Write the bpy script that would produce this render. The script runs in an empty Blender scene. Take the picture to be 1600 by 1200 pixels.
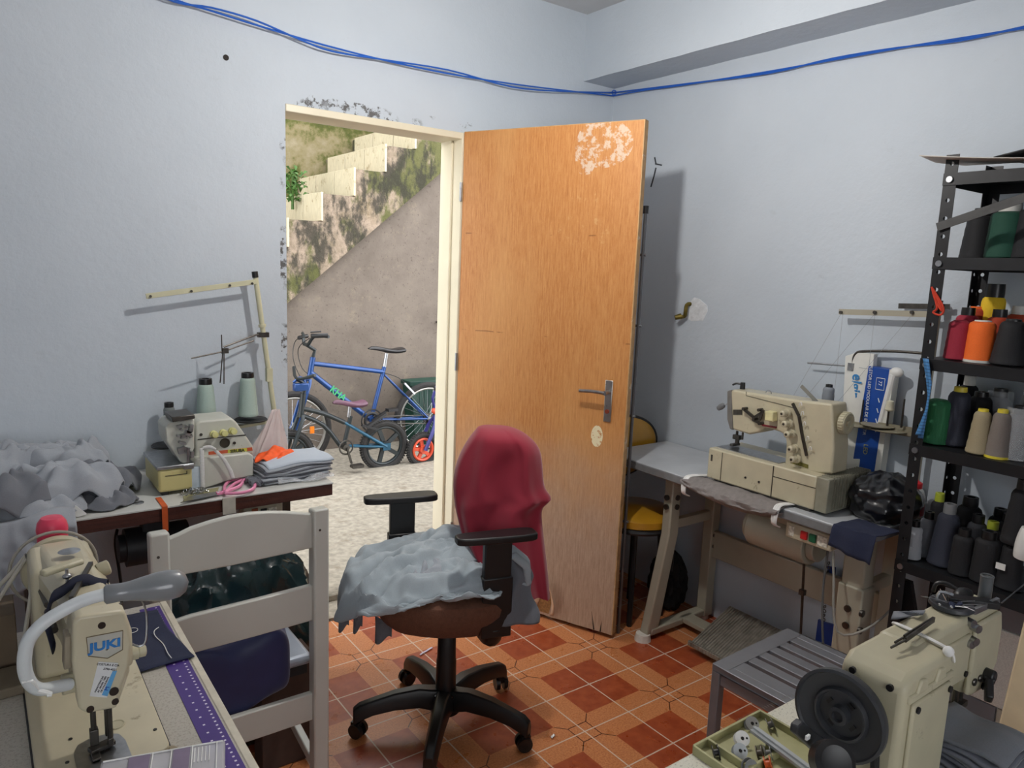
import bpy, bmesh, math, random
from mathutils import Vector, Matrix, noise, Euler
random.seed(7)
scene = bpy.context.scene
COL = scene.collection
R = math.radians
# ---------------------------------------------------------------- camera, world, exposure
F = 1148.294; CZ = 1.5278
RT = Vector((0.80706, -0.58914, 0.03911)); UP = Vector((0.06031, 0.14813, 0.98713)); FW = Vector((0.58735, 0.79432, -0.15508))
def _cam_axes():
    yaw, pitch, roll = 0.6361357686528455, 0.15592351210448577, 0.03960489691
    f = Vector((math.sin(yaw)*math.cos(pitch), math.cos(yaw)*math.cos(pitch), -math.sin(pitch)))
    r0 = Vector((math.cos(yaw), -math.sin(yaw), 0)); u0 = r0.cross(f)
    return (r0*math.cos(roll)+u0*math.sin(roll), -r0*math.sin(roll)+u0*math.cos(roll), f)
RT, UP, FW = _cam_axes()
cam_d = bpy.data.cameras.new('camera'); cam = bpy.data.objects.new('camera', cam_d); COL.objects.link(cam)
cam.matrix_world = Matrix(((RT.x, UP.x, -FW.x, 0), (RT.y, UP.y, -FW.y, 0), (RT.z, UP.z, -FW.z, CZ), (0, 0, 0, 1)))
cam_d.sensor_width = 36; cam_d.lens = 36*F/1600; cam_d.clip_start = 0.02
scene.camera = cam
world = bpy.data.worlds.new('world'); scene.world = world; world.use_nodes = True
bg = world.node_tree.nodes['Background']; bg.inputs[0].default_value = (0.97, 0.98, 1.0, 1); bg.inputs[1].default_value = 4.2
scene.view_settings.view_transform = 'Standard'; scene.view_settings.look = 'None'
scene.view_settings.gamma = 1; scene.view_settings.use_curve_mapping = False
scene.view_settings.exposure = 0.1
LAMP_STRENGTH = 940.0
CL = Vector((0, 0, CZ))
def at(u, v, ax, val):
    'world point on the axis plane seen at photo position u, v'
    d = RT*((u-800)/F) + UP*(-(v-600)/F) + FW
    return CL + d*((val-CL[ax])/d[ax])
def atd(u, v, dist):
    return CL + (RT*((u-800)/F) + UP*(-(v-600)/F) + FW)*dist
# ---------------------------------------------------------------- materials
def lin(c):
    return tuple(((x/255)/12.92 if x/255 <= .04045 else ((x/255+.055)/1.055)**2.4) for x in c)+(1,)
_m = {}
def mat(name, rgb, rough=.6, metal=0, var=.12, scale=30, bump=.0, bscale=120, dirt=None, spec=.5, emit=0, alpha=1, trans=0, coat=0, sheen=0, stretch=None):
    if name in _m: return _m[name]
    m = bpy.data.materials.new(name); m.use_nodes = True; nt = m.node_tree; b = nt.nodes['Principled BSDF']
    c = lin(rgb)
    tc = nt.nodes.new('ShaderNodeTexCoord'); src = tc.outputs['Object']
    if stretch:
        mp = nt.nodes.new('ShaderNodeMapping'); mp.inputs['Scale'].default_value = stretch; nt.links.new(src, mp.inputs[0]); src = mp.outputs[0]
    n = nt.nodes.new('ShaderNodeTexNoise'); n.inputs['Scale'].default_value = scale; n.inputs['Detail'].default_value = 5
    nt.links.new(src, n.inputs['Vector'])
    cr = nt.nodes.new('ShaderNodeValToRGB'); cr.color_ramp.elements[0].position = .3; cr.color_ramp.elements[1].position = .7
    cr.color_ramp.elements[0].color = tuple(x*(1-var) for x in c[:3])+(1,); cr.color_ramp.elements[1].color = tuple(min(1, x*(1+var)) for x in c[:3])+(1,)
    nt.links.new(n.outputs[0], cr.inputs[0]); out = cr.outputs[0]
    if dirt:
        n2 = nt.nodes.new('ShaderNodeTexNoise'); n2.inputs['Scale'].default_value = dirt[1]; n2.inputs['Detail'].default_value = 8; n2.inputs['Roughness'].default_value = .7
        nt.links.new(tc.outputs['Object'], n2.inputs['Vector'])
        r2 = nt.nodes.new('ShaderNodeValToRGB'); r2.color_ramp.elements[0].position = dirt[2]; r2.color_ramp.elements[1].position = dirt[2]+.12
        nt.links.new(n2.outputs[0], r2.inputs[0])
        mx = nt.nodes.new('ShaderNodeMixRGB'); mx.inputs[2].default_value = lin(dirt[0]); nt.links.new(r2.outputs[0], mx.inputs[0]); nt.links.new(out, mx.inputs[1]); out = mx.outputs[0]
    nt.links.new(out, b.inputs['Base Color'])
    b.inputs['Roughness'].default_value = rough; b.inputs['Metallic'].default_value = metal
    b.inputs['Specular IOR Level'].default_value = spec
    if coat: b.inputs['Coat Weight'].default_value = coat
    if sheen: b.inputs['Sheen Weight'].default_value = sheen
    if trans: b.inputs['Transmission Weight'].default_value = trans
    if alpha < 1: b.inputs['Alpha'].default_value = alpha
    if emit: b.inputs['Emission Color'].default_value = c; b.inputs['Emission Strength'].default_value = emit
    if bump:
        n3 = nt.nodes.new('ShaderNodeTexNoise'); n3.inputs['Scale'].default_value = bscale; n3.inputs['Detail'].default_value = 6
        nt.links.new(src, n3.inputs['Vector'])
        bp = nt.nodes.new('ShaderNodeBump'); bp.inputs['Strength'].default_value = bump; bp.inputs['Distance'].default_value = .004
        nt.links.new(n3.outputs[0], bp.inputs['Height']); nt.links.new(bp.outputs[0], b.inputs['Normal'])
    _m[name] = m; return m
class NT:
    'small helper to write node maths'
    def __init__(s, name, rough=.5):
        s.m = bpy.data.materials.new(name); s.m.use_nodes = True; s.nt = s.m.node_tree; s.b = s.nt.nodes['Principled BSDF']; s.b.inputs['Roughness'].default_value = rough
        s.tc = s.nt.nodes.new('ShaderNodeTexCoord'); s.pos = s.tc.outputs['Object']
    def link(s, a, b): s.nt.links.new(a, b)
    def math(s, op, a, b=None, c=None, clamp=False):
        n = s.nt.nodes.new('ShaderNodeMath'); n.operation = op; n.use_clamp = clamp
        for i, x in enumerate((a, b, c)):
            if x is None: continue
            if isinstance(x, (int, float)): n.inputs[i].default_value = x
            else: s.link(x, n.inputs[i])
        return n.outputs[0]
    def xyz(s, v=None):
        n = s.nt.nodes.new('ShaderNodeSeparateXYZ'); s.link(v or s.pos, n.inputs[0]); return n.outputs
    def noise(s, scale, detail=5, rough=.55, vec=None, stretch=None):
        v = vec or s.pos
        if stretch:
            mp = s.nt.nodes.new('ShaderNodeMapping'); mp.inputs['Scale'].default_value = stretch; s.link(v, mp.inputs[0]); v = mp.outputs[0]
        n = s.nt.nodes.new('ShaderNodeTexNoise'); n.inputs['Scale'].default_value = scale; n.inputs['Detail'].default_value = detail; n.inputs['Roughness'].default_value = rough
        s.link(v, n.inputs['Vector']); return n.outputs[0]
    def ramp(s, f, stops):
        n = s.nt.nodes.new('ShaderNodeValToRGB'); e = n.color_ramp.elements
        cc = lambda c: lin(c) if max(c) > 1 else tuple(c)+(1,)
        e[0].position = stops[0][0]; e[0].color = cc(stops[0][1]); e[1].position = stops[-1][0]; e[1].color = cc(stops[-1][1])
        for p, c in stops[1:-1]: e.new(p).color = cc(c)
        s.link(f, n.inputs[0]); return n.outputs[0]
    def mix(s, f, a, b):
        n = s.nt.nodes.new('ShaderNodeMixRGB')
        for i, x in enumerate((f, a, b)):
            if isinstance(x, (int, float)): n.inputs[i].default_value = x
            elif isinstance(x, tuple): n.inputs[i].default_value = lin(x)
            else: s.link(x, n.inputs[i])
        return n.outputs[0]
    def smooth(s, x, a, b):
        n = s.nt.nodes.new('ShaderNodeMapRange'); n.interpolation_type = 'SMOOTHSTEP'; s.link(x, n.inputs[0]); n.inputs[1].default_value = a; n.inputs[2].default_value = b; return n.outputs[0]
    def bump(s, h, strength=.3, dist=.004):
        n = s.nt.nodes.new('ShaderNodeBump'); n.inputs['Strength'].default_value = strength; n.inputs['Distance'].default_value = dist; s.link(h, n.inputs['Height']); s.link(n.outputs[0], s.b.inputs['Normal'])
    def col(s, c): s.link(c, s.b.inputs['Base Color'])
# ---------------------------------------------------------------- mesh builder
def frame(d, up=Vector((0, 0, 1))):
    d = Vector(d).normalized()
    if abs(d.dot(up)) > .98: up = Vector((1, 0, 0))
    x = up.cross(d).normalized(); y = d.cross(x)
    return Matrix((x, y, d)).transposed()
class MB:
    def __init__(s): s.v = []; s.f = []; s.M = Matrix()
    def add(s, vs, fs):
        o = len(s.v); s.v += [s.M @ Vector(p) for p in vs]; s.f += [[i+o for i in f] for f in fs]; return s
    def box(s, c, d, rz=0, rot=None):
        m = Euler((0, 0, rz)).to_matrix() if rot is None else (Euler(rot).to_matrix() if not isinstance(rot, Matrix) else rot)
        c = Vector(c); vs = [c + m @ Vector((sx*d[0]/2, sy*d[1]/2, sz*d[2]/2)) for sx in (-1, 1) for sy in (-1, 1) for sz in (-1, 1)]
        return s.add(vs, [(0, 1, 3, 2), (4, 6, 7, 5), (0, 4, 5, 1), (2, 3, 7, 6), (0, 2, 6, 4), (1, 5, 7, 3)])
    def bb(s, a, b):
        return s.box([(a[i]+b[i])/2 for i in range(3)], [abs(b[i]-a[i]) for i in range(3)])
    def bar(s, p, q, w, h, up=Vector((0, 0, 1))):
        p = Vector(p); q = Vector(q); fr = frame(q-p, up)
        vs = [e + fr @ Vector((sx*w/2, sy*h/2, 0)) for e in (p, q) for sx, sy in ((-1, -1), (1, -1), (1, 1), (-1, 1))]
        return s.add(vs, [(3, 2, 1, 0), (4, 5, 6, 7)]+[(i, (i+1) % 4, 4+(i+1) % 4, 4+i) for i in range(4)])
    def cyl(s, p, q, r0, r1=None, n=18, caps=True):
        return s.lathe([(r0, 0), (r0 if r1 is None else r1, (Vector(q)-Vector(p)).length)], p, Vector(q)-Vector(p), n, caps)
    def lathe(s, prof, o=(0, 0, 0), ax=(0, 0, 1), n=24, caps=True):
        fr = frame(ax); o = Vector(o); vs = []; fs = []
        for r, z in prof:
            for i in range(n):
                a = 2*math.pi*i/n; vs.append(o + fr @ Vector((r*math.cos(a), r*math.sin(a), z)))
        for k in range(len(prof)-1):
            for i in range(n):
                j = (i+1) % n; fs.append((k*n+i, k*n+j, (k+1)*n+j, (k+1)*n+i))
        if caps:
            if prof[0][0] > 1e-4: fs.append(tuple(range(n-1, -1, -1)))
            if prof[-1][0] > 1e-4: fs.append(tuple((len(prof)-1)*n+i for i in range(n)))
        return s.add(vs, fs)
    def torus(s, c, ax, Rr, r, n=40, m=10, a0=0, a1=2*math.pi, sq=1):
        fr = frame(ax); c = Vector(c); vs = []; fs = []; full = abs(a1-a0-2*math.pi) < 1e-3; N = n if full else n+1
        for i in range(N):
            a = a0+(a1-a0)*i/n
            for j in range(m):
                b = 2*math.pi*j/m; vs.append(c + fr @ Vector(((Rr+r*math.cos(b))*math.cos(a), (Rr+r*math.cos(b))*math.sin(a), r*sq*math.sin(b))))
        for i in range(n):
            for j in range(m):
                k = (i+1) % N; fs.append((i*m+j, k*m+j, k*m+(j+1) % m, i*m+(j+1) % m))
        return s.add(vs, fs)
    def tube(s, pts, r, n=8, sub=4, flat=1):
        pts = [Vector(p) for p in pts]
        if sub > 1 and len(pts) > 2:
            q = []
            for i in range(len(pts)-1):
                p0 = pts[max(i-1, 0)]; p1 = pts[i]; p2 = pts[i+1]; p3 = pts[min(i+2, len(pts)-1)]
                for k in range(sub):
                    t = k/sub; q.append(.5*((2*p1)+(p2-p0)*t+(2*p0-5*p1+4*p2-p3)*t*t+(3*p1-p0-3*p2+p3)*t**3))
            q.append(pts[-1]); pts = q
        N = len(pts); vs = []; fs = []; nv = None
        for i, p in enumerate(pts):
            d = (pts[min(i+1, N-1)]-pts[max(i-1, 0)]).normalized()
            if nv is None: nv = frame(d) @ Vector((1, 0, 0))
            nv = (nv-d*nv.dot(d)).normalized(); w = d.cross(nv)
            rr = r(i/(N-1)) if callable(r) else r
            for j in range(n):
                a = 2*math.pi*j/n; vs.append(p+nv*rr*math.cos(a)+w*rr*flat*math.sin(a))
        for i in range(N-1):
            for j in range(n): fs.append((i*n+j, i*n+(j+1) % n, (i+1)*n+(j+1) % n, (i+1)*n+j))
        fs += [tuple(range(n-1, -1, -1)), tuple((N-1)*n+j for j in range(n))]
        return s.add(vs, fs)
    def poly(s, pts, off):
        'closed outline (3-D points) extruded by vector off'
        pts = [Vector(p) for p in pts]; off = Vector(off); n = len(pts)
        return s.add(pts+[p+off for p in pts], [tuple(range(n-1, -1, -1)), tuple(range(n, 2*n))]+[(i, (i+1) % n, n+(i+1) % n, n+i) for i in range(n)])
    def grid(s, fn, nu, nv, closeu=False):
        vs = [fn(i/(nu if closeu else nu-1), j/(nv-1)) for j in range(nv) for i in range(nu)]; fs = []
        for j in range(nv-1):
            for i in range(nu if closeu else nu-1):
                k = (i+1) % nu; fs.append((j*nu+i, j*nu+k, (j+1)*nu+k, (j+1)*nu+i))
        return s.add(vs, fs)
    def sphere(s, c, r, n=20, m=12, sc=(1, 1, 1)):
        c = Vector(c); rr = r
        return s.lathe_scaled(c, [(rr*math.sin(math.pi*k/m), -rr*math.cos(math.pi*k/m)) for k in range(m+1)], n, sc)
    def lathe_scaled(s, c, prof, n, sc):
        t = MB(); t.lathe([(max(r, 1e-5), z) for r, z in prof], (0, 0, 0), (0, 0, 1), n, False)
        return s.add([c+Vector((p.x*sc[0], p.y*sc[1], p.z*sc[2])) for p in t.v], t.f)
    def build(s, name, m, parent=None, world=False, bevel=0, seg=2, smooth=35, solid=0, subsurf=0, off=0, merge=True):
        me = bpy.data.meshes.new(name); bm = bmesh.new()
        vs = [bm.verts.new(p) for p in s.v]
        for f in s.f:
            try: bm.faces.new([vs[i] for i in f])
            except ValueError: pass
        if merge: bmesh.ops.remove_doubles(bm, verts=bm.verts, dist=1e-6)
        bmesh.ops.recalc_face_normals(bm, faces=bm.faces)
        if world and parent is not None:
            bm.transform(wmat(parent).inverted())
        bm.to_mesh(me); bm.free()
        o = bpy.data.objects.new(name, me); COL.objects.link(o)
        if isinstance(m, (list, tuple)):
            for x in m: me.materials.append(x)
        else: me.materials.append(m)
        if parent: o.parent = parent
        if solid: md = o.modifiers.new('solid', 'SOLIDIFY'); md.thickness = solid; md.offset = off
        if subsurf: md = o.modifiers.new('sub', 'SUBSURF'); md.levels = subsurf; md.render_levels = subsurf
        if bevel:
            md = o.modifiers.new('bevel', 'BEVEL'); md.width = bevel; md.segments = seg; md.limit_method = 'ANGLE'; md.angle_limit = R(40); md.harden_normals = False
        if smooth:
            for p in me.polygons: p.use_smooth = True
            try: me.set_sharp_from_angle(angle=R(smooth))
            except Exception: pass
        return o
def wmat(o):
    m = Matrix.Translation(o.location) @ o.rotation_euler.to_matrix().to_4x4()
    return wmat(o.parent) @ m if o.parent else m
def split_pieces(w):
    'one MB per connected piece'
    par = list(range(len(w.v)))
    def find(i):
        while par[i] != i: par[i] = par[par[i]]; i = par[i]
        return i
    for f in w.f:
        a = find(f[0])
        for i in f[1:]:
            b = find(i); par[b] = a
    g = {}
    for f in w.f: g.setdefault(find(f[0]), []).append(f)
    out = []
    for fs in g.values():
        idx = sorted({i for f in fs for i in f}); mp = {i: k for k, i in enumerate(idx)}
        t = MB(); t.v = [w.v[i] for i in idx]; t.f = [[mp[i] for i in f] for f in fs]; out.append(t)
    return out
def each(w, name, *a, **k): return [p.build(name, *a, **k) for p in split_pieces(w)]
def tag(o, label=None, cat=None, group=None, kind=None):
    if label: o['label'] = label
    if cat: o['category'] = cat
    if group: o['group'] = group
    if kind: o['kind'] = kind
    return o
def thing(name, label, cat, loc=(0, 0, 0), rz=0, group=None):
    o = bpy.data.objects.new(name, None); COL.objects.link(o); o.empty_display_size = .05
    o.location = loc; o.rotation_euler = (0, 0, rz); return tag(o, label, cat, group)
def struct(o): o['kind'] = 'structure'; return o
def dup(root, loc=None, rz=None, label=None, group=None):
    r = root.copy(); COL.objects.link(r)
    if loc is not None: r.location = loc
    if rz is not None: r.rotation_euler = (0, 0, rz)
    if label: r['label'] = label
    if group: r['group'] = group
    for ch in list(root.children):
        c = ch.copy(); COL.objects.link(c); c.parent = r
        for g in ch.children:
            d = g.copy(); COL.objects.link(d); d.parent = c
    return r
def text(s, size, m, parent, loc, xdir, updir, depth=.0006, name='lettering', align='CENTER', shear=0, bold=0):
    cu = bpy.data.curves.new(name, 'FONT'); cu.body = s; cu.size = size; cu.extrude = depth; cu.offset = bold; cu.align_x = align; cu.align_y = 'CENTER'; cu.shear = shear
    o = bpy.data.objects.new(name, cu); COL.objects.link(o)
    x = Vector(xdir).normalized(); y = Vector(updir); y = (y-x*y.dot(x)).normalized(); z = x.cross(y)
    mt = Matrix((x, y, z)).transposed().to_4x4(); mt.translation = Vector(loc)
    dg = bpy.context.evaluated_depsgraph_get(); me = bpy.data.meshes.new_from_object(o.evaluated_get(dg)); bpy.data.objects.remove(o)
    me.transform(mt)
    o = bpy.data.objects.new(name, me); COL.objects.link(o); me.materials.append(m)
    if parent:
        me.transform(wmat(parent).inverted()); o.parent = parent
    return o
# ---------------------------------------------------------------- shared materials
CREAM = mat('cream_enamel', (192, 184, 158), .4, var=.07, scale=14, dirt=((118, 104, 78), 20, .62), coat=.2)
CREAM2 = mat('sage_cream_enamel', (182, 176, 150), .42, var=.07, scale=14, dirt=((112, 102, 78), 18, .62))
OVER = mat('pale_grey_enamel', (190, 192, 182), .4, var=.05, scale=20, dirt=((110, 108, 96), 30, .64))
YELLOW_BASE = mat('yellowed_plastic', (200, 190, 132), .45, var=.04, scale=10)
STEEL = mat('steel', (170, 172, 175), .3, 1, var=.15, scale=60)
DSTEEL = mat('dark_steel', (85, 82, 78), .4, .9, var=.2, scale=50)
BLACK = mat('black_plastic', (22, 22, 24), .42, var=.15, scale=30)
GREYB = mat('charcoal_cast', (52, 54, 58), .45, var=.12, scale=25)
RUBBER = mat('tyre_rubber', (38, 36, 35), .85, var=.2, scale=40, bump=.3, bscale=150)
FAB = mat('grey_jersey', (156, 162, 170), .95, var=.05, scale=400, bump=.15, bscale=900, sheen=.2)
FAB_D = mat('slate_jersey', (110, 114, 122), .95, var=.06, scale=400, bump=.15, bscale=900, sheen=.2)
FAB_L = mat('blue_grey_jersey', (160, 171, 178), .95, var=.05, scale=400, bump=.15, bscale=900, sheen=.2)
DENIM = mat('navy_denim', (38, 44, 68), .95, var=.2, scale=500, bump=.2, bscale=900)
NAVY = mat('navy_satin', (30, 40, 84), .55, var=.1, scale=30, sheen=.2)
WHITEP = mat('white_gloss_paint', (188, 189, 182), .35, var=.03, scale=6, dirt=((150, 140, 125), 26, .74))
FRAMEP = mat('cream_door_paint', (222, 214, 190), .4, var=.04, scale=8, dirt=((170, 150, 120), 20, .72))
TMETAL = mat('beige_table_metal', (168, 163, 146), .45, .1, var=.05, scale=12, dirt=((100, 92, 78), 20, .68))
GREYTOP = mat('grey_table_edge', (120, 122, 124), .5, var=.08, scale=40)
WHITEPLA = mat('white_plastic', (225, 226, 224), .35, var=.03)
ORANGE = mat('orange_cloth', (240, 92, 28), .7, var=.1, scale=60)
PINK = mat('pink_plastic', (226, 140, 176), .35, var=.05)
# ---------------------------------------------------------------- room shell
YW, XW, ZC = 2.82, 2.64, 2.73
DX0, DX1, DZ = 0.985, 1.785, 2.10
n = NT('blue_white_wall_paint', .62)
x, y, z = n.xyz()
base = n.ramp(n.noise(1.3, 6), [(.3, (184, 194, 204)), (.7, (197, 206, 215))])
sm = n.noise(9, 8, .7); base = n.mix(n.math('MULTIPLY', n.smooth(sm, .62, .8), .25), base, (150, 156, 158))
# chipped paint round the doorway
dxl = n.math('ABSOLUTE', n.math('SUBTRACT', x, DX0-.012)); edge1 = n.math('MULTIPLY', n.math('LESS_THAN', dxl, .012), n.math('LESS_THAN', z, DZ+.02))
dzl = n.math('ABSOLUTE', n.math('SUBTRACT', z, DZ+.022)); edge2 = n.math('MULTIPLY', n.math('LESS_THAN', dzl, .024), n.math('MULTIPLY', n.math('GREATER_THAN', x, DX0-.02), n.math('LESS_THAN', x, DX1+.03)))
onback = n.math('GREATER_THAN', y, YW-.05)
edge = n.math('MULTIPLY', n.math('MAXIMUM', edge1, edge2), onback)
chip = n.math('MULTIPLY', edge, n.math('MULTIPLY', n.smooth(n.noise(38, 6, .7), .5, .58), n.smooth(n.noise(5, 2), .47, .56)))
base = n.mix(chip, base, (92, 92, 92)); n.col(base)
hh = n.math('ADD', n.math('MULTIPLY', n.noise(28, 8, .65), 1.0), n.math('MULTIPLY', n.noise(6, 3), .8))
n.bump(n.math('SUBTRACT', hh, chip), .35, .006); WALLM = n.m
n = NT('grey_ceiling_paint', .8); n.col(n.ramp(n.noise(3, 6), [(.3, (188, 190, 192)), (.7, (204, 206, 208))])); n.bump(n.noise(25), .2); CEILM = n.m
LX, FY = -1.75, -1.6
w = MB()
w.bb((LX-.15, YW, 0), (DX0, YW+.15, ZC)); w.bb((DX1, YW, 0), (XW+.15, YW+.15, ZC)); w.bb((DX0, YW, DZ), (DX1, YW+.15, ZC))
struct(w.build('wall_back', WALLM, smooth=0))
w = MB(); w.bb((XW, FY, 0), (XW+.15, YW, ZC)); struct(w.build('wall_right', WALLM, smooth=0))
w = MB(); w.bb((LX-.15, FY, 0), (LX, YW, ZC)); struct(w.build('wall_left', WALLM, smooth=0))
w = MB(); w.bb((LX-.15, FY-.15, 0), (XW+.15, FY, 1.0)); w.bb((LX-.15, FY-.15, 2.1), (XW+.15, FY, ZC)); w.bb((LX-.15, FY-.15, 1.0), (-.9, FY, 2.1)); w.bb((.8, FY-.15, 1.0), (XW+.15, FY, 2.1))  # window opening added in the unseen wall to let in fill daylight
struct(w.build('wall_front', WALLM, smooth=0))
w = MB(); w.bb((LX-.15, FY-.15, ZC), (XW+.15, YW+.15, ZC+.12)); struct(w.build('ceiling', CEILM, smooth=0))
w = MB()
N = 60
def beamf(i):
    y0 = FY+(YW-FY)*i/N
    e = .004*noise.noise(Vector((y0*7, 1, 0)))+.003*noise.noise(Vector((y0*23, 2, 0)))
    return [(XW, y0, 2.428+e*.6), (XW-.198+e, y0, 2.43+e), (XW-.2+e*.4, y0, 2.47), (XW-.2, y0, ZC), (XW, y0, ZC)]
vs = []; fs = []
for i in range(N+1): vs += beamf(i)
for i in range(N):
    for k in range(5): fs.append((i*5+k, i*5+(k+1) % 5, (i+1)*5+(k+1) % 5, (i+1)*5+k))
fs += [tuple(range(5)), tuple(N*5+k for k in range(5))]
w.add(vs, fs); struct(w.build('trim_1', WALLM, smooth=30))
# tiled floor: 2x2 dark squares, pale bands, white grout
TS = 0.20619; TX, TY = 1.78385, 1.85296
n = NT('terracotta_tile', .32); x, y, z = n.xyz()
u = n.math('DIVIDE', n.math('SUBTRACT', x, TX), TS); v = n.math('DIVIDE', n.math('SUBTRACT', y, TY), TS)
du = n.math('PINGPONG', u, 1.0); dv = n.math('PINGPONG', v, 1.0)
mn = n.math('MINIMUM', du, dv); mxx = n.math('MAXIMUM', du, dv)
dark = n.math('LESS_THAN', mxx, .64)
sq = n.math('LESS_THAN', n.math('ABSOLUTE', n.math('SUBTRACT', mn, .805)), .009)
dg = n.math('MULTIPLY', n.math('LESS_THAN', n.math('ABSOLUTE', n.math('SUBTRACT', du, dv)), .013), n.math('MULTIPLY', n.math('GREATER_THAN', mn, .64), n.math('LESS_THAN', mn, .805)))
gu = n.math('LESS_THAN', n.math('PINGPONG', u, .5), .011); gv = n.math('LESS_THAN', n.math('PINGPONG', v, .5), .011)
cell = n.nt.nodes.new('ShaderNodeTexWhiteNoise'); cell.noise_dimensions = '2D'
cx = n.nt.nodes.new('ShaderNodeCombineXYZ'); n.link(n.math('FLOOR', u), cx.inputs[0]); n.link(n.math('FLOOR', v), cx.inputs[1]); n.link(cx.outputs[0], cell.inputs['Vector'])
speck = n.noise(160, 4, .7); cloud = n.noise(26, 5, .6)
pale = n.ramp(speck, [(.35, (176, 104, 62)), (.62, (208, 140, 90))])
drk = n.ramp(cloud, [(.3, (142, 58, 30)), (.7, (170, 84, 48))])
c = n.mix(dark, pale, drk)
c = n.mix(n.math('MULTIPLY', cell.outputs[0], .16), c, (120, 60, 40))
c = n.mix(n.math('MAXIMUM', sq, dg), c, (86, 48, 30))
gr = n.math('MAXIMUM', gu, gv)
c = n.mix(gr, c, (206, 186, 168)); n.col(c)
n.link(n.ramp(n.noise(14, 4), [(.3, (.24, .24, .24)), (.7, (.42, .42, .42))]), n.b.inputs['Roughness'])
n.bump(n.math('SUBTRACT', n.math('MULTIPLY', n.noise(20, 3), .3), gr), .25, .002)
w = MB(); w.bb((LX-.15, FY-.15, -.1), (XW+.15, YW+.02, 0)); struct(w.build('floor', n.m, smooth=0))
# pale and grey tiles cladding the foot of the right wall
SPK = mat('speckled_white_tile', (232, 232, 224), .4, var=.12, scale=260)
GT = mat('grey_wall_tile', (128, 130, 136), .35, var=.05, scale=20); BT = mat('sage_wall_tile', (190, 188, 172), .35, var=.08, scale=120)
w = MB(); w.bb((XW-.012, -.4, .172), (XW, .93, .435)); struct(w.build('trim_2', SPK, bevel=.002))
w = MB()
for k in range(6): w.bb((XW-.01, .93-.24*k-.236, .438), (XW, .93-.24*k, .66))
for k in (0, 2, 4): w.bb((XW-.01, 1.0-.18*k-.176, .0), (XW, 1.0-.18*k, .168))
struct(w.build('trim_3', GT, bevel=.002))
w = MB()
for k in (1, 3, 5): w.bb((XW-.01, 1.0-.18*k-.176, .0), (XW, 1.0-.18*k, .168))
struct(w.build('trim_4', BT, bevel=.002))
# door frame
w = MB(); w.bb((DX1-.028, YW-.006, 0), (DX1, YW+.15, DZ)); w.bb((DX1-.04, YW+.06, 0), (DX1-.028, YW+.15, DZ-.02))
w.bb((DX0, YW-.004, DZ-.028), (DX1, YW+.15, DZ)); w.bb((DX0, YW+.05, 0), (DX0+.012, YW+.15, DZ-.02))
struct(w.build('trim_5', FRAMEP, bevel=.003))
w = MB(); w.bb((DX0, YW, -.01), (DX1, YW+.16, .012)); CONC = mat('rough_concrete', (138, 131, 118), .95, var=.25, scale=30, bump=1.0, bscale=70, dirt=((118, 108, 94), 9, .55))
struct(w.build('trim_6', CONC))
# door leaf
H = Vector((1.765, 2.808, 0)); O = Vector((2.091, 2.057, 0)); dd = (O-H); LW = dd.length; ang = math.atan2(dd.y, dd.x)
n = NT('door_veneer', .5); x, y, z = n.xyz()
f0 = n.noise(30, 8, .75, stretch=(5.0, 1, .35)); fine = n.math('ADD', n.math('MULTIPLY', f0, .75), n.math('MULTIPLY', n.noise(70, 6, .8, stretch=(1.6, 1, .5)), .25)); big = n.noise(3, 4, .5, stretch=(1, 1, .3))
orange = n.ramp(fine, [(.3, (150, 90, 42)), (.47, (186, 124, 66)), (.7, (210, 156, 96))])
orange2 = n.mix(n.math('MULTIPLY', n.smooth(big, .4, .7), .5), orange, (214, 164, 104))
grey = n.ramp(fine, [(.3, (150, 122, 100)), (.55, (186, 160, 138)), (.75, (206, 184, 162))])
zz = n.math('ADD', z, n.math('MULTIPLY', n.math('SUBTRACT', n.noise(6, 4), .5), .35)); f = n.smooth(zz, .95, .35)
c = n.mix(f, orange2, grey)
# white paint smears near the top free corner
def blob(cx_, cz_, rx, rz_):
    a = n.math('DIVIDE', n.math('SUBTRACT', x, cx_), rx); b_ = n.math('DIVIDE', n.math('SUBTRACT', z, cz_), rz_)
    return n.math('LESS_THAN', n.math('ADD', n.math('MULTIPLY', a, a), n.math('MULTIPLY', b_, b_)), 1.0)
sp = n.math('MULTIPLY', n.math('MAXIMUM', blob(.66, 2.02, .12, .09), blob(.585, 2.0, .05, .10)), n.smooth(n.noise(24, 6, .7), .48, .56))
c = n.mix(n.math('MULTIPLY', sp, .6), c, (214, 206, 192))
sp2 = n.math('MULTIPLY', blob(.70, .86, .026, .045), n.smooth(n.noise(40, 5, .7), .4, .46)); c = n.mix(sp2, c, (234, 224, 186))
sp3 = n.math('MULTIPLY', blob(.6, 1.72, .13, .12), n.smooth(n.noise(20, 6, .7), .56, .66)); c = n.mix(n.math('MULTIPLY', sp3, .5), c, (214, 176, 120))
ln = n.math('MULTIPLY', n.math('LESS_THAN', n.math('ABSOLUTE', n.math('SUBTRACT', z, n.math('ADD', 1.66, n.math('MULTIPLY', n.noise(5), .02)))), .0025), n.smooth(n.noise(12, 3), .54, .6))
ln2 = n.math('MULTIPLY', n.math('LESS_THAN', n.math('ABSOLUTE', n.math('SUBTRACT', z, n.math('ADD', 1.24, n.math('MULTIPLY', n.noise(5), .02)))), .0025), n.smooth(n.noise(10, 3), .54, .6))
c = n.mix(n.math('MULTIPLY', n.math('MAXIMUM', ln, ln2), .6), c, (110, 62, 28))
n.col(c); n.bump(fine, .35, .003); DOORM = n.m
door = thing('door_1', None, None, (H.x, H.y, 0), ang); struct(door)
w = MB(); T = .034
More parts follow.
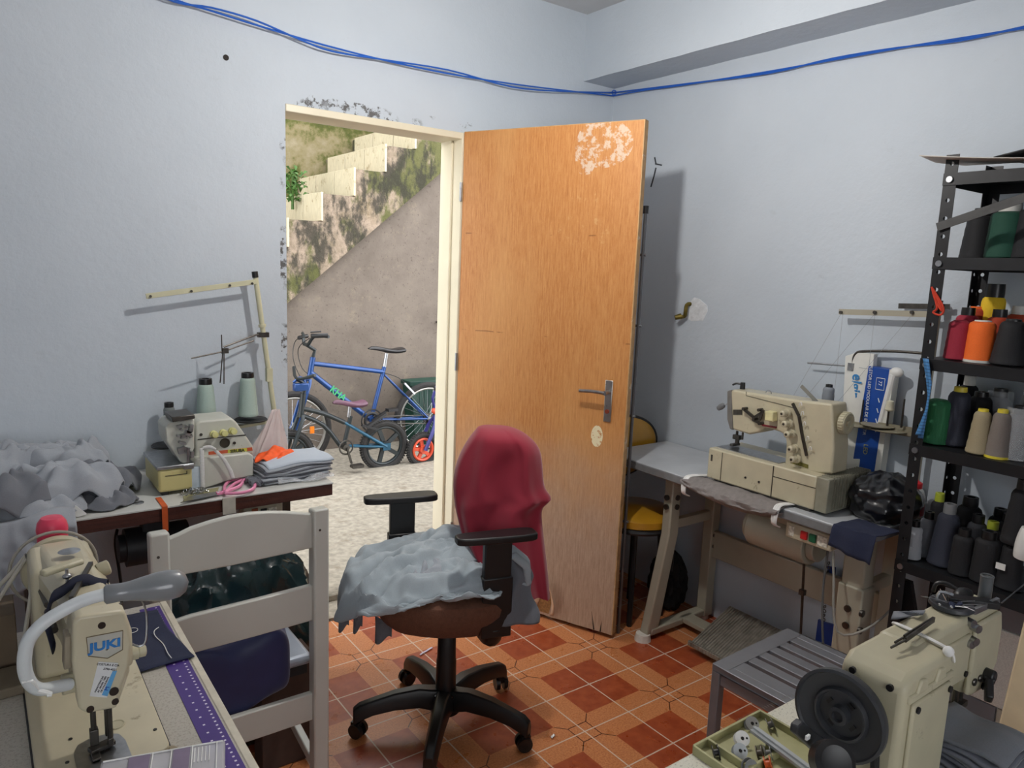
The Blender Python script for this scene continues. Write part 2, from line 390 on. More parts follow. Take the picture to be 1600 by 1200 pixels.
# veneer slab with ragged bottom edge
pts = [(0, 0, 2.1), (0, 0, .03)]
for k in range(24):
    t = k/23; pts.append((t*LW, 0, .018+.010*noise.noise(Vector((t*30, 3, 0)))))
pts += [(LW, 0, 2.1)]
w.poly(pts, (0, T, 0)); leaf = w.build('leaf', DOORM, door, smooth=0)
w = MB(); w.bb((.001, T*.25, .03), (LW-.001, T*.75, .2)); 
EDGE = mat('door_edge_wood', (186, 150, 104), .7, var=.2, scale=30, dirt=((226, 222, 210), 16, .6))
w = MB(); w.bb((LW, -.001, .02), (LW+.004, T+.001, 2.102)); w.bb((0, 0, 2.1), (LW+.004, T, 2.103)); w.build('edge_strip', EDGE, door)
# torn veneer at the bottom (raised curl, bare core behind)
CORE = mat('bare_chipboard', (150, 108, 62), .9, var=.3, scale=90, bump=.5)
w = MB(); w.poly([(.44, -.0012, .03), (.52, -.0012, .03), (.535, -.0012, .1), (.505, -.0012, .185), (.475, -.0012, .12)], (0, .001, 0)); w.build('bare_patch', CORE, door, smooth=0)
w = MB()
w.grid(lambda a, b: Vector((.505+.03*math.sin(b*2.2)+a*.016*(1-b*.0), -.003-.028*math.sin(min(1, (1-b))*1.4)*(a*.8+.2), .19-.16*b)), 5, 12)
w.grid(lambda a, b: Vector((.505-.05*b-a*.018, -.002-.012*b*a, .19-.165*b)), 5, 12)
w.build('torn_veneer', mat('veneer_curl', (206, 176, 146), .7, var=.15, scale=40), door, solid=.002)
w = MB()
for x0, zt, dx in ((.735, .1, -.012), (.765, .07, .006)):
    w.poly([(x0, -.001, .02), (x0+.006, -.001, .02), (x0+dx, -.001, zt)], (0, .002, 0))
each(w, 'split', mat('dark_split', (40, 30, 24), .9), door, smooth=0)
# handle (visible side) with long plate, lever and cylinder
pb = Vector((.745, -.004, 1.03)); w = MB()
w.box((.742, -.003, 1.012), (.034, .006, .172)); pl = w.build('handle_plate', mat('worn_chrome', (190, 186, 180), .28, 1, dirt=((110, 90, 70), 60, .6)), door, bevel=.004)
w = MB(); w.cyl((.742, -.005, 1.05), (.742, -.05, 1.05), .009); w.tube([(.742, -.048, 1.05), (.70, -.05, 1.052), (.632, -.047, 1.048)], .0075, 10); w.build('handle', STEEL, door)
w = MB(); w.cyl((.742, -.005, .97), (.742, -.012, .97), .009); w.cyl((.742, -.011, .97), (.742, -.013, .97), .004); w.build('lock_cylinder', mat('red_brass', (170, 90, 70), .4, .8), door)
w = MB()
for zz_ in (.3, 1.1, 1.85): w.cyl((-.008, -.004, zz_-.04), (-.008, -.004, zz_+.04), .006)
each(w, 'hinge', STEEL, door)
# ---------------------------------------------------------------- light bulb (just above the frame)
BULBM = mat('lit_bulb', (255, 250, 244), .5, emit=LAMP_STRENGTH)
def bulb(x, y, z, label, r=.034):
    t = thing('pendant_bulb', label, 'light bulb', (x, y, z))
    w = MB(); w.sphere((0, 0, 0), r, 14, 8, (1, 1, 1)); w.build('glass_bulb', BULBM, t)
    w = MB(); w.cyl((0, 0, r*.85), (0, 0, r+.05), .02, .018); w.cyl((0, 0, r+.05), (0, 0, ZC-z-.012), .003, n=6); w.build('socket', WHITEPLA, t)
    w = MB(); w.cyl((0, 0, ZC-z-.014), (0, 0, ZC-z), .045, .05); w.build('ceiling_rose', WHITEPLA, t)
    return t
L1 = Vector((1.262, 1.64, 2.275))
bulb(L1.x, L1.y, L1.z, 'bare lit bulb hanging from the ceiling in front of the doorway')
# ================================================================ OUTDOORS
YS = 5.47
w = MB()
N = 60
def gnd(a, b):
    px, py = -4+14*a, YW+.15+7*b
    return Vector((px, py, -.012+.012*noise.noise(Vector((px*1.3, py*1.3, 0)))*min(1, b*6)))
w.grid(gnd, 90, 50); struct(w.build('ground', CONC, solid=.05, off=1))
# smooth plaster wall under the stairs
n = NT('old_plaster', .9)
c = n.ramp(n.noise(2.2, 7, .65), [(.25, (88, 79, 70)), (.5, (106, 96, 87)), (.75, (122, 112, 101))])
pits = n.smooth(n.noise(38, 4, .8), .6, .64); c = n.mix(n.math('MULTIPLY', pits, .6), c, (70, 60, 52)); c = n.mix(n.math('MULTIPLY', n.smooth(n.noise(7, 8, .8), .55, .7), .5), c, (134, 122, 104)); n.col(c); n.bump(n.noise(40, 6), .4, .005); PLAST = n.m
n = NT('mossy_render', .95)
x, y, z = n.xyz()
a = n.noise(3.2, 8, .7); b = n.noise(4.6, 7, .65, vec=None, stretch=(1, 1, .55))
c = n.ramp(a, [(.3, (126, 110, 84)), (.48, (158, 140, 122)), (.7, (96, 86, 64))])
c = n.mix(n.math('MULTIPLY', n.smooth(n.math('ADD', b, n.math('MULTIPLY', n.smooth(x, 2.5, 3.3), .18)), .5, .6), .85), c, (74, 80, 26)); 
d = n.noise(5.5, 8, .7, stretch=(1.4, 1, .7)); c = n.mix(n.math('MULTIPLY', n.smooth(d, .44, .58), .88), c, (44, 42, 34))
n.col(c); n.bump(n.noise(22, 8, .7), 1.0, .02); MOSS = n.m
n = NT('green_moss_wall', .95)
c = n.ramp(n.noise(3, 8, .7), [(.35, (140, 130, 106)), (.48, (122, 112, 80)), (.56, (78, 82, 34)), (.7, (44, 50, 20))]); n.col(c); n.bump(n.noise(30, 8, .7), .8, .01); MOSS2 = n.m
def dz(x): # underside line of the stair
    p = at(455, 465, 1, YS); q = at(703, 255, 1, YS); return p.z+(x-p.x)*(q.z-p.z)/(q.x-p.x)
w = MB(); w.poly([(8, YS, -.1), (8, YS, dz(8)), (.5, YS, dz(.5)), (.4, YS, -.1)], (0, 1.6, 0)); w.bb((-2, YS+.02, 0), (.6, YS+1.2, .2)); w.build('wall_stair', PLAST, smooth=0); struct(bpy.data.objects['wall_stair'])
s1 = at(500, 303, 1, YS); s2 = at(645, 228, 1, YS); run = (s2.x-s1.x)/3; rise = (s2.z-s1.z)/2.25
rise = .2*1.03; 
xs = [s1.x+run*(k-2) for k in range(9)]; zs = [s1.z+rise*(k-2) for k in range(9)]   # riser k at xs[k], its tread at zs[k]
YB = at(466, 288, 0, xs[3]).y
w = MB(); prof = []
for k in range(9): prof += [(xs[k], YS-.05, zs[k]-rise), (xs[k], YS-.05, zs[k])]
prof += [(xs[-1]+run, YS-.05, zs[-1])]; prof += [(xs[-1]+run, YS-.05, dz(xs[-1]+run)), (xs[0], YS-.05, dz(xs[0]))]
w.poly(prof, (0, YB-YS+.05, 0)); o = w.build('stair_flight', MOSS, smooth=0); struct(o)
TILE = mat('scratched_stair_tile', (188, 178, 152), .5, var=.10, scale=60, stretch=(1, 1, .3), dirt=((140, 122, 92), 16, .56))
for k in range(9):
    w = MB()
    for q in range(3):
        hw = (YB-YS)/3 if YB-YS > 1 else (YB-YS)/2
        y0 = YS-.07+q*hw
        if y0+hw > YB+.1: break
        w.bb((xs[k]-.016, y0+.006, zs[k]-rise+.006), (xs[k], y0+hw-.006, zs[k]+.010))
    o = w.build('stair_tile_trim', TILE, bevel=.002, smooth=0); struct(o)
w = MB(); w.bb((-2, YB+.02, 0), (8, YB+.2, 4.4)); struct(w.build('wall_yard', MOSS2, smooth=0))
# fern tuft beside the steps
LEAF = mat('leaf_green', (60, 96, 34), .6, var=.3, scale=40)
pc = at(457, 283, 0, xs[2]-.05); 
t = thing('wall_fern', 'small green plant growing beside the outdoor steps at the left door jamb', 'plant', (pc.x, pc.y, pc.z-.22))
w = MB()
for k in range(120):
    a = random.uniform(0, 6.28); L = random.uniform(.05, .10); e = random.uniform(-.4, 1.3)
    p = Vector((random.uniform(-.07, .07), random.uniform(-.12, .12), random.uniform(.05, .3))); q = p+Vector((math.cos(a)*math.cos(e), math.sin(a)*math.cos(e)*.5, math.sin(e)*.5))*L; s_ = Vector((-math.sin(a), math.cos(a), .3))*.017
    m_ = (p+q)/2+Vector((0, 0, .02)); w.add([p, m_+s_, q, m_-s_], [(0, 1, 2, 3)])
w.build('leaf_cluster', LEAF, t, smooth=0); w = MB(); w.cyl((0, 0, 0), (0, 0, .3), .012, .006, 6); w.build('stem', LEAF, t)
w = MB(); hk = at(682, 503, 1, YS); w.tube([hk, hk+Vector((0, -.04, 0)), hk+Vector((.03, -.045, -.02))], .008, 6); tag(w.build('wall_bolt', DSTEEL), 'rusty bent bolt sticking out of the outdoor plaster wall', 'bolt')
# ---------------------------------------------------------------- bicycles
BLUEP = mat('blue_bike_paint', (20, 62, 120), .3, .3, var=.15, scale=8, coat=.4); TEALP = mat('teal_bike_paint', (28, 78, 102), .35, .2, var=.2, scale=8)
DKP = mat('dark_grey_bike_paint', (36, 42, 44), .4, .2, var=.2, scale=8); PURP = mat('purple_bike_paint', (44, 42, 108), .35, .1, var=.1, scale=8)
ORP = mat('coral_plastic', (200, 76, 48), .45, var=.05); RIM = mat('aluminium_rim', (170, 168, 162), .35, .8, var=.1)
LIMETXT = mat('lime_decal', (60, 160, 104), .5)
def bike_wheel(parent, c, Rr, tr, spokes=28, rimm=RIM, mag=0, magm=None):
    c = Vector(c); Y = Vector((0, 1, 0))
    w = MB(); w.torus(c, Y, Rr-tr, tr, 48, 10)
    if mag:
        for k in range(60):
            a = k/60*2*math.pi; w.box(c+Vector((math.cos(a)*(Rr-.004), 0, math.sin(a)*(Rr-.004))), (.012, tr*1.4, .012), rot=(0, -a, 0))
    wh = w.build('wheel', RUBBER, parent, True)
    w = MB(); w.torus(c, Y, Rr-tr*2.1, tr*.5, 48, 8, sq=1.3); r_ = w.build('rim', magm or rimm, wh, False); 
    w = MB()
    if mag:
        for k in range(mag):
            a = k/mag*2*math.pi+.4; e = c+Vector((math.cos(a+.25)*(Rr-tr*2), 0, math.sin(a+.25)*(Rr-tr*2))); w.bar(c+Vector((math.cos(a), 0, math.sin(a)))*.02, e, .03, .02, Y)
        w.cyl(c-Y*.03, c+Y*.03, .035)
    else:
        for k in range(spokes):
            a = k/spokes*2*math.pi; a2 = a+(.6 if k % 2 else -.6); s = .03 if k % 4 < 2 else -.03
            w.tube([c+Vector((math.cos(a2)*.02, s, math.sin(a2)*.02)), c+Vector((math.cos(a)*(Rr-tr*2), 0, math.sin(a)*(Rr-tr*2)))], .0014, 4, 1)
        w.cyl(c-Y*.045, c+Y*.045, .018)
    s_ = w.build('spokes', magm or STEEL, wh, False)
    for o in (r_, s_): o.data.transform((Matrix.Translation(parent.location)).inverted())
    return wh
def q(y): return lambda u, v: at(u, v, 1, y)
P = q(5.13); B0 = P(560, 714); 
t = thing('bicycle', 'large blue bicycle with a diamond frame leaning by the outdoor wall', 'bicycle', (B0.x, 5.13, 0))
rw = P(667, 653); fw = P(457, 668); Rw = rw.z
fw = Vector((fw.x, 5.13, Rw))
bike_wheel(t, rw, Rw, .024); bike_wheel(t, fw, Rw, .024)
w = MB(); off = Vector((0, .035, 0))
w.tube([P(489, 558), P(484, 588)], .02, 12, 1); w.tube([P(489, 568), P(600, 581)], .0175, 12, 1); w.tube([P(485, 582), P(578, 655)], .021, 12, 1)
w.tube([P(600.5, 573), P(580, 655)], .0165, 12, 1)
for s in (-1, 1): w.tube([P(601, 586), rw+off*s], .009, 8, 1); w.tube([P(580, 656), rw+off*s], .010, 8, 1)
w.cyl(P(579, 655)-off, P(579, 655)+off, .024); fr_ = w.build('bike_frame', BLUEP, t, True)
w = MB(); fc = P(482, 594)
for s in (-1, 1): w.tube([fc, fc+Vector((-.01, s*.05, -.03)), fw+off*s*1.3], .012, 8, 3)
w.build('fork', BLUEP, t, True)
w = MB(); st = P(489, 558); sv = P(492, 547); sh = P(478, 538); w.tube([st, sv, sh], .014, 8, 1)
hb = sh; w.tube([hb+Vector((.06, -.27, .08)), hb+Vector((.02, -.12, .07)), hb+Vector((0, -.04, 0)), hb, hb+Vector((0, .04, 0)), hb+Vector((.02, .1, .05)), hb+Vector((.05, .2, .06))], .012, 8, 4)
w.build('handlebar', DKP, t, True)
w = MB(); g0 = at(486, 525, 1, 4.86); w.tube([g0, at(512, 524, 1, 4.84)], .016, 10, 1); w.tube([at(485, 519, 1, 4.86), at(502, 518, 1, 4.83)], .006, 6, 1); w.tube([at(467, 528, 1, 5.3), at(480, 525, 1, 5.34)], .016, 8, 1); each(w, 'grip', BLACK, t, True)
w = MB(); w.tube([at(482, 526, 1, 4.9), P(462, 532), P(458, 560), P(470, 590), P(484, 600)], .003, 5); w.tube([at(484, 528, 1, 4.9), P(466, 545), P(472, 575), P(490, 590)], .003, 5); w.tube([P(601, 583), P(622, 590), P(640, 605)], .003, 5); each(w, 'brake_cable', BLACK, t, True)
w = MB(); w.tube([P(604, 552), P(600.5, 574)], .0135, 10, 1); w.build('seat_post', STEEL, t, True)
w = MB(); a0 = P(576, 545); a1 = P(628, 543)
def saddle(a, b, a0=a0, a1=a1, hw=.075, th=.035):
    x = a0.x+(a1.x-a0.x)*a; wd = hw*(.2+.8*max(0, min(1, (a-.35)/.5))**1.2); ph = b*2*math.pi
    return Vector((x, a0.y+wd*math.cos(ph), a0.z-.01+.012*math.cos((a-.1)*5)+th*.5*math.sin(ph)*(1 if math.sin(ph) > 0 else .6+.8*a)*min(1, a*8+.3)))
w.grid(lambda b, a: saddle(a, b), 16, 14, closeu=True); w.v and w.build('saddle', mat('black_vinyl', (26, 24, 26), .4, coat=.2), t, True)
w = MB(); cb = P(577, 655); w.torus(cb-off*1.3, (0, 1, 0), .085, .006, 30, 6); w.torus(cb-off*1.3, (0, 1, 0), .055, .012, 30, 6, sq=.3); w.bar(cb-off*1.5, P(602, 638)-off*1.5, .02, .012); w.box(P(604, 637)-off*2.6, (.08, .06, .02)); w.build('crankset', BLACK, t, True)
w = MB(); w.cyl(rw-off*.8, rw-off*.3, .045); w.bar(rw-off, rw-off+Vector((-.02, 0, -.1)), .03, .02); w.tube([P(580, 650)-off, rw+Vector((0, 0, .03))-off], .004, 4, 1); w.tube([P(580, 660)-off, rw+Vector((0, 0, -.04))-off], .004, 4, 1); w.build('drivetrain', DSTEEL, t, True)
w = MB(); w.bar(P(627, 597)-off*1.4, P(643, 614)-off*1.4, .02, .014); w.build('brake_arm', STEEL, t, True)
w = MB(); c_ = P(486, 671); w.box(c_-Vector((0, .02, 0)), (.03, .015, .05)); w.build('orange_reflector', mat('orange_reflector', (244, 130, 30), .3), t, True)
d1 = P(485, 582); d2 = P(578, 655); dr = (d2-d1).normalized(); text('KHA', .07, LIMETXT, t, d1.lerp(d2, .43)+Vector((0, -.023, 0)), dr, Vector((-dr.z, 0, dr.x)), .001, bold=.002)
# child's bike
P = q(4.84); B0 = P(540, 735)
t = thing('child_bicycle', 'small teal and dark grey child bicycle with a mauve saddle', 'bicycle', (B0.x, 4.84, 0))
rw = P(600, 696); Rk = rw.z; fw = P(449, 700); fw.z = Rk
bike_wheel(t, rw, Rk, .024, mag=5, magm=DKP); bike_wheel(t, fw, Rk, .024, mag=5, magm=DKP)
w = MB()
w.tube([P(471, 638), P(505, 646), P(538, 660)], .017, 10, 3); w.tube([P(471, 649), P(505, 664), P(532, 697)], .016, 10, 3); w.tube([P(474, 615), P(470, 652)], .019, 10, 1); w.tube([P(548, 650), P(537, 697)], .015, 10, 1)
w.build('bike_frame', DKP, t, True)
w = MB(); off = Vector((0, .045, 0))
for s in (-1, 1): w.tube([P(538, 660), rw+off*s], .012, 8, 1); w.tube([P(537, 697), rw+off*s], .010, 8, 1)
w.box(rw-off, (.06, .012, .05)); w.build('rear_stays', TEALP, t, True)
w = MB(); fc = P(471, 650)
for s in (-1, 1): w.tube([fc, fc+Vector((-.01, s*.05, -.02)), fw+off*s], .014, 8, 3)
w.tube([P(474, 615), P(476, 600), P(462, 592)], .014, 8, 2); hb = P(464, 592); w.tube([hb+Vector((.05, -.2, .05)), hb, hb+Vector((.05, .2, .05))], .011, 8, 3); w.build('fork', DKP, t, True)
w = MB(); w.box(P(466, 603)+Vector((0, -.05, 0)), (.1, .05, .05)); w.tube([P(458, 598), P(470, 590), P(478, 600)], .012, 6); w.build('brake_block', BLUEP, t, True, bevel=.008)
w = MB(); w.tube([P(547, 634), P(545, 652)], .012, 8, 1); w.build('seat_post', STEEL, t, True)
a0 = P(520, 630); a1 = P(569, 625)
w = MB(); w.grid(lambda b, a: saddle(a, b, a0, a1, .065, .04), 16, 14, closeu=True); w.build('saddle', mat('mauve_vinyl', (92, 60, 76), .5, var=.15, scale=30), t, True)
w = MB(); cb = P(537, 697)-off; w.torus(cb, (0, 1, 0), .05, .006, 24, 6); w.cyl(cb-off*.2, cb+off*2, .025); w.bar(cb-off*.3, P(544, 721)-off*1.3, .02, .012); w.box(P(549, 723)-off*2.2, (.085, .06, .02)); w.build('crankset', DSTEEL, t, True)
w = MB(); w.bar(P(567, 665)-off*1.3, P(597, 644)-off*1.3, .03, .016); w.bar(P(560, 662)-off*1.3, P(584, 668)-off*1.3, .025, .016); w.build('chain_guard', BLACK, t, True)
# toddler's trike / bike with coral wheel
P = q(4.80); c_ = P(660, 702); 
t = thing('toddler_bicycle', 'tiny purple bicycle with a coral spoked front wheel by the door jamb', 'bicycle', (c_.x, 4.80, 0))
Rk = c_.z
w = MB(); w.torus(c_, (0, 1, 0), Rk-.022, .022, 40, 10)
for k in range(44):
    a = k/44*2*math.pi; w.box(c_+Vector((math.cos(a)*(Rk-.003), 0, math.sin(a)*(Rk-.003))), (.01, .034, .008), rot=(0, -a, 0))
w.build('tyre', RUBBER, t, True)
w = MB(); w.torus(c_, (0, 1, 0), Rk-.052, .012, 40, 8, sq=1.8)
for k in range(5):
    a = k/5*2*math.pi+.5; w.bar(c_+Vector((math.cos(a)*.02, 0, math.sin(a)*.02)), c_+Vector((math.cos(a)*(Rk-.055), 0, math.sin(a)*(Rk-.055))), .026, .018, Vector((0, 1, 0)))
w.cyl(c_-Vector((0, .03, 0)), c_+Vector((0, .03, 0)), .03); w.build('wheel', ORP, t, True)
w = MB(); f0 = P(680, 650)
for s in (-1, 1): w.tube([f0, f0.lerp(c_, .3)+Vector((0, .045*s, 0)), c_+Vector((0, .045*s, 0))], .015, 8, 3)
w.tube([P(682, 656), P(712, 668)], .018, 8, 1); w.build('fork', PURP, t, True)
w = MB(); w.sphere(P(680, 642), .03, 14, 8, (1, 1, .9)); w.build('coral_cap', ORP, t, True)
w = MB(); w.tube([P(680, 640), P(676, 622), P(682, 606)], .011, 8, 3); w.tube([at(682, 606, 1, 4.62), P(681, 605), at(690, 606, 1, 5.0)], .011, 8, 1); w.build('handlebar', PURP, t, True)
w = MB(); w.tube([at(681, 607, 1, 4.7), at(683, 609, 1, 4.6)], .018, 8, 1); each(w, 'grip', BLACK, t, True)
w = MB(); rr = c_+Vector((.42, .02, 0)); w.torus(rr, (0, 1, 0), Rk-.022, .022, 40, 10); w.build('rear_tyre', RUBBER, t, True)
w = MB(); w.tube([P(680, 660), rr], .016, 8, 1); w.torus(rr, (0, 1, 0), Rk-.052, .012, 40, 8); w.build('rear_frame', PURP, t, True)
# green bin behind
g0 = at(640, 597, 1, 5.36); w = MB(); GX = g0.x
w.poly([(GX-.03, 5.27, g0.z), (GX+.02, 5.27, 0), (GX+.55, 5.27, 0), (GX+.6, 5.27, g0.z)], (0, .16, 0)); w.box((GX+.285, 5.35, g0.z), (.66, .17, .035))
for k in range(12): w.box((GX+.05+k*.045, 5.268, g0.z*.5), (.012, .006, g0.z*.8))
tag(w.build('garden_bin', mat('dark_green_plastic', (16, 56, 46), .45, var=.2, scale=10), bevel=.006), 'dark green ribbed plastic bin behind the bicycle rear wheel', 'bin')
# ================================================================ RIGHT TABLE WITH THE COVERSTITCH MACHINE
TZ = .745
XF = at(1338, 833, 0, 2.2).x; fpt = at(1338, 831, 2, TZ); XF = fpt.x
YE = at(1399, 818, 2, TZ).y-.01; YL = 2.31
t = thing('sewing_table', 'grey topped sewing table with beige metal legs against the right wall', 'table', (2.4, 1.7, 0))
w = MB(); r = .05
out = [(XF, YL), (XW-.01, YL), (XW-.01, YE+.0), (XF+.09, YE)]
for k in range(7):
    a = R(180+90-15*k); 
out = [(XF, YL), (XW-.004, YL), (XW-.004, YE), (XF+.07, YE), (XF+.035, YE+.008), (XF+.01, YE+.03), (XF, YE+.07)]
w.poly([(a, b, TZ-.038) for a, b in out], (0, 0, .038))
n = NT('grey_laminate', .35); c = n.ramp(n.noise(7, 6), [(.3, (176, 180, 184)), (.7, (192, 196, 200))]); n.col(n.mix(n.smooth(n.noise(30, 8, .8), .66, .74), c, (120, 120, 120)))
w.build('tabletop', n.m, t, True, bevel=.003)
w = MB(); w.poly([(a-(.003 if a < 2.5 else 0), b-(.003 if b < 1.3 else -.003 if b > 2.2 else 0), TZ-.036) for a, b in out], (0, 0, .032)); w.build('table_edge', GREYTOP, t, True, bevel=.003)
# legs : bent front leg at the far end, rear column, foot bar, treadle
def leg_pair(y, bent, name='leg'):
    xf, xr = XF+.015, XW-.075
    w = MB(); wd = .045
    if bent:
        pts = [(xf+.06, .70), (xf+.115, .70), (xf+.115, .45), (xf+.03, .02), (xf-.035, .02), (xf+.055, .45)]
        w.poly([(a, y-wd/2, b) for a, b in pts], (0, wd, 0)); w.bb((xf+.065, y-wd/2+.003, .60), (xf+.11, y+wd/2-.003, TZ-.04))
    else:
        w.bb((xf+.085, y-wd, .02), (xf+.165, y+wd, .52)); w.bb((xf+.092, y-wd+.006, .5), (xf+.158, y+wd-.006, TZ-.04))
    l = w.build('leg', TMETAL, t, True, bevel=.006)
    w = MB()
    for z in (.57, .61) if bent else (.44, .38):
        yy = y-wd/2 if bent else y-wd; w.cyl((xf+.09, yy-.006, z), (xf+.09, yy+.004, z), .012, n=12)
        w.cyl(((xf+.055) if bent else xf+.085, y, z), (((xf+.047) if bent else xf+.079), y, z), .012, n=12)
    each(w, 'leg_bolt', DSTEEL, l, True)
    w = MB(); w.bb((xr, y-.03, .02), (xr+.05, y+.02, TZ-.04)); l = w.build('leg', TMETAL, t, True, bevel=.004)
    w = MB()
    for z in (.62, .40, .35): w.cyl((xr+.02, y-.034, z), (xr+.02, y-.028, z), .01, n=10)
    each(w, 'leg_bolt', DSTEEL, l, True)
    w = MB(); w.bar((xf-.01, y, .035), (xr+.05, y, .035), .05, .03); w.build('foot_bar', TMETAL, t, True, bevel=.006)
    w = MB(); w.bb((xf+.1, y-.015, .47), (xr+.01, y+.015, .51)); w.build('side_rail', TMETAL, t, True, bevel=.003)
YA = at(995, 1003, 2, 0).y; YB2 = 1.19
leg_pair(YA, True); leg_pair(YB2, False)
w = MB(); w.bb((XW-.06, YB2, .30), (XW-.035, YA, .42)); w.build('stretcher', TMETAL, t, True, bevel=.004)
w = MB(); w.bb((XF+.2, YB2, .028), (XF+.27, YA, .05)); w.build('lower_rail', TMETAL, t, True, bevel=.004)
w = MB(); w.cyl((XF-.02, YA, 0), (XF-.02, YA, .03), .035, .03); w.cyl((XW-.05, YA, 0), (XW-.05, YA, .02), .025); w.cyl((XF+.12, YB2, 0), (XF+.12, YB2, .02), .03); each(w, 'foot_pad', mat('white_rubber', (214, 208, 198), .7), t, True)
n = NT('ribbed_treadle', .45); x, y, z = n.xyz(); wv = n.math('SINE', n.math('MULTIPLY', y, 520)); n.col(n.ramp(n.noise(24, 5), [(.3, (112, 108, 98)), (.7, (156, 150, 138))])); n.b.inputs['Metallic'].default_value = .5; n.bump(wv, .5, .003)
p0 = at(1077, 1003, 2, .06); w = MB()
tc = Vector((XF+.20, 1.63, .085)); w.box(tc, (.26, .36, .012), rot=(0, R(-22), 0)); w.box(tc+Vector((-.13, 0, -.045)), (.012, .37, .02)); w.build('treadle', n.m, t, True, bevel=.002)
w = MB(); w.cyl((XF+.28, 1.45, .12), (XF+.26, 1.47, .66), .005, n=8); w.box((XF+.272, 1.46, .35), (.02, .02, .02)); w.build('pitman_rod', DSTEEL, t, True)
# motor and switch box under the top
w = MB(); w.cyl((XF+.14, 1.60, .60), (XF+.14, 1.36, .60), .075, n=28); w.cyl((XF+.14, 1.62, .60), (XF+.14, 1.60, .60), .06); w.cyl((XF+.14, 1.36, .6), (XF+.14, 1.33, .6), .055); w.box((XF+.14, 1.48, .68), (.1, .2, .05)); w.build('motor', TMETAL, t, True, bevel=.004)
w = MB(); sb = at(1262, 838, 0, XF+.03); w.box((XF+.05, sb.y, sb.z), (.04, .17, .055)); sw = w.build('switch_box', mat('beige_switch', (188, 180, 156), .5), t, True, bevel=.004)
for dy, m_, nm in ((.012, mat('red_button', (190, 40, 40), .4), 'red_button'), (-.02, mat('green_button', (30, 96, 66), .4), 'green_button')):
    w = MB(); w.box((XF+.028, sb.y+dy+.0, sb.z), (.012, .024, .028)); w.build(nm, m_, sw, True, bevel=.002)
w = MB(); w.box((XF+.029, sb.y-.055, sb.z), (.003, .035, .035)); w.box((XF+.029, sb.y+.062, sb.z), (.003, .02, .035)); each(w, 'warning_label', mat('label_white', (214, 210, 196), .6, var=.4, scale=120), sw, True)
CABLE = mat('grey_cable', (150, 148, 140), .6)
w = MB(); w.tube([(XF+.06, sb.y-.08, sb.z-.03), (XF+.04, 1.22, .56), (XF+.03, 1.18, .38), (XF+.1, 1.1, .42), (XF+.3, 1.08, .52)], .004, 7); w.build('power_cable', CABLE, t, True)
w = MB(); w.tube([(XF+.06, sb.y-.06, sb.z-.03), (XF+.04, 1.25, .48), (XF+.0, 1.2, .3), (XF+.02, 1.14, .16)], .004, 7); w.build('motor_cable', mat('dark_cable', (78, 78, 78), .6), t, True)
# belly cloth hanging under the front edge and its white ties
def xfy(u): return at(u, 331+.322*(u+50)+0, 2, TZ).y
ya, yb = 1.83, 1.40
w = MB()
def belly(a, b):
    y = ya+(yb-ya)*a; prof = math.sin(min(1, b)*math.pi); sag = .35+.65*math.sin(a*math.pi)**.5
    px = XF-.012-.03*math.sin(b*math.pi)+.05*max(0, b-.6)+.03*(1-b)*0; pz = TZ+.006-.07*b*sag
    if b < .25: px = XF+.05-.25*b; pz = TZ+.006+.004*noise.noise(Vector((a*12, b*9, 0)))
    k = noise.noise(Vector((a*9, b*5, 4)))*.010+noise.noise(Vector((a*26, b*9, 7)))*.004
    return Vector((px-k, y, pz+k*.5))
w.grid(belly, 70, 16); tag(w.build('cloth_sling', mat('taupe_cloth', (132, 126, 124), .95, var=.1, scale=60, bump=.2), solid=.003), 'taupe cloth tied along the front edge of the grey sewing table', 'cloth')
for y0, lb in ((ya-.015, 'white elastic tie at the left end of the taupe cloth on the table edge'), (yb+.012, 'white elastic tie at the right end of the taupe cloth on the table edge')):
    w = MB()
    for k in (-1, 0, 1):
        w.tube([(XF+.10, y0-.02+k*.007, TZ+.004), (XF+.0, y0+k*.007, TZ+.012), (XF-.03, y0+k*.008, TZ-.005), (XF-.035, y0+k*.006, TZ-.05), (XF+.0, y0, TZ-.07)], .005, 6, 4, .6)
    tag(w.build('elastic_tie', mat('white_elastic', (228, 228, 226), .8)), lb, 'elastic band', 'white ties on the taupe cloth')
# --- coverstitch machine: outlines at its real distance, real thickness
t = thing('coverstitch_machine', 'cream coverstitch sewing machine with a column of dials on the grey table', 'sewing machine', (2.40, 1.55, TZ))
XB = 2.262
def Q(u, v, x=XB): return at(u, v, 0, x)
b0 = Q(1104, 741); b1 = Q(1271, 797); zt = Q(1104, 698).z
zb = TZ+.012
w = MB(); w.bb((XB, b1.y, zb), (XB+.20, b0.y, zt)); base = w.build('bed', CREAM, t, True, bevel=.006)
w = MB(); w.bb((XB+.01, b1.y+.02, TZ), (XB+.19, b0.y-.03, zb)); w.build('base_tray', mat('dark_grey_tray', (70, 70, 68), .6), t, True)
w = MB(); ysp = Q(1128, 720).y; ysp2 = Q(1206, 760).y
w.bb((XB-.0015, ysp-.001, zb+.004), (XB+.001, ysp+.001, zt-.006)); w.bb((XB-.0015, ysp2-.0015, zb+.002), (XB+.001, ysp2+.0015, zt-.004)); w.bb((XB-.0015, b1.y, zt-.042), (XB+.001, ysp2, zt-.040))
w.bb((XB-.001, b0.y-.022, zt-.05), (XB+.001, b0.y-.014, zt-.025))
each(w, 'panel_seam', DSTEEL, base, True)
w = MB()
for u, v in ((1165, 746), (1186, 753)): p = Q(u, v); w.cyl((XB-.003, p.y, p.z), (XB+.002, p.y, p.z), .004, n=10)
each(w, 'panel_screw', BLACK, base, True)
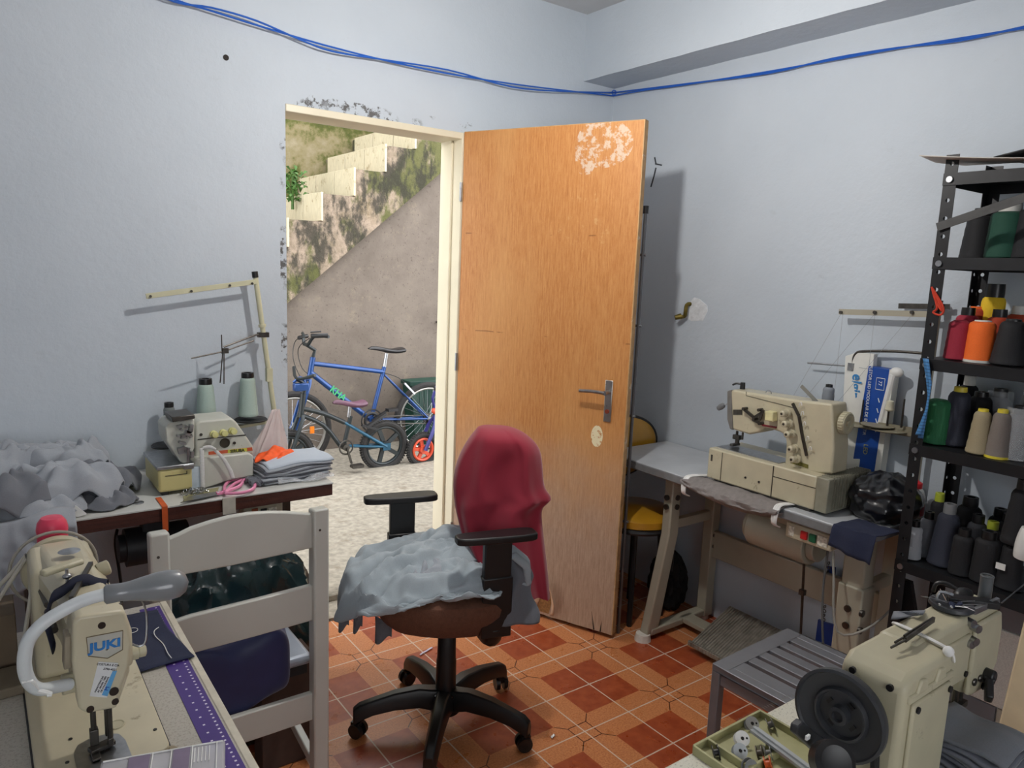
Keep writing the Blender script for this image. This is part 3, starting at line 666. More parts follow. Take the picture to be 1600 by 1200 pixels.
w = MB(); w.bb((XB+.03, b0.y-.012, zt), (XB+.12, ysp2, zt+.003)); w.build('slide_plate', STEEL, base, True)
# ribbed grey end box
yg0 = b1.y; yg1 = yg0-.045
w = MB(); w.bb((XB, yg1, zb), (XB+.27, yg0, zt)); 
gb = w.build('motor_cover', mat('sage_grey_cover', (140, 138, 122), .5), t, True, bevel=.004)
w = MB()
for k in range(15): w.bb((XB+.03+k*.0155, yg1-.003, zb+.01), (XB+.036+k*.0155, yg1+.002, zt-.004))
for k in range(15): w.bb((XB+.03+k*.0155, yg1, zt-.001), (XB+.036+k*.0155, yg0, zt+.002))
w.build('cooling_rib', mat('sage_grey_rib', (120, 118, 104), .5), gb, True)
XA = 2.315; 
def QA(u, v): return at(u, v, 0, XA)
arm = [QA(*p) for p in ((1139, 612), (1145, 609), (1245, 625), (1300, 631), (1303, 700), (1300, 741), (1225, 735), (1228, 694), (1226, 680), (1218, 675), (1195, 668), (1186, 676), (1170, 679), (1143, 671), (1139, 660))]
w = MB(); w.poly(arm, (.095, 0, 0)); a_ = w.build('arm', CREAM, t, True, bevel=.008, seg=3)
w = MB(); hp = [QA(*p) for p in ((1137, 611), (1143, 609), (1146, 672), (1141, 670), (1137, 655))]; w.poly([p+Vector((-.004, 0, 0)) for p in hp], (.103, 0, 0)); w.build('end_cover', mat('warm_grey_cover', (112, 110, 106), .5), t, True, bevel=.003)
w = MB(); p0 = QA(1166, 618); p1 = QA(1244, 638); w.bar(p0+Vector((-.001, 0, 0)), p1+Vector((-.001, 0, 0)), .0015, .0015); p2 = QA(1166, 612); w.bar(p0, p2, .0015, .0015)
w.build('cover_seam', DSTEEL, a_, True)
w = MB(); pp = [QA(*p) for p in ((1146, 640), (1160, 640), (1160, 648), (1146, 648))]; w.poly([p-Vector((.002, 0, 0)) for p in pp], (.003, 0, 0)); w.build('name_badge', DSTEEL, a_, True)
w = MB(); pp = [QA(*p) for p in ((1235, 717), (1263, 726), (1263, 732), (1235, 723))]; w.poly([p-Vector((.002, 0, 0)) for p in pp], (.003, 0, 0)); w.build('model_plate', mat('olive_brass', (120, 116, 60), .5, .4, var=.4, scale=200), a_, True)
w = MB(); pp = [QA(*p) for p in ((1203, 641), (1215, 643), (1215, 658), (1202, 656))]; w.poly([p-Vector((.03, 0, 0)) for p in pp], (.03, 0, 0)); w.build('thread_guard', mat('pale_yellow_plastic', (222, 214, 164), .4), t, True, bevel=.003)
w = MB()
for (u0, v0, u1, v1) in ((1165, 638, 1182, 652), (1182, 652, 1196, 643), (1180, 655, 1190, 660), (1196, 640, 1190, 656)):
    w.bar(QA(u0, v0)-Vector((.014, 0, 0)), QA(u1, v1)-Vector((.014, 0, 0)), .007, .01)
for u, v in ((1167, 638), (1183, 654), (1192, 661), (1191, 640)): p = QA(u, v); w.cyl(p-Vector((.024, 0, 0)), p+Vector((.01, 0, 0)), .006, n=12)
w.build('take_up_linkage', DSTEEL, t, True)
w = MB(); w.bar(QA(1192, 664)-Vector((.003, 0, 0)), QA(1214, 668)-Vector((.003, 0, 0)), .006, .006); w.build('red_seam_guard', mat('dull_red', (130, 40, 50), .5), t, True)
for u, v in ((1233, 645), (1236, 661), (1240, 677), (1245, 700), (1248, 716)):
    p = QA(u, v); w = MB(); X = Vector((1, 0, 0)); w.lathe([(.008, 0), (.0115, .003), (.0115, .024), (.009, .026)], p-X*.046, X, 20); w.lathe([(.015, 0), (.016, .004), (.010, .006), (.016, .008), (.015, .012)], p-X*.02, X, 22); w.cyl(p-X*.02, p, .007)
    k_ = w.build('tension_dial', CREAM, t, True)
    w = MB(); w.cyl(p-X*.047, p-X*.0458, .0045, n=10); w.build('dial_hole', DSTEEL, k_, True)
w = MB()
for u, v in ((1254, 632), (1257, 646), (1260, 662), (1265, 685), (1269, 701)):
    p = QA(u, v)-Vector((.01, 0, 0)); w.tube([p+Vector((0, .006, -.008)), p+Vector((-.004, .002, .006)), p+Vector((-.006, -.005, .008)), p+Vector((-.004, -.006, -.002))], .0016, 6, 3)
each(w, 'thread_eyelet', WHITEPLA, t, True)
w = MB(); 
for (u0, v0, u1, v1) in ((1240, 630, 1250, 650), (1250, 650, 1255, 680), (1255, 680, 1262, 712)): w.bar(QA(u0, v0)-Vector((.006, 0, 0)), QA(u1, v1)-Vector((.006, 0, 0)), .008, .008)
w.build('dial_bracket', DSTEEL, t, True)
# needle bar, presser foot
w = MB(); p = at(1155, 678, 0, XA+.05); f = at(1153, 700, 0, XA+.05)
w.cyl(p+Vector((0, .01, .01)), (p.x, p.y+.01, zt+.03), .005, n=10); w.cyl(p+Vector((0, -.016, .01)), (p.x, p.y-.016, zt+.035), .004, n=10); w.box((p.x, p.y+.008, zt+.04), (.02, .03, .018)); w.box((p.x-.01, p.y+.008, zt+.012), (.045, .016, .01)); w.box((p.x, p.y+.006, zt+.022), (.012, .014, .02))
w.build('presser_foot', DSTEEL, t, True, bevel=.002)
w = MB(); pp = at(1160, 608, 0, XA+.05); w.cyl(pp-Vector((0, 0, .01)), pp+Vector((0, 0, .026)), .011, .009, 14); w.tube([pp+Vector((0, 0, .018)), pp+Vector((-.01, .02, .02)), pp+Vector((-.015, .035, .012))], .004, 6); w.build('oil_cap', BLACK, t, True)
w = MB(); k0 = at(1140, 627, 0, XA+.01); k1 = at(1118, 641, 0, XA+.005); w.tube([k0+Vector((.01, -.01, 0)), k0.lerp(k1, .45)], .003, 6, 1); w.build('lifter_rod', STEEL, t, True)
w = MB(); dv = (k1-k0).normalized(); w.lathe([(.004, 0), (.010, .006), (.012, .02), (.009, .034), (.004, .038)], k0.lerp(k1, .35), dv, 14); w.build('lifter_grip', mat('grey_grip', (110, 112, 114), .5), t, True)
w = MB(); rg = at(1201, 615, 0, XA+.05); w.torus(rg, (1, 0, 0), .012, .0018, 20, 6, 0, math.pi); w.build('wire_loop', STEEL, t, True)
# pulley at the right end
w = MB(); pc = at(1300, 660, 0, XA+.04); pc = Vector((XA+.046, at(1303, 660, 0, XA).y+.004, pc.z+.006)); Yd = Vector((0, -1, 0))
w.cyl(pc-Yd*.02, pc+Yd*.01, .02, n=20); w.lathe([(.034, 0), (.037, .004), (.037, .02), (.034, .024), (.026, .024), (.024, .018), (.01, .018), (.01, .026), (.0, .026)], pc+Yd*.008, Yd, 36)
for k in range(24):
    a = k/24*6.283; w.box(pc+Yd*.02+Vector((math.cos(a)*.037, 0, math.sin(a)*.037)), (.004, .018, .004), rot=(0, -a, 0))
w.build('handwheel', CREAM2, t, True)
w = MB(); w.poly([at(*p, 0, XA+.02) for p in ((1268, 622), (1287, 634), (1283, 640), (1271, 640))], (.004, 0, 0)); w.bar(at(1252, 603, 0, XA+.03), at(1286, 638, 0, XA+.03), .004, .012); w.bar(at(1286, 638, 0, XA+.03), at(1272, 680, 0, XA+.03), .012, .03); w.build('belt_guard', mat('grey_guard', (128, 128, 122), .5), t, True)
# bag, offcut, cone, thread stand
BAG = mat('black_bin_bag', (18, 19, 24), .28, var=.2, scale=20, bump=.35, bscale=14, coat=.4)
def blobmesh(c, rad, seed, amp=.14, nn=48, mm=26, flat=-1e9, fr=3.2):
    vs = MB()
    def fn(a, b):
        th = b*math.pi; ph = a*2*math.pi; d = Vector((math.sin(th)*math.cos(ph), math.sin(th)*math.sin(ph), math.cos(th)))
        k = 1+amp*(1-abs(noise.noise(d*fr+Vector((seed, 0, 0))))*2.2)+amp*.6*(.4-abs(noise.noise(d*fr*2.3+Vector((0, seed, 0)))))
        p = Vector((d.x*rad[0]*k, d.y*rad[1]*k, d.z*rad[2]*k)); p.z = max(p.z, flat); return Vector(c)+p
    vs.grid(fn, nn, mm, closeu=True); return vs
c_ = at(1347, 795, 0, 2.38)
tag(blobmesh((2.455, 1.175, TZ+.062), (.12, .10, .085), 3.3, .12, 80, 44, -.060, 2.0).build('plastic_bag', BAG), 'black crumpled plastic bag full of scraps at the end of the grey table', 'bag')
w = MB()
def ofc(a, b):
    x = XF+.12-.17*b; y = 1.20-.14*a+.02*b; z = TZ+.004
    if x < XF-.006: z = TZ+.004-(XF-.006-x)*1.6-.02*a; x = XF-.012-(XF-.006-x)*.12
    return Vector((x+.004*math.sin(a*9), y, z+.004*noise.noise(Vector((a*5, b*5, 1)))))
w.grid(ofc, 20, 24); tag(w.build('denim_offcut', DENIM, solid=.003), 'navy denim offcut hanging over the front corner of the grey table', 'cloth')
# cones ----------------------------------------------------------------
def cone_mesh(name, m, core, loc, r0, r1, h, label, group, tip=.18, tipr=None, base=False, lean=None, cat='thread cone', wrap=False):
    t = thing(name, label, cat, loc, 0, group)
    w = MB(); n_ = 26
    prof = [(r0*.55, .0), (r0*.93, .002), (r0, h*.04), (r0*.99, h*.1)]
    for k in range(8):
        f = .12+.78*k/7; prof.append((r0+(r1-r0)*f+(.0006 if k % 2 else -.0004), h*f))
    prof += [(r1*.94, h*.96), (r1*.7, h), (r1*.5, h)]
    w.lathe(prof, n=n_); w.build('thread', m, t)
    w = MB(); tr = tipr or r1*.62; w.lathe([(tr, h*.9), (tr*1.05, h*(1+tip*.3)), (tr, h*(1+tip)), (tr*.6, h*(1+tip)), (tr*.55, h*.95)], n=18); w.build('cone_core', core, t)
    if base:
        w = MB(); w.lathe([(r0*.9, -.0), (r0*1.02, .0), (r0*1.02, .007), (r0*.9, .008)], n=24); w.build('base_rim', core, t)
    if wrap:
        w = MB(); w.grid(lambda a, b: Vector(((r0*1.12+.004*noise.noise(Vector((a*20, b*8, 1))))*math.cos(a*6.283)*(1-.25*b), (r0*1.12+.004*noise.noise(Vector((a*20, b*8, 5))))*math.sin(a*6.283)*(1-.25*b), h*(b*1.12)+.002)), 40, 14, closeu=True)
        w.build('plastic_wrap', CLEAR, t)
    if lean: t.rotation_euler = lean
    return t
CLEAR = mat('clear_film', (235, 240, 245), .12, alpha=.28, var=.02, bump=.8, bscale=40)
def thr(nm, rgb): return mat('thread_'+nm, rgb, .75, var=.07, scale=300, bump=.25, bscale=260, sheen=.03, stretch=(1, 1, 3))
BLK = thr('black', (18, 19, 24)); NVY = thr('charcoal_navy', (40, 44, 58)); GRN = thr('green', (34, 104, 66)); DGRN = thr('dark_green', (18, 70, 54)); CRM = thr('crimson', (150, 28, 52)); ORT = thr('orange', (236, 106, 30)); REDO = thr('brick', (180, 66, 36)); YLW = thr('yellow', (236, 196, 40))
BEI = thr('beige', (152, 140, 112)); TAU = thr('taupe', (116, 108, 102)); LGR = thr('light_grey', (158, 162, 168)); MGR = thr('mid_grey', (96, 100, 108)); SAGE = thr('sage', (166, 186, 178)); CHA = thr('charcoal', (40, 42, 48))
YCORE = mat('yellow_core', (214, 196, 60), .4); BCORE = mat('black_core', (20, 20, 22), .35); WCORE = mat('white_core', (206, 206, 200), .4); LCORE = mat('lime_core', (176, 186, 60), .4); GCORE = mat('grey_core', (120, 122, 124), .4)
# thread stand on the right wall side
t = thing('thread_stand', 'beige thread stand rising beside the black rack on the grey table', 'thread stand', (2.6, 1.20, TZ))
XS = 2.60; 
def W(u, v, x=XS): return at(u, v, 0, x)
pt = W(1466, 486); pbm = (XS, W(1440, 700).y, TZ)
w = MB(); w.cyl((XS, pt.y, TZ), (XS, pt.y, pt.z), .010, n=12); w.cyl((XS, pt.y, TZ), (XS, pt.y, TZ+.03), .018); w.build('post', TMETAL, t, True)
w = MB(); w.cyl((XS, pt.y, pt.z), (XS, pt.y, pt.z+.035), .011, n=12); w.build('post_cap', BLACK, t, True)
w = MB(); a0 = W(1311, 487, XS-.015); a1 = W(1470, 492, XS-.015); w.bar(a0, (a1.x, pt.y, a1.z), .020, .004, Vector((1, 0, 0))); w.build('thread_arm', TMETAL, t, True)
w = MB(); b0 = W(1404, 478, XS+.01); w.bar(b0, (XS+.01, pt.y-.03, W(1460, 478).z), .018, .004, Vector((1, 0, 0))); w.build('rear_thread_arm', DSTEEL, t, True)
w = MB()
for u in (1314, 1367, 1425): p = W(u, 488, XS-.02); w.cyl(p-Vector((.005, 0, 0)), p+Vector((.004, 0, 0)), .006, n=10)
each(w, 'arm_eyelet', DSTEEL, t, True)
w = MB(); w.tube([(XS-.01, pt.y, W(1430, 550).z), W(1400, 549), W(1350, 549), W(1338, 552), W(1333, 562), W(1332, 575)], .005, 8, 3); w.build('bent_rod', DSTEEL, t, True)
w = MB(); w.tube([W(1262, 567), W(1328, 572), W(1383, 580)], .0035, 8, 1); w.box(W(1331, 573), (.02, .022, .028)); w.build('cross_rod', STEEL, t, True)
w = MB()
for u, v in ((1335, 663), (1388, 672), (1372, 664)):
    p = at(u, v, 0, 2.57); w.lathe([(.002, -.004), (.056, -.002), (.058, .001), (.02, .004), (.002, .004)], p, (0, 0, 1), 30)
    w.bar(p, (XS, pt.y, p.z), .006, .02)
w.build('spool_plate', mat('beige_plate', (146, 140, 120), .5), t, True)
w = MB()
for u, v, h in ((1345, 663, .09), (1385, 672, .09), (1408, 668, .10)):
    p = at(u, v, 0, 2.57); w.cyl(p, p+Vector((0, 0, h)), .004, .003, 8)
each(w, 'spool_pin', DSTEEL, t, True)
w = MB(); p = at(1390, 640, 0, 2.57); w.lathe([(.012, -.005), (.016, .0), (.011, .03), (.008, .032)], p, (0, 0, 1), 14); w.build('cone_holder', mat('ivory_plastic', (214, 210, 188), .4), t, True)
w = MB()
for a, b in (((1314, 490), (1240, 618)), ((1317, 490), (1303, 620)), ((1367, 490), (1258, 622)), ((1367, 490), (1358, 570)), ((1425, 492), (1290, 650))):
    q_ = at(*b, 0, 2.5); w.tube([W(*a, XS-.02), q_], .0005, 4, 1)
each(w, 'loose_thread', mat('pale_thread', (140, 142, 146), .8), t, True)
p = at(1293, 628, 0, 2.5)
cone_mesh('thread_cone', thr('steel_grey', (130, 136, 144)), BCORE, (2.5, p.y, p.z-.045), .024, .019, .10, 'grey thread cone on the cream machine beside its handwheel', 'thread cones on machines', .1, .012)
# flat light boxes leaning on the wall
BX = mat('blue_carton', (24, 74, 160), .4, var=.06); WX = mat('white_carton', (222, 222, 216), .45, var=.03)
t = thing('lamp_carton', 'white and blue light fitting carton leaning on the right wall', 'box', (2.6, 1.30, TZ))
pts = [W(1326, 558), W(1346, 550), W(1368, 552), W(1371, 562), W(1362, 676), W(1318, 668)]
w = MB(); w.poly([W(1327, 556, 2.625), W(1346, 550, 2.625), W(1372, 553, 2.625), W(1362, 664, 2.625), W(1345, 740, 2.60), W(1318, 740, 2.60)], (-.028, 0, 0)); w.build('carton', WX, t, True, bevel=.002)
text('elgin', .05, mat('logo_blue', (50, 130, 190), .4), t, W(1337, 604, 2.592), W(1334, 632)-W(1340, 580), W(1370, 600)-W(1337, 600), .0008, 'carton_logo', bold=.001)
w = MB()
for k in range(7): w.bar(W(1333-k*2, 655+k*0, 2.592) if 0 else W(1336-(k % 2)*6, 636+k*9, 2.592), W(1335-(k % 2)*6, 642+k*9, 2.592), .001, .003)
w.build('small_print', mat('print_blue', (70, 130, 180), .5), t, True)
t = thing('light_fitting_box', 'long blue LED lamp box with white print behind the spool plates', 'box', (2.58, 1.28, TZ))
w = MB(); w.poly([W(1357, 572, 2.58), W(1390, 577, 2.58), W(1365, 745, 2.58), W(1328, 745, 2.58)], (.04, 0, 0)); w.build('carton', BX, t, True, bevel=.002)
w = MB(); w.poly([W(1390, 577, 2.5795), W(1398, 578, 2.5795), W(1374, 745, 2.5795), W(1365, 745, 2.5795)], (.04, 0, 0)); w.build('carton_side', WX, t, True)
up_ = (W(1357, 572)-W(1350, 640)).normalized(); WT = mat('white_print', (230, 234, 238), .5)
text('REFLETOR LED MODULAR DE EMBUTIR', .0155, WT, t, W(1356, 622, 2.578), -up_, W(1380, 620)-W(1350, 620), .0005, 'printed_name')
text('LED', .022, mat('print_gold', (170, 170, 110), .5), t, W(1352, 702, 2.578), -up_, W(1380, 620)-W(1350, 620), .0005, 'led_mark')
w = MB(); fr2 = [W(1370, 590, 2.578), W(1383, 592, 2.578), W(1381, 610, 2.578), W(1368, 608, 2.578)]
for i in range(4): w.bar(fr2[i], fr2[(i+1) % 4], .001, .002)
for v in (622, 638, 654, 668): w.bar(W(1372-(v-622)*.12, v, 2.578), W(1374-(v-622)*.12, v+7, 2.578), .001, .003)
each(w, 'printed_icon', WT, t, True); text('77', .018, WT, t, W(1375, 599, 2.578), -up_, W(1390, 620)-W(1350, 620), .0005, 'printed_number')
w = MB(); p = W(1399, 582); w.sphere(W(1401, 582, 2.59), .02, 14, 8, (.8, 1.2, .9)); w.cyl(W(1396, 586, 2.585), W(1374, 668, 2.585), .012, .01, 10); tag(w.build('crumpled_bag_roll', WHITEPLA), 'white rolled plastic tube beside the blue lamp box', 'tube')
# bottles
def bottle(u, v, capm, bodym, label, s=1, x=2.52, tip=True):
    p = at(u, v, 0, x); t = thing('glue_bottle', label, 'bottle', (x, p.y, TZ))
    w = MB(); w.lathe([(.022*s, 0), (.025*s, .004), (.025*s, .055*s), (.020*s, .07*s), (.012*s, .078*s)], n=20); w.build('bottle_body', bodym, t)
    w = MB(); w.lathe([(.015*s, .076*s), (.015*s, .09*s), (.006*s, .095*s), (.002*s, .125*s if tip else .1*s), (0.0001, .126*s if tip else .101*s)], n=16); w.build('cap', capm, t)
    return t
REDP = mat('red_plastic', (200, 36, 44), .4); 
bottle(1375, 735, REDP, mat('milky_plastic', (220, 214, 212), .4, alpha=.85), 'milky squeeze bottle with red nozzle behind the black bag', 1.15, 2.60)
b2 = bottle(1427, 770, REDP, WHITEPLA, 'white bottle with red cap and red label behind the rack post', 1.3, 2.56, False)
b2.location = (2.56, at(1430, 770, 0, 2.56).y, TZ)
w = MB(); w.lathe([(.0335, .008), (.0335, .045)], (0, 0, 0), n=20, caps=False); w.build('red_label', mat('red_label', (170, 30, 44), .5, var=.3, scale=90), b2)
# ================================================================ CORNER BEHIND THE DOOR
YV = mat('mustard_vinyl', (176, 128, 30), .3, var=.1, scale=12, coat=.4)
t = thing('padded_stool', 'mustard vinyl stool with black trimmed backrest behind the door by the grey table', 'chair', (2.34, 2.20, 0))
w = MB()
def pad(c, ax, r, th, sy=1):
    u_ = frame(ax); m = MB(); prof = [(0.0001, -th/2), (r*.8, -th/2), (r, -th*.2), (r, th*.2), (r*.85, th*.45), (0.0001, th*.6)]
    m.lathe(prof, c, ax, 30, False); return m
bc = Vector((2.385, 2.362, .735)); ba = Vector((0, -1, 0))
def squash(m): m.v = [Vector((bc.x+(p.x-bc.x)*1.62, p.y, p.z)) for p in m.v]; return m
squash(pad(bc, ba, .138, .045)).build('backrest', YV, t, True)
w = MB(); w.torus(bc, ba, .139, .010, 44, 8); squash(w).build('backrest_trim', BLACK, t, True)
pad((2.34, 2.19, .47), (0, 0, 1), .175, .07).build('seat', YV, t, True)
w = MB(); w.torus((2.34, 2.19, .44), (0, 0, 1), .172, .012, 36, 8); w.build('seat_trim', BLACK, t, True)
for a in (45, 135, 225, 315):
    w = MB(); w.tube([(2.34+.11*math.cos(R(a)), 2.20+.11*math.sin(R(a)), .44), (2.34+.14*math.cos(R(a)), 2.20+.14*math.sin(R(a)), 0)], .012, 8, 1); w.build('leg', BLACK, t, True)
w = MB(); w.tube([(2.385, 2.385, .70), (2.385, 2.39, .56), (2.35, 2.30, .44)], .013, 8, 3); w.build('back_support', BLACK, t, True)
t = thing('black_bag', 'black bag lying on the floor under the grey table near the stool', 'bag', (2.43, 2.16, 0))
blobmesh((2.53, 2.15, .12), (.075, .08, .13), 8, .2, 40, 22, -.12).build('bag_body', mat('black_cloth', (20, 20, 22), .9, var=.2), t, True)
w = MB(); w.tube([(2.49, 2.10, .2), (2.50, 2.11, .3), (2.55, 2.18, .3), (2.56, 2.20, .2)], .008, 6, 4); w.build('strap', BLACK, t, True)
t = thing('drying_rack', 'folded grey metal drying rack with black caps behind the open door', 'drying rack', (2.22, 2.15, 0))
def dp(a, off): # point along the door leaf line, off behind it
    d_ = dd.normalized(); n_ = Vector((-d_.y, d_.x, 0)); return H+d_*a+n_*off
ALU = mat('dull_aluminium', (112, 114, 118), .35, .8, var=.1)
for a in (.50, .8225):
    w = MB(); p = dp(a, .068); w.cyl(p, p+Vector((0, 0, 1.76)), .007, n=8); w.build('upright', ALU, t, True); w = MB(); w.cyl(p+Vector((0, 0, 1.76)), p+Vector((0, 0, 1.79)), .011, n=8); w.build('end_cap', BLACK, t, True)
for z in (.5, .95, 1.32, 1.6):
    w = MB(); w.tube([dp(.5, .068)+Vector((0, 0, z)), dp(.835, .068)+Vector((0, 0, z))], .006, 6, 1); w.build('crossbar', ALU, t, True)
# brass hook stub in a chipped hole of the right wall, cracks
w = MB(); p = at(1078, 487, 0, XW); bm_ = []
for k in range(14):
    a = k/14*6.283; r_ = .05*(1+.35*noise.noise(Vector((math.cos(a)*2, math.sin(a)*2, 3)))); bm_.append(p+Vector((-.0015, -.035+r_*math.cos(a)*1.3, .01+r_*math.sin(a))))
w.poly(bm_, (.0015, 0, 0)); o = w.build('trim_7', mat('bare_plaster', (214, 218, 222), .9, bump=.8, bscale=60), smooth=0); struct(o)
w = MB(); w.tube([p+Vector((.0, 0, .035)), p+Vector((-.02, .004, .03)), p+Vector((-.028, .002, -.005)), p+Vector((-.022, .012, -.022)), p+Vector((-.04, .035, -.026))], .009, 8, 3); w.cyl(p+Vector((-.03, .022, -.022)), p+Vector((-.052, .04, -.03)), .014, .011, 10)
tag(w.build('brass_tap_stub', mat('old_brass', (112, 98, 44), .5, .7, var=.3)), 'old brass hook stub in the chipped hole of the right wall', 'hook')
w = MB()
for seg in (((1017, 292), (1022, 275), (1025, 262)), ((1024, 256), (1034, 258)), ((1023, 246), (1025, 256))):
    w.tube([at(*q_, 0, XW-.001) for q_ in seg], .0035, 5, 1)
struct(w.build('trim_8', mat('crack_dark', (62, 66, 72), .9)))
w = MB(); p = at(353, 90, 1, YW); w.cyl(p+Vector((0, -.002, 0)), p+Vector((0, .004, 0)), .010, n=14); tag(w.build('wall_plug', mat('plug_dark', (40, 34, 30), .8)), 'small dark plug hole in the left wall above the doorway', 'wall plug')
# blue cable along both walls
CBL = mat('blue_cable', (32, 92, 186), .45, var=.05)
t = thing('wall_cable', 'blue twin cable strung along both walls near the ceiling', 'cable', (XW, YW, 2.4))
for dz_, nm in ((0, 'cable_strand'), (.012, 'cable_strand')):
    w = MB(); pts = []
    for u, v in ((180, -45), (270, -2), (330, 17), (400, 39), (470, 60), (520, 74), (600, 94), (700, 115), (800, 131), (880, 141), (962, 148)):
        pp = at(u, v, 1, YW-.035); wob = dz_*math.sin(u*.021)*1.3; pts.append(Vector((pp.x, YW-.035-abs(dz_)*.3, pp.z+wob)))
    pts[-1] = Vector((XW-.01, YW-.012, pts[-1].z)); w.tube(pts, .0035, 6, 4); w.build(nm, CBL, t, True)
    w = MB(); pts = [Vector((XW-.01, YW-.012, pts[-1].z))]
    for u, v in ((1000, 142), (1080, 131), (1200, 112), (1300, 94), (1400, 76), (1500, 60), (1600, 44), (1700, 26)):
        pp = at(u, v, 0, XW-.02); pts.append(Vector((XW-.02, pp.y, pp.z+dz_*math.sin(u*.02)*.6)))
    w.tube(pts, .0035, 6, 4); w.build(nm, CBL, t, True)
w = MB(); w.torus((XW-.012, YW-.014, pts[0].z), (1, 1, 0), .010, .003, 14, 6); w.build('cable_knot', CBL, t, True)
# ================================================================ OFFICE CHAIR
OC = Vector((1.2, 1.93, 0)); CB = mat('chair_black_plastic', (20, 20, 22), .38, var=.1, scale=30)
t = thing('office_chair', 'black five star office chair with brown seat beneath grey garments', 'office chair', OC)
w = MB()
for k in range(5):
    a = R(14+72*k); d_ = Vector((math.cos(a), math.sin(a), 0)); s_ = Vector((-d_.y, d_.x, 0)); vs = []; 
    st_ = [(.02, .105, .055, .07), (.09, .120, .046, .062), (.17, .115, .040, .054), (.24, .100, .036, .048), (.282, .086, .034, .052), (.302, .070, .030, .052)]
    for r_, z, hw, th in st_:
        for sx, sz in ((-1, -1), (1, -1), (1, .2), (.6, 1), (-.6, 1), (-1, .2)): vs.append(OC+d_*r_+s_*hw*sx*.62+Vector((0, 0, z+th*.5*sz)))
    fs = [(i*6+j, i*6+(j+1) % 6, (i+1)*6+(j+1) % 6, (i+1)*6+j) for i in range(5) for j in range(6)]+[tuple(range(6)), tuple(30+j for j in range(6))]
    w2 = MB(); w2.add(vs, fs); w2.build('star_leg', CB, t, True, bevel=.004, smooth=50)
    e = OC+d_*.292; w3 = MB(); cs = a+R(60+k*40); cd = Vector((math.cos(cs), math.sin(cs), 0)); sd = Vector((-cd.y, cd.x, 0))
    for sg in (-1, 1): w3.cyl(e+sd*sg*.008-Vector((0, 0, -.026))+cd*.008, e+sd*sg*.022-Vector((0, 0, -.026))+cd*.008, .026, .024, 20)
    w3.cyl(e+Vector((0, 0, .03)), e+Vector((0, 0, .07)), .009); w3.box(e+cd*.004+Vector((0, 0, .046)), (.03, .03, .016), rz=cs); w3.build('caster', CB, t, True)
w = MB(); w.lathe([(.05, .06), (.052, .13), (.034, .135), (.033, .24), (.031, .245), (.030, .33), (.027, .335), (.027, .42)], OC, n=24); w.build('gas_column', CB, t, True)
SC = Vector((1.175, 1.915, 0)); hd = R(163.4); fd = Vector((math.cos(hd), math.sin(hd), 0)); wd_ = Vector((-fd.y, fd.x, 0))
BRN = mat('brown_upholstery', (104, 70, 54), .95, var=.15, scale=80, bump=.5, bscale=300)
w = MB()
def seatf(a, b):
    ph = a*6.2832; c_, s_ = math.cos(ph), math.sin(ph); sup = (abs(c_)**2.6+abs(s_)**2.6)**(-1/2.6)
    rr, z = [(0.001, .395), (.10, .398), (.170, .412), (.218, .450), (.240, .505), (.240, .545), (.21, .562), (.1, .566), (.001, .568)][int(round(b*8))]
    rr *= sup*(1+.03*noise.noise(Vector((c_*3, s_*3, b*3))))
    return SC+fd*(rr*c_)+wd_*(rr*s_*1.02)+Vector((0, 0, z-.006*math.cos(ph*3)))
w.grid(seatf, 48, 9, closeu=True); w.build('seat', BRN, t, True, subsurf=1)
w = MB(); w.box(SC+Vector((0, 0, .41)), (.22, .16, .03), rz=hd); w.build('tilt_mechanism', CB, t, True, bevel=.006)
for sg, u0, nm in ((1, 0, 'armrest'), (-1, 1, 'armrest')):
    pc = (Vector((1.211, 1.687, .742)) if sg == 1 else Vector((1.135, 2.145, .745)))
    dr = fd; s_ = wd_
    w = MB(); vs = []
    for k in range(28):
        a = k/28*6.283; c_, q_ = math.cos(a), math.sin(a); sx = abs(c_)**.55*(1 if c_ > 0 else -1); sy = abs(q_)**.40*(1 if q_ > 0 else -1)
        vs.append(pc+dr*.125*sx+s_*.034*sy*(1-.12*sx))
    w.poly([p-Vector((0, 0, .011)) for p in vs], (0, 0, .022)); arm = w.build('armrest', CB, t, True, bevel=.005, seg=3)
    w = MB(); q0 = pc+Vector((0, 0, -.012)); q0 += -dr*.005
    w.box(q0-Vector((0, 0, .10)), (.085, .028, .20), rz=hd); w.box(q0-Vector((0, 0, .205)), (.095, .036, .19), rz=hd)
    inn = SC-q0; inn.z = 0
    side = (inn.dot(s_))*s_
    w.tube([q0-Vector((0, 0, .27)), q0-Vector((0, 0, .325))+side*.12, q0+side*.5-Vector((0, 0, .34))], .028, 10, 4, .8); w.build('arm_post', CB, arm, True, bevel=.004)
w = MB(); bk = atd(800, 900, 2.30); bk = Vector((1.385, 1.86, 0)); w.tube([SC+Vector((0, 0, .40)), SC-fd*.2+Vector((0, 0, .40)), bk+Vector((0, 0, .5)), bk+Vector((0, 0, .7))], .022, 10, 4, .5); w.build('back_bar', CB, t, True)
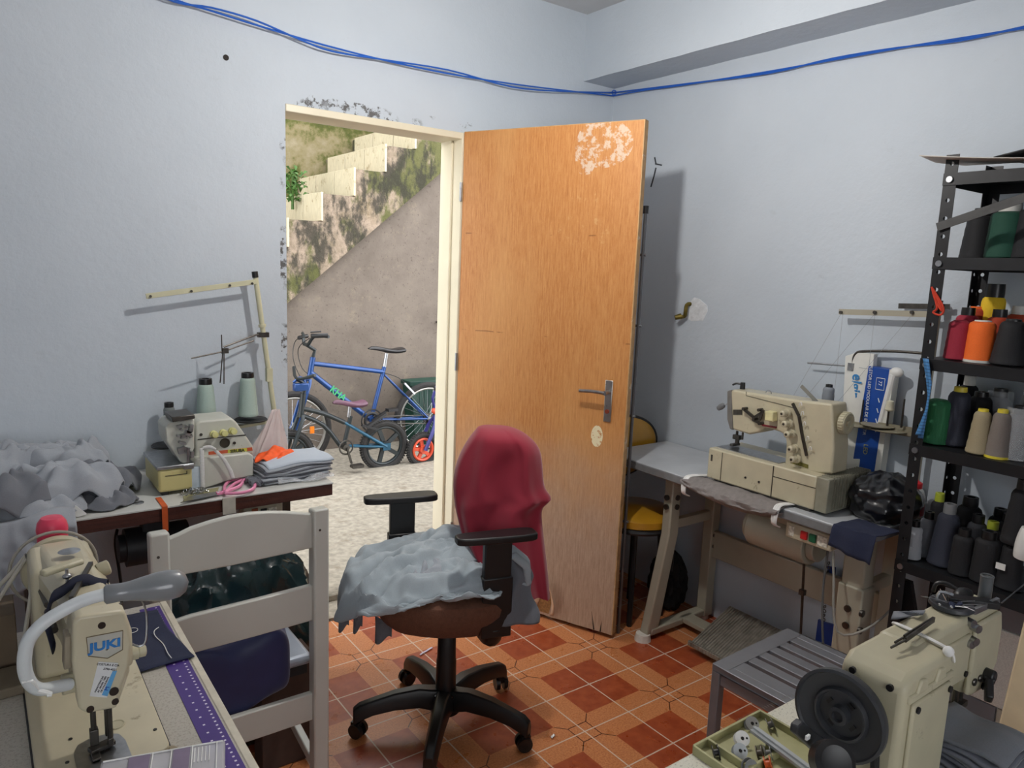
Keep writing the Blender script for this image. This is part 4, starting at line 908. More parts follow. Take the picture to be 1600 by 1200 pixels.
# backrest + crimson cloth over it
ang_w = R(91); wv_ = Vector((math.cos(ang_w), math.sin(ang_w), 0)); fv_ = Vector((-wv_.y, wv_.x, 0))
w = MB(); _bc = atd(778, 760, 2.35); rh0 = Vector((RT.x, RT.y, 0)).normalized()
def backf(a, b):
    ph = a*6.283; c_, s_ = math.cos(ph), math.sin(ph); z = .62+.33*b; k = (1-abs(2*b-1)**4)**.35+.001; m = .14*k
    return Vector((_bc.x, _bc.y, 0))+rh0*(m*c_*.55)+wv_*(m*c_*.3)+fv_*(.02*k*s_)+Vector((0, 0, z))
w.grid(backf, 30, 12, closeu=True); w.build('backrest', BRN, t, True)
outl = [(666, 752, 790), (668, 746, 802), (673, 743, 814), (680, 737, 826), (690, 730, 837), (700, 724, 844), (712, 718, 846.5), (728, 712, 848), (745, 709, 849), (760, 708, 851), (768, 708.5, 857), (777, 709, 865), (786, 710, 850), (795, 711, 846), (815, 716, 847), (840, 722, 850), (865, 732, 853), (890, 748, 856), (918, 775, 860)]
D_ = 2.345; n_ = 72; rows = []
rh = Vector((RT.x, RT.y, 0)).normalized(); fh = Vector((-rh.y, rh.x, 0))
w = MB(); vs = []
for i, (v, ul, ur) in enumerate(outl):
    L_ = atd(ul, v, D_); R_ = atd(ur, v, D_); c_ = (L_+R_)/2; hw = (R_-L_).length/2; 
    t_ = i/(len(outl)-1); dep = .085*min(1, (.25+t_*5))*(1-.35*t_)
    for k in range(n_):
        ph = k/n_*6.2832; cc, ss = math.cos(ph), math.sin(ph); fold = 0
        if True: fold = (.006+.012*t_)*math.sin(ph*7+t_*5+2*noise.noise(Vector((cc*2, ss*2, t_*3))))*min(1, t_*3)*(1-abs(cc)**3)
        ex = abs(cc)**.75*(1 if cc > 0 else -1)
        z = c_.z+(0 if i < len(outl)-1 else -.03*(ex)+.0)
        vs.append(Vector((c_.x, c_.y, 0))+rh*hw*ex+fh*(dep*ss+fold*(1 if ss > 0 else -1))+Vector((0, 0, z)))
m = len(outl); w.add(vs, [(i*n_+k, i*n_+(k+1) % n_, (i+1)*n_+(k+1) % n_, (i+1)*n_+k) for i in range(m-1) for k in range(n_)]+[tuple(range(n_))])
CRIM = mat('crimson_cloth', (142, 20, 46), .8, var=.04, scale=8, bump=.12, bscale=500, sheen=.3)
tag(w.build('crimson_cloth', CRIM, smooth=70, subsurf=1), 'crimson cloth draped over the office chair backrest', 'cloth')
# grey garments heaped on the seat
def ridged(p, o=3):
    r_ = 0; a = 1; f = 1
    for k in range(o): r_ += a*(1-2*math.sqrt(noise.noise(p*f)**2+.004)); a *= .5; f *= 2.03
    return r_/1.75
GC = Vector((1.165, 1.90, 0))
def garment(a, b):
    ph = a*6.2832; d_ = Vector((math.cos(ph), math.sin(ph), 0)); dl = d_.dot(Vector((-.81, .59, 0))); dc = d_.dot(Vector((-.59, -.81, 0)))
    R0 = .208+.10*max(0, dl)+.02*max(0, -dl); 
    drop = -.006+.15*max(0, dl)**1.6+.06*max(0, -dl)*(1 if dc < .5 else .3)
    drop += .012*math.sin(ph*5+1)+.007*math.sin(ph*11)
    n3 = Vector((d_.x*b*2.2, d_.y*b*2.2, .7)); fold = ridged(Vector((n3.x*1.0, n3.y*1.9, .7))+Vector((noise.noise(n3*1.1)*.9, noise.noise(n3*1.3+Vector((5, 0, 0)))*.9, 0)), 2)
    if b < .66:
        q_ = b/.66; rr = R0*q_; z = .586+.070*(1-q_**2.2)+(.10*fold-.055)*(1-.35*q_)
    else:
        q_ = (b-.66)/.34; rr = R0*(1+.09*math.sin(q_*1.5)); z = .580-drop*q_+(.10*fold-.055)*.65*(1-q_)
        rr += .014*math.sin(ph*13+q_*2)*q_
    return GC+d_*rr+Vector((0, 0, z+.006*noise.noise(n3*9)))
w = MB(); w.grid(garment, 150, 60, closeu=True); tag(w.build('grey_garment', FAB_L, solid=.004, smooth=80), 'heap of light grey garments spread over the office chair seat', 'garment')
# (second garment crumpled in the middle of the heap)
def small_heap(c, R_, seed, m, label, sc=(1, 1, 1)):
    c = Vector(c); w = MB()
    def fn(a, b):
        ph = a*6.2832; d_ = Vector((math.cos(ph), math.sin(ph), 0)); rr = R_*b*(1+.25*noise.noise(Vector((d_.x*1.5, d_.y*1.5, seed))))
        q_ = Vector((d_.x*b*1.2, d_.y*b*1.2, seed)); wq = Vector((noise.noise(q_*1.2), noise.noise(q_*1.2+Vector((9, 9, 9))), 0))
        z = R_*(.42*(1-b**2.2)*(.2+1.3*ridged(q_+wq, 2))-.10*b)
        return c+Vector((d_.x*rr*sc[0], d_.y*rr*sc[1], z*sc[2]))
    w.grid(fn, 90, 36, closeu=True); return tag(w.build('grey_garment', m, solid=.004, smooth=85), label, 'garment')
small_heap((1.20, 1.93, .635), .13, 2.2, FAB_L, 'crumpled grey garment in the middle of the office chair heap', (1.1, .9, 1.1))
small_heap((1.09, 1.86, .60), .10, 5.4, FAB, 'folded grey garment at the front left of the office chair heap', (1.2, .9, .9))
# sleeve hanging at the right of the arm post + cuffs
w = MB()
def sleeve(a, b):
    ph = a*6.2832; pts_ = [atd(790, 868, 2.26), atd(806, 900, 2.25), atd(800, 935, 2.24), atd(806, 972, 2.23)]
    k = b*3; i = min(2, int(k)); f_ = k-i; c_ = pts_[i].lerp(pts_[i+1], f_); rr = (.034+.036*b+.008*math.sin(b*9))
    return c_+rh*(rr*math.cos(ph)*(1+.15*math.sin(ph*3+b*4)))+fh*(.022*math.sin(ph)*(1+.3*math.sin(ph*5+b*6)))+Vector((0, 0, .02*math.cos(ph*1)*b*.4))
w.grid(sleeve, 40, 30, closeu=True); o = w.build('grey_sleeve', FAB_D, solid=.003, smooth=80); tag(o, 'slate grey sleeve hanging beside the front armrest post of the office chair', 'garment')
w = MB()
def coll(a, b):
    p0 = [atd(772, 873, 2.2), atd(800, 862, 2.22), atd(822, 880, 2.25), atd(825, 905, 2.25), atd(812, 900, 2.25)]
    k = a*4; i = min(3, int(k)); c_ = p0[i].lerp(p0[i+1], k-i); ph = b*6.283
    return c_+rh*.012*math.cos(ph)+Vector((0, 0, .014*math.sin(ph)))+fh*.02*math.sin(ph)
w.grid(lambda a, b: coll(a, b), 40, 12); tag(w.build('rolled_hem', FAB_L, solid=.002, smooth=80), 'rolled grey hem looping beside the crimson cloth', 'garment')
w = MB()
for u0, u1, vb, v0 in ((529, 545, 982, 948), (552, 566, 984, 950), (586, 612, 1000, 962)):
    def cuff(a, b): p = atd(u0+(u1-u0)*a, v0+(vb-v0)*b+6*math.sin(a*4+b), 2.33); return p+fh*(.006*math.sin(a*7+b*3))
    w.grid(cuff, 8, 8)
each(w, 'hanging_cuff', FAB_D, bpy.data.objects['grey_garment'], True, solid=.003)
# ================================================================ WHITE CHAIR
YC = 1.765
t = thing('white_chair', 'white painted wooden chair with three slats seen from behind', 'chair', (.505, 1.95, 0))
def K(u, v, y=YC): return at(u, v, 1, y)
for u0, v0 in ((248, 832), (500, 794)):
    p = K(u0, v0, YC); w = MB(); hw = .021
    w.poly([(p.x-hw, YC-.012, 0), (p.x-hw, YC+.03, 0), (p.x-hw, YC+.03, p.z-.004), (p.x-hw, YC-.012, p.z)], (hw*2, 0, 0)); w.build('back_post', WHITEP, t, True, bevel=.005)
    w = MB(); w.cyl((p.x-.005, YC-.0128, p.z-.055), (p.x-.005, YC-.011, p.z-.055), .0035, n=8); w.build('screw_plug', DSTEEL, t, True)
r1 = [(250, 851), (265, 842), (280, 836), (300, 826), (330, 816), (360, 808), (390, 803), (420, 801), (450, 801), (492, 804), (492, 857), (420, 873), (360, 886), (290, 899), (250, 908)]
w = MB(); w.poly([K(*p)+Vector((0, .004, 0)) for p in r1], (0, .018, 0)); w.build('top_slat', WHITEP, t, True, bevel=.004)
for r_ in ([(250, 981), (300, 964), (400, 939), (492, 915), (492, 970), (400, 996), (300, 1023), (250, 1036)], [(250, 1166), (363, 1124), (430, 1103), (494, 1083), (496, 1124), (430, 1147), (385, 1162), (250, 1210)]):
    w = MB(); w.poly([K(*p)+Vector((0, .004, 0)) for p in r_], (0, .018, 0)); w.build('back_slat', WHITEP, t, True, bevel=.003)
xl_, xr_ = K(248, 832).x, K(500, 794).x
w = MB(); w.box(((xl_+xr_)/2, YC+.23, .445), (xr_-xl_-.0, .35, .03)); seat = w.build('seat', mat('silver_vinyl', (150, 158, 170), .32, .3, var=.12, scale=10, coat=.3), t, True, bevel=.012, seg=3)
w = MB(); w.box(((xl_+xr_)/2, YC+.235, .415), (xr_-xl_-.02, .33, .03)); w.build('seat_rail', BLACK, t, True)
for px in (xl_+.01, xr_-.01):
    w = MB(); w.box((px, YC+.375, .21), (.034, .034, .42)); w.build('front_leg', WHITEP, t, True, bevel=.003)
    w = MB(); w.bar((px, YC+.02, .16), (px, YC+.375, .22), .02, .03); w.build('stretcher', WHITEP, t, True, bevel=.003)
# navy cushion on it
w = MB()
def cush(a, b):
    ph = a*6.2832; th = b*math.pi; c_, s_ = math.cos(ph), math.sin(ph); sup = (abs(c_)**5+abs(s_)**5)**(-1/5)*math.sin(th)**.32
    x = .165*c_*sup; y = .14*s_*sup; cz_ = math.cos(th); z = .075*(abs(cz_)**.45)*(1 if cz_ > 0 else -1)*(1+.10*noise.noise(Vector((x*9, y*9, 2))))
    z += .012*math.sin(x*40+y*25)*math.sin(th)
    return Vector((.458+x*1.10, YC+.103+y*.56, .478+z*1.35-.012*math.cos(x*11)+.01*(y/.14)))
w.grid(cush, 60, 30, closeu=True); tag(w.build('navy_cushion', NAVY, smooth=80), 'navy satin covered cushion on the white chair seat', 'cushion')
# dark green bin bag behind it
GB = mat('dark_green_bag', (22, 44, 46), .25, var=.25, scale=14, bump=.6, bscale=16, coat=.5)
o = blobmesh((.60, 2.22, .325), (.25, .11, .33), 5.1, .12, 90, 50, -.322, 3.0).build('bin_bag', GB)
tag(o, 'large dark green bin bag standing between the white chair and the left table', 'bag')
w = MB(); w.bb((.62, 2.02, .0), (.77, 2.10, .36)); tag(w.build('brown_carton', mat('dark_brown_carton', (70, 52, 44), .8, var=.1), bevel=.003), 'dark brown carton standing in front of the green bin bag', 'box')
# ================================================================ BLACK STEEL RACK
RKM = mat('black_rack_steel', (30, 31, 34), .45, .3, var=.2, scale=24, dirt=((90, 90, 88), 60, .72))
RX0, RX1, RY0, RY1, RZ = 2.30, 2.60, 1.045, .12, 1.90
t = thing('steel_rack', 'black perforated steel rack full of thread cones at the right wall', 'shelving rack', (2.45, .6, 0))
def perf(w, o, du_, dv_, Wd, L, pitch=.05, hr=.006, z0=.03):
    'flat strip with round holes; o corner, du_ across, dv_ along'
    n_ = int(L/pitch); p_ = L/n_
    for k in range(n_):
        c = o+du_*Wd/2+dv_*(k+.5)*p_; q_ = [c+du_*(sx*Wd/2)+dv_*(sy*p_/2) for sx, sy in ((-1, -1), (0, -1), (1, -1), (1, 0), (1, 1), (0, 1), (-1, 1), (-1, 0))]
        h = [c+du_*hr*math.cos(R(a))+dv_*hr*math.sin(R(a)) for a in (225, 270, 315, 0, 45, 90, 135, 180)]
        w.add(q_+h, [(i, (i+1) % 8, 8+(i+1) % 8, 8+i) for i in range(8)])
Z = Vector((0, 0, 1)); X_ = Vector((1, 0, 0)); Y_ = Vector((0, 1, 0))
for (x, y, sx, sy) in ((RX0, RY0, 1, -1), (RX1, RY0, -1, -1), (RX0, RY1, 1, 1), (RX1, RY1, -1, 1)):
    w = MB(); perf(w, Vector((x, y, 0)), X_*sx, Z, .035, RZ); perf(w, Vector((x, y, 0)), Y_*sy, Z, .035, RZ); w.build('upright', RKM, t, True, solid=.002, smooth=0)
RS = [1.848, at(1462, 402, 0, RX0).z, at(1446, 560, 0, RX0).z, at(1426, 693, 0, RX0).z, at(1410, 876, 0, RX0).z]
for k, z in enumerate(RS):
    w = MB(); w.bb((RX0-.002, RY1+.004, z-.004), (RX1, RY0-.004, z)); w.bb((RX0-.004, RY1+.002, z-.034), (RX0-.001, RY0+.001, z)); w.bb((RX1-.002, RY1+.004, z-.034), (RX1, RY0-.004, z))
    w.bb((RX0, RY0-.005, z-.034), (RX1, RY0-.003, z)); w.bb((RX0, RY1+.003, z-.034), (RX1, RY1+.005, z)); sh = w.build('shelf', RKM, t, True, smooth=0)
    w = MB()
    for y in (RY0-.018, RY1+.018):
        w.cyl((RX0-.009, y, z-.018), (RX0-.004, y, z-.018), .009, n=12); 
    each(w, 'shelf_bolt', STEEL, sh, True)
w = MB(); a_ = at(1464, 355, 0, RX0-.008); b_ = at(1600, 309, 0, RX0-.008); w.bar(a_, a_+(b_-a_)*1.9, .024, .003, X_); w.build('cross_brace', mat('grey_brace', (66, 66, 66), .5, .4, var=.2), t, True, smooth=0)
# paper sheet curling on top
w = MB()
def pap(a, b): 
    y = 1.10-.50*a; x = RX0-.05+.30*b; return Vector((x, y, 1.853+.030*(1-a)**2*(1.0)+.045*max(0, .35-b)*(1-a)+.012*math.sin(a*4)*b+.02*b))
w.grid(pap, 24, 12); tag(w.build('paper_sheet', mat('grey_white_card', (196, 192, 186), .7, var=.04), solid=.002), 'curled grey white card lying on top of the black rack', 'paper')
w = MB(); w.grid(lambda a, b: Vector((RX0+.02+.24*b, .93-.55*a, 1.885+.035*math.sin(a*3)+.01*b)), 14, 6); tag(w.build('black_folder', BLACK, solid=.004), 'black sheet lying over the card on top of the rack', 'folder')
def shelfpt(u, v, z): p = at(u, v, 2, z); return p
def cone_at(name, u, v, shelf, m, core, r0, r1, h, label, group, dx=0, **k):
    p = at(u, v, 2, RS[shelf]+.001); d_ = (p-CL).normalized()
    # step back from the visible foot to the cone's axis
    p = p+Vector((d_.x, d_.y, 0)).normalized()*r0*.6
    p.x = min(max(p.x, RX0+r0+.004), RX1-r0-.006)
    return cone_mesh(name, m, core, (p.x, p.y, RS[shelf]+.001), r0, r1, h, label, group, **k)
G1, G2, G3, G4 = 'thread cones on the second shelf', 'thread cones on the third shelf', 'thread cones on the fourth shelf', 'thread cones on the bottom visible shelf'
PP = {}
def at_row(u, x, z):  # axis of a cone whose centre shows at u, standing at depth x
    q_ = at(u, 700, 0, x); return q_
def cone_row(u, x, shelf, m, core, r0, r1, h, label, group, **k):
    z = RS[shelf]+.001
    # photo column u at the height of the shelf, on plane x
    lo, hi = -200, 1500
    for _ in range(40):
        mid = (lo+hi)/2; 
        if at(u, mid, 0, x).z > z+h*.4: lo = mid
        else: hi = mid
    p = at(u, lo, 0, x); return cone_mesh('thread_cone', m, core, (x, p.y, z), r0, r1, h, label, group, **k)
# shelf 2 (from the top)
cone_row(1531, 2.50, 1, BLK, BCORE, .052, .040, .13, 'black thread cone left of the dark green one on the upper shelf', G1)
cone_row(1572, 2.44, 1, DGRN, WCORE, .052, .046, .135, 'dark green thread cone on the upper shelf', G1)
cone_row(1612, 2.44, 1, BLK, BCORE, .052, .040, .14, 'black thread cone right of the dark green one on the upper shelf', G1)
# shelf 3
cone_row(1496, 2.36, 2, CRM, CRM, .034, .028, .115, 'crimson thread cone at the front left of the orange cone', G2, tip=.02)
cone_row(1531, 2.37, 2, ORT, WCORE, .040, .034, .118, 'large bright orange thread cone at the front of its shelf', G2, tip=.03, base=True)
cone_row(1578, 2.37, 2, BLK, BCORE, .046, .030, .125, 'black thread cone right of the orange cones', G2, tip=.05)
cone_row(1507, 2.46, 2, CRM, BCORE, .036, .030, .13, 'dark red thread cone behind the crimson cone', G2)
cone_row(1522, 2.54, 2, REDO, ORT, .038, .032, .15, 'brick red thread cone at the back behind the bright orange one', G2, tip=.04)
cone_row(1556, 2.47, 2, REDO, BCORE, .036, .030, .13, 'reddish orange thread cone between the bright orange and black cones', G2)
cone_row(1546, 2.55, 2, YLW, BCORE, .036, .032, .19, 'yellow thread cone with black top behind the orange ones', G2, tip=.2, tipr=.025)
cone_row(1586, 2.54, 2, REDO, WCORE, .034, .030, .14, 'brown red thread cone behind the black one on the third shelf', G2)
cone_row(1606, 2.42, 2, CRM, BCORE, .036, .030, .11, 'crimson thread cone at the right edge of the third shelf', G2)
# shelf 4
cone_row(1463, 2.37, 3, GRN, GRN, .041, .034, .135, 'mid green thread cone at the left end of its shelf', G3, tip=.01)
cone_row(1494, 2.40, 3, NVY, YCORE, .044, .028, .165, 'black thread cone with gold top beside the mid green cone', G3, tip=.09)
cone_row(1527, 2.47, 3, BLK, BCORE, .044, .030, .15, 'black thread cone behind the beige cone', G3, tip=.1)
cone_row(1531, 2.345, 3, BEI, YCORE, .033, .021, .125, 'beige thread cone with yellow top at the shelf front', G3, tip=.06)
cone_row(1561, 2.345, 3, TAU, YCORE, .032, .021, .13, 'taupe thread cone with bright yellow rims at the shelf front', G3, tip=.08, base=True)
cone_row(1589, 2.38, 3, CHA, BCORE, .040, .028, .13, 'charcoal thread cone wrapped in clear film', G3, wrap=True)
cone_row(1556, 2.52, 3, MGR, BCORE, .040, .03, .15, 'grey thread cone behind the taupe one wrapped in film', G3, wrap=True)
cone_row(1508, 2.55, 3, BLK, WCORE, .038, .026, .17, 'black thread cone with white top at the back of the fourth shelf', G3)
cone_row(1612, 2.52, 3, MGR, BCORE, .042, .03, .16, 'film wrapped grey cone at the right end of the fourth shelf', G3, wrap=True)
# shelf 5
cone_row(1426, 2.345, 4, LGR, BCORE, .027, .022, .105, 'light grey thread cone at the left front of the lowest shelf', G4)
cone_row(1447, 2.40, 4, MGR, BCORE, .028, .022, .125, 'mid grey thread cone behind the light grey one', G4)
cone_row(1477, 2.38, 4, NVY, GCORE, .046, .028, .165, 'tall charcoal blue thread cone on the lowest shelf', G4)
cone_row(1502, 2.345, 4, BLK, BCORE, .032, .027, .12, 'short black thread cone just right of the charcoal blue one', G4)
cone_row(1539, 2.35, 4, BLK, BCORE, .037, .031, .13, 'short black thread cone with stepped winding at the lowest shelf front', G4)
cone_row(1462, 2.52, 4, BLK, LCORE, .030, .022, .155, 'dark thread cone with lime top behind the charcoal blue one', G4)
cone_row(1509, 2.50, 4, BLK, BCORE, .044, .034, .17, 'wide black thread cone at the back of the lowest shelf', G4)
cone_row(1522, 2.43, 4, CHA, BCORE, .034, .026, .145, 'charcoal thread cone behind the stepped black one', G4)
cone_row(1545, 2.44, 4, BLK, LCORE, .036, .024, .135, 'black thread cone with lime yellow top on the lowest shelf', G4)
cone_row(1556, 2.54, 4, BLK, BCORE, .036, .028, .15, 'black thread cone at the rear beside the lime topped one', G4)
cone_row(1570, 2.50, 4, CHA, BCORE, .034, .028, .15, 'charcoal thread cone with pale label at the rear right', G4)
c1 = cone_row(1578, 2.36, 4, BLK, BCORE, .036, .024, .13, 'black thread cone carrying another cone on the lowest shelf', G4, tip=.3)
c2 = cone_mesh('thread_cone', BLK, BCORE, (2.36+.0, c1.location.y, RS[4]+.135), .036, .022, .16, 'topmost black cone of the stacked pair on the lowest shelf', G4)
w = MB(); w.box((2.322, c1.location.y+.012, RS[4]+.07), (.003, .024, .018)); w.build('paper_label', WHITEPLA, c1, True)
w = MB(); pz_ = at(1606, 850, 0, 2.33); w.tube([pz_+Vector((0, .01, -.045)), pz_+Vector((0, .004, 0)), pz_+Vector((0, .0, .045))], lambda k: .020+.006*math.sin(k*3.1), 14, 4); tag(w.build('white_cloth_roll', WHITEPLA), 'white rolled cloth at the right edge of the lowest shelf', 'cloth')
# tape measure and red string on the rack
TAPE = NT('blue_tape_measure', .5); x, y, z = TAPE.xyz(); tk = TAPE.math('LESS_THAN', TAPE.math('PINGPONG', z, .005), .0012); TAPE.col(TAPE.mix(TAPE.math('MULTIPLY', tk, .6), (70, 130, 186), (20, 40, 70))); TAPEM = TAPE.m
w = MB(); pts = [at(u, v, 0, RX0-.01) for u, v in ((1446, 560), (1449, 590), (1451, 620), (1446, 650), (1438, 685))]; pts2 = [at(u, v, 0, RX0-.016) for u, v in ((1447, 560), (1454, 600), (1448, 640), (1434, 680))]
for P_ in (pts, pts2):
    sm_ = []
    w2 = MB(); w2.grid(lambda a, b: (lambda k, i: P_[i].lerp(P_[i+1], k-i))(b*(len(P_)-1), min(len(P_)-2, int(b*(len(P_)-1))))+Vector((0, (a-.5)*.016*(1-.6*math.sin(b*3.14)), 0)), 3, 30); w.add(w2.v, w2.f)
tag(w.build('tape_measure', TAPEM, solid=.001), 'blue tape measure hanging from the rack beside the green cone', 'tape measure')
w = MB(); ps = [at(u, v, 0, RX0-.008) for u, v in ((1456, 448), (1462, 470), (1472, 486), (1466, 470), (1457, 450), (1464, 480), (1458, 488), (1470, 492), (1474, 480), (1458, 452))]; w.tube(ps, .003, 6, 4)
tag(w.build('red_string', mat('red_string', (196, 60, 36), .8)), 'red string tied round the rack upright near the thread stand', 'string')
# black cloth hanging under the lowest shelf & blue sheath thing by the wall
w = MB(); w.poly([at(u, v, 0, 2.34) for u, v in ((1408, 905), (1422, 910), (1436, 1000), (1400, 1000))], (.02, 0, 0)); tag(w.build('black_strap', BLACK), 'black cloth strap hanging below the lowest rack shelf', 'strap')
w = MB(); w.poly([at(u, v, 0, 2.60) for u, v in ((1278, 968), (1286, 972), (1306, 978), (1304, 1012), (1274, 1000))], (.012, 0, 0)); tag(w.build('blue_plate', mat('royal_blue_plastic', (28, 58, 130), .4)), 'blue plastic plate hanging from a chain behind the grey table', 'plate')
w = MB(); pa = at(1295, 880, 0, 2.60); pb_ = at(1287, 968, 0, 2.605)
for k in range(14): w.torus(pa.lerp(pb_, k/13), (1, 0, 0) if k % 2 else (0, 1, 0), .006, .0018, 10, 5)
tag(w.build('hanging_chain', DSTEEL), 'thin steel chain above the blue plastic plate', 'chain')
w = MB(); w.poly([at(u, v, 0, 2.606) for u, v in ((1293, 885), (1304, 887), (1301, 938), (1291, 934))], (.01, 0, 0)); tag(w.build('blue_strip', mat('royal_blue_plastic', (28, 58, 130), .4)), 'narrow blue strip hanging behind the table cables', 'strip')
# ================================================================ GREY SLATTED STOOL
SZ = .45
gp = mat('grey_hammered_metal', (128, 130, 136), .4, .3, var=.05, scale=20)
c1 = at(1113, 1037, 2, SZ); 
def zs_(p, q_): return p
# photo corners: near left foot shows at its top corner, so fit the height from the leg's length
HS = .43
A = at(1113, 1036, 2, HS); B = at(1230, 981, 2, HS); Cc = at(1345, 1045, 2, HS); 
ux = (B-A).normalized(); uy = Vector((ux.y, -ux.x, 0)); Wd = (B-A).length; Ln = .44
t = thing('metal_stool', 'grey metal stool with a slatted seat beside the grey table', 'stool', A+ux*Wd/2+uy*Ln/2-Vector((0, 0, HS)))
def S(a, b, z=HS): return A+ux*a+uy*b+Vector((0, 0, z-HS))
w = MB(); fw_ = .05
w.poly([S(0, 0), S(Wd, 0), S(Wd, fw_), S(0, fw_)], (0, 0, -.02)); w.poly([S(0, Ln-fw_), S(Wd, Ln-fw_), S(Wd, Ln), S(0, Ln)], (0, 0, -.02)); w.poly([S(0, fw_), S(fw_*.6, fw_), S(fw_*.6, Ln-fw_), S(0, Ln-fw_)], (0, 0, -.02)); w.poly([S(Wd-fw_*.6, fw_), S(Wd, fw_), S(Wd, Ln-fw_), S(Wd-fw_*.6, Ln-fw_)], (0, 0, -.02)); w.build('seat_frame', gp, t, True, bevel=.002)
ns = 6; gap = .017; span = Wd-fw_*1.2; sw_ = (span-gap*(ns))/(ns-.0)
for k in range(ns):
    a0 = fw_*.6+gap+k*(sw_+gap) if k else fw_*.6
    a1 = fw_*.6+(k+1)*(sw_+gap)
    w = MB(); w.poly([S(a0, fw_-.002, HS-.001), S(a1, fw_-.002, HS-.001), S(a1, Ln-fw_+.002, HS-.001), S(a0, Ln-fw_+.002, HS-.001)], (0, 0, -.015)); w.build('slat', gp, t, True, bevel=.002)
for a in (.014, Wd-.014):
    for b in (.014, Ln-.014):
        w = MB(); w.box(S(a, b, (HS-.02)/2), (.028, .028, HS-.02), rz=math.atan2(ux.y, ux.x)); w.build('leg', gp, t, True, bevel=.003)
w = MB(); w.bar(S(.014, .03, HS-.04), S(.014, Ln-.03, HS-.04), .02, .03); w.bar(S(.03, .014, HS-.04), S(Wd-.03, .014, HS-.04), .02, .03); w.bar(S(Wd-.014, .03, HS-.04), S(Wd-.014, Ln-.03, HS-.04), .02, .03)
w.build('apron', gp, t, True)
# ================================================================ FRONT RIGHT TABLE AND MACHINE
n = NT('speckled_laminate', .35); n.col(n.mix(n.smooth(n.noise(240, 3, .8), .56, .64), (212, 210, 196), (150, 148, 138))); SPL = n.m
T2 = .75; tx0, tx1, ty0, ty1 = .62, 1.405, .16, .70
t = thing('sewing_table', 'speckled white sewing table at the front right carrying the big handwheel machine', 'table', (1.06, .43, 0))
w = MB(); w.bb((tx0, ty0, T2-.035), (tx1, ty1, T2)); w.build('tabletop', SPL, t, True, bevel=.004)
for x in (tx0+.06, tx1-.06):
    for y in (ty0+.06, ty1-.06):
        w = MB(); w.bb((x-.025, y-.025, 0), (x+.025, y+.025, T2-.035)); w.build('leg', TMETAL, t, True, bevel=.003)
w = MB()
for k in range(26):
    p = at(1150+k*3.4, 1124-k*1.6, 2, T2+.0004); w.bar(p, p+Vector((0, -.006 if k % 5 else -.012, 0)), .0008, .0004)
w.build('printed_scale', mat('faded_print', (120, 118, 110), .6), t, True)
M2 = CREAM2
t = thing('handwheel_machine', 'sage cream sewing machine seen from its large dark handwheel end', 'sewing machine', (1.15, .46, T2))
x0, x1, y0, y1 = .995, 1.425, .418, .512; zt = 1.0
w = MB(); # main arm with pillar: outline in the x-z plane extruded over y
x1 = 1.392; yh = .452; o_ = [(x0, T2+.012), (x0+.15, T2+.012), (x0+.15, .94), (x0+.142, zt-.002), (x0+.02, zt-.004), (x0, zt-.02)]
w.poly([(a, y0, b) for a, b in o_], (0, y1-y0, 0))
o_ = [(x0+.1, .885), (x0+.29, .885), (x0+.30, .855), (x1-.03, .848), (x1-.004, .875), (x1, .93), (x1, .985), (x1-.012, zt), (x0+.1, zt)]
w2 = MB(); w2.poly([(a, yh, b) for a, b in o_], (0, y1-yh, 0)); w2.build('arm_casting', M2, t, True, bevel=.009, seg=3); body = w.build('machine_body', M2, t, True, bevel=.010, seg=3)
w = MB(); w.bb((x0-.01, y0-.04, T2), (x1+.0, y1+.05, T2+.014)); w.build('bed_plate', M2, t, True, bevel=.004)
w = MB(); w.bb((x0+.02, y0-.006, .79), (x0+.135, y0+.002, .955)); w.build('side_panel', M2, t, True, bevel=.004)
w = MB(); w.poly([(a, yh-.005, b) for a, b in ((x0+.155, .895), (x0+.155, .955), (x0+.18, .972), (x0+.285, .972), (x0+.285, .895))], (0, .008, 0)); w.build('side_panel', M2, t, True, bevel=.003)
w = MB(); w.poly([(a, yh-.008, b) for a, b in ((x0+.292, .862), (x0+.292, .985), (x1-.008, .985), (x1+.002, .955), (x1+.002, .89), (x1-.03, .852), (x0+.305, .856))], (0, .010, 0)); w.build('face_plate', M2, t, True, bevel=.006)
w = MB(); # cast ledge with two notches along the upper edge
for xx in (x0+.03, x0+.085): w.poly([(xx, y0-.004, .965), (xx+.035, y0-.004, .965), (xx+.028, y0-.004, .982), (xx+.01, y0-.004, .985)], (0, .03, 0))
w.bb((x0+.01, y0-.004, .956), (x0+.145, y0+.01, .968)); w.build('cast_ledge', M2, body, True, bevel=.003)
w = MB()
for a, b in ((x0+.03, .945), (x0+.03, .80), (x0+.127, .945), (x0+.127, .80)): w.cyl((a, y0-.009, b), (a, y0-.004, b), .005, n=10)
for a, b in ((x0+.165, .905), (x0+.275, .905), (x0+.165, .945)): w.cyl((a, yh-.008, b), (a, yh-.003, b), .005, n=10)
for y, z in ((y0+.02, .975), (y1-.02, .975), (y1-.02, .83)): w.cyl((x0-.003, y, z), (x0+.002, y, z), .005, n=10)
each(w, 'cover_screw', BLACK, t, True)
hc = Vector((.962, .487, .918)); 
hax = Vector((-1, -.06, .0)).normalized()
w = MB(); w.lathe([(.0, -.018), (.05, -.018), (.063, -.012), (.066, -.004), (.066, .004), (.062, .006), (.060, .002), (.040, -.004), (.037, .002), (.034, .002), (.032, -.006), (.014, -.006), (.013, .006), (.008, .007), (.007, .002), (.0, .002)], hc, hax, 56); hw_ = w.build('handwheel', GREYB, t, True, smooth=30)
w = MB()
fr_ = frame(hax)
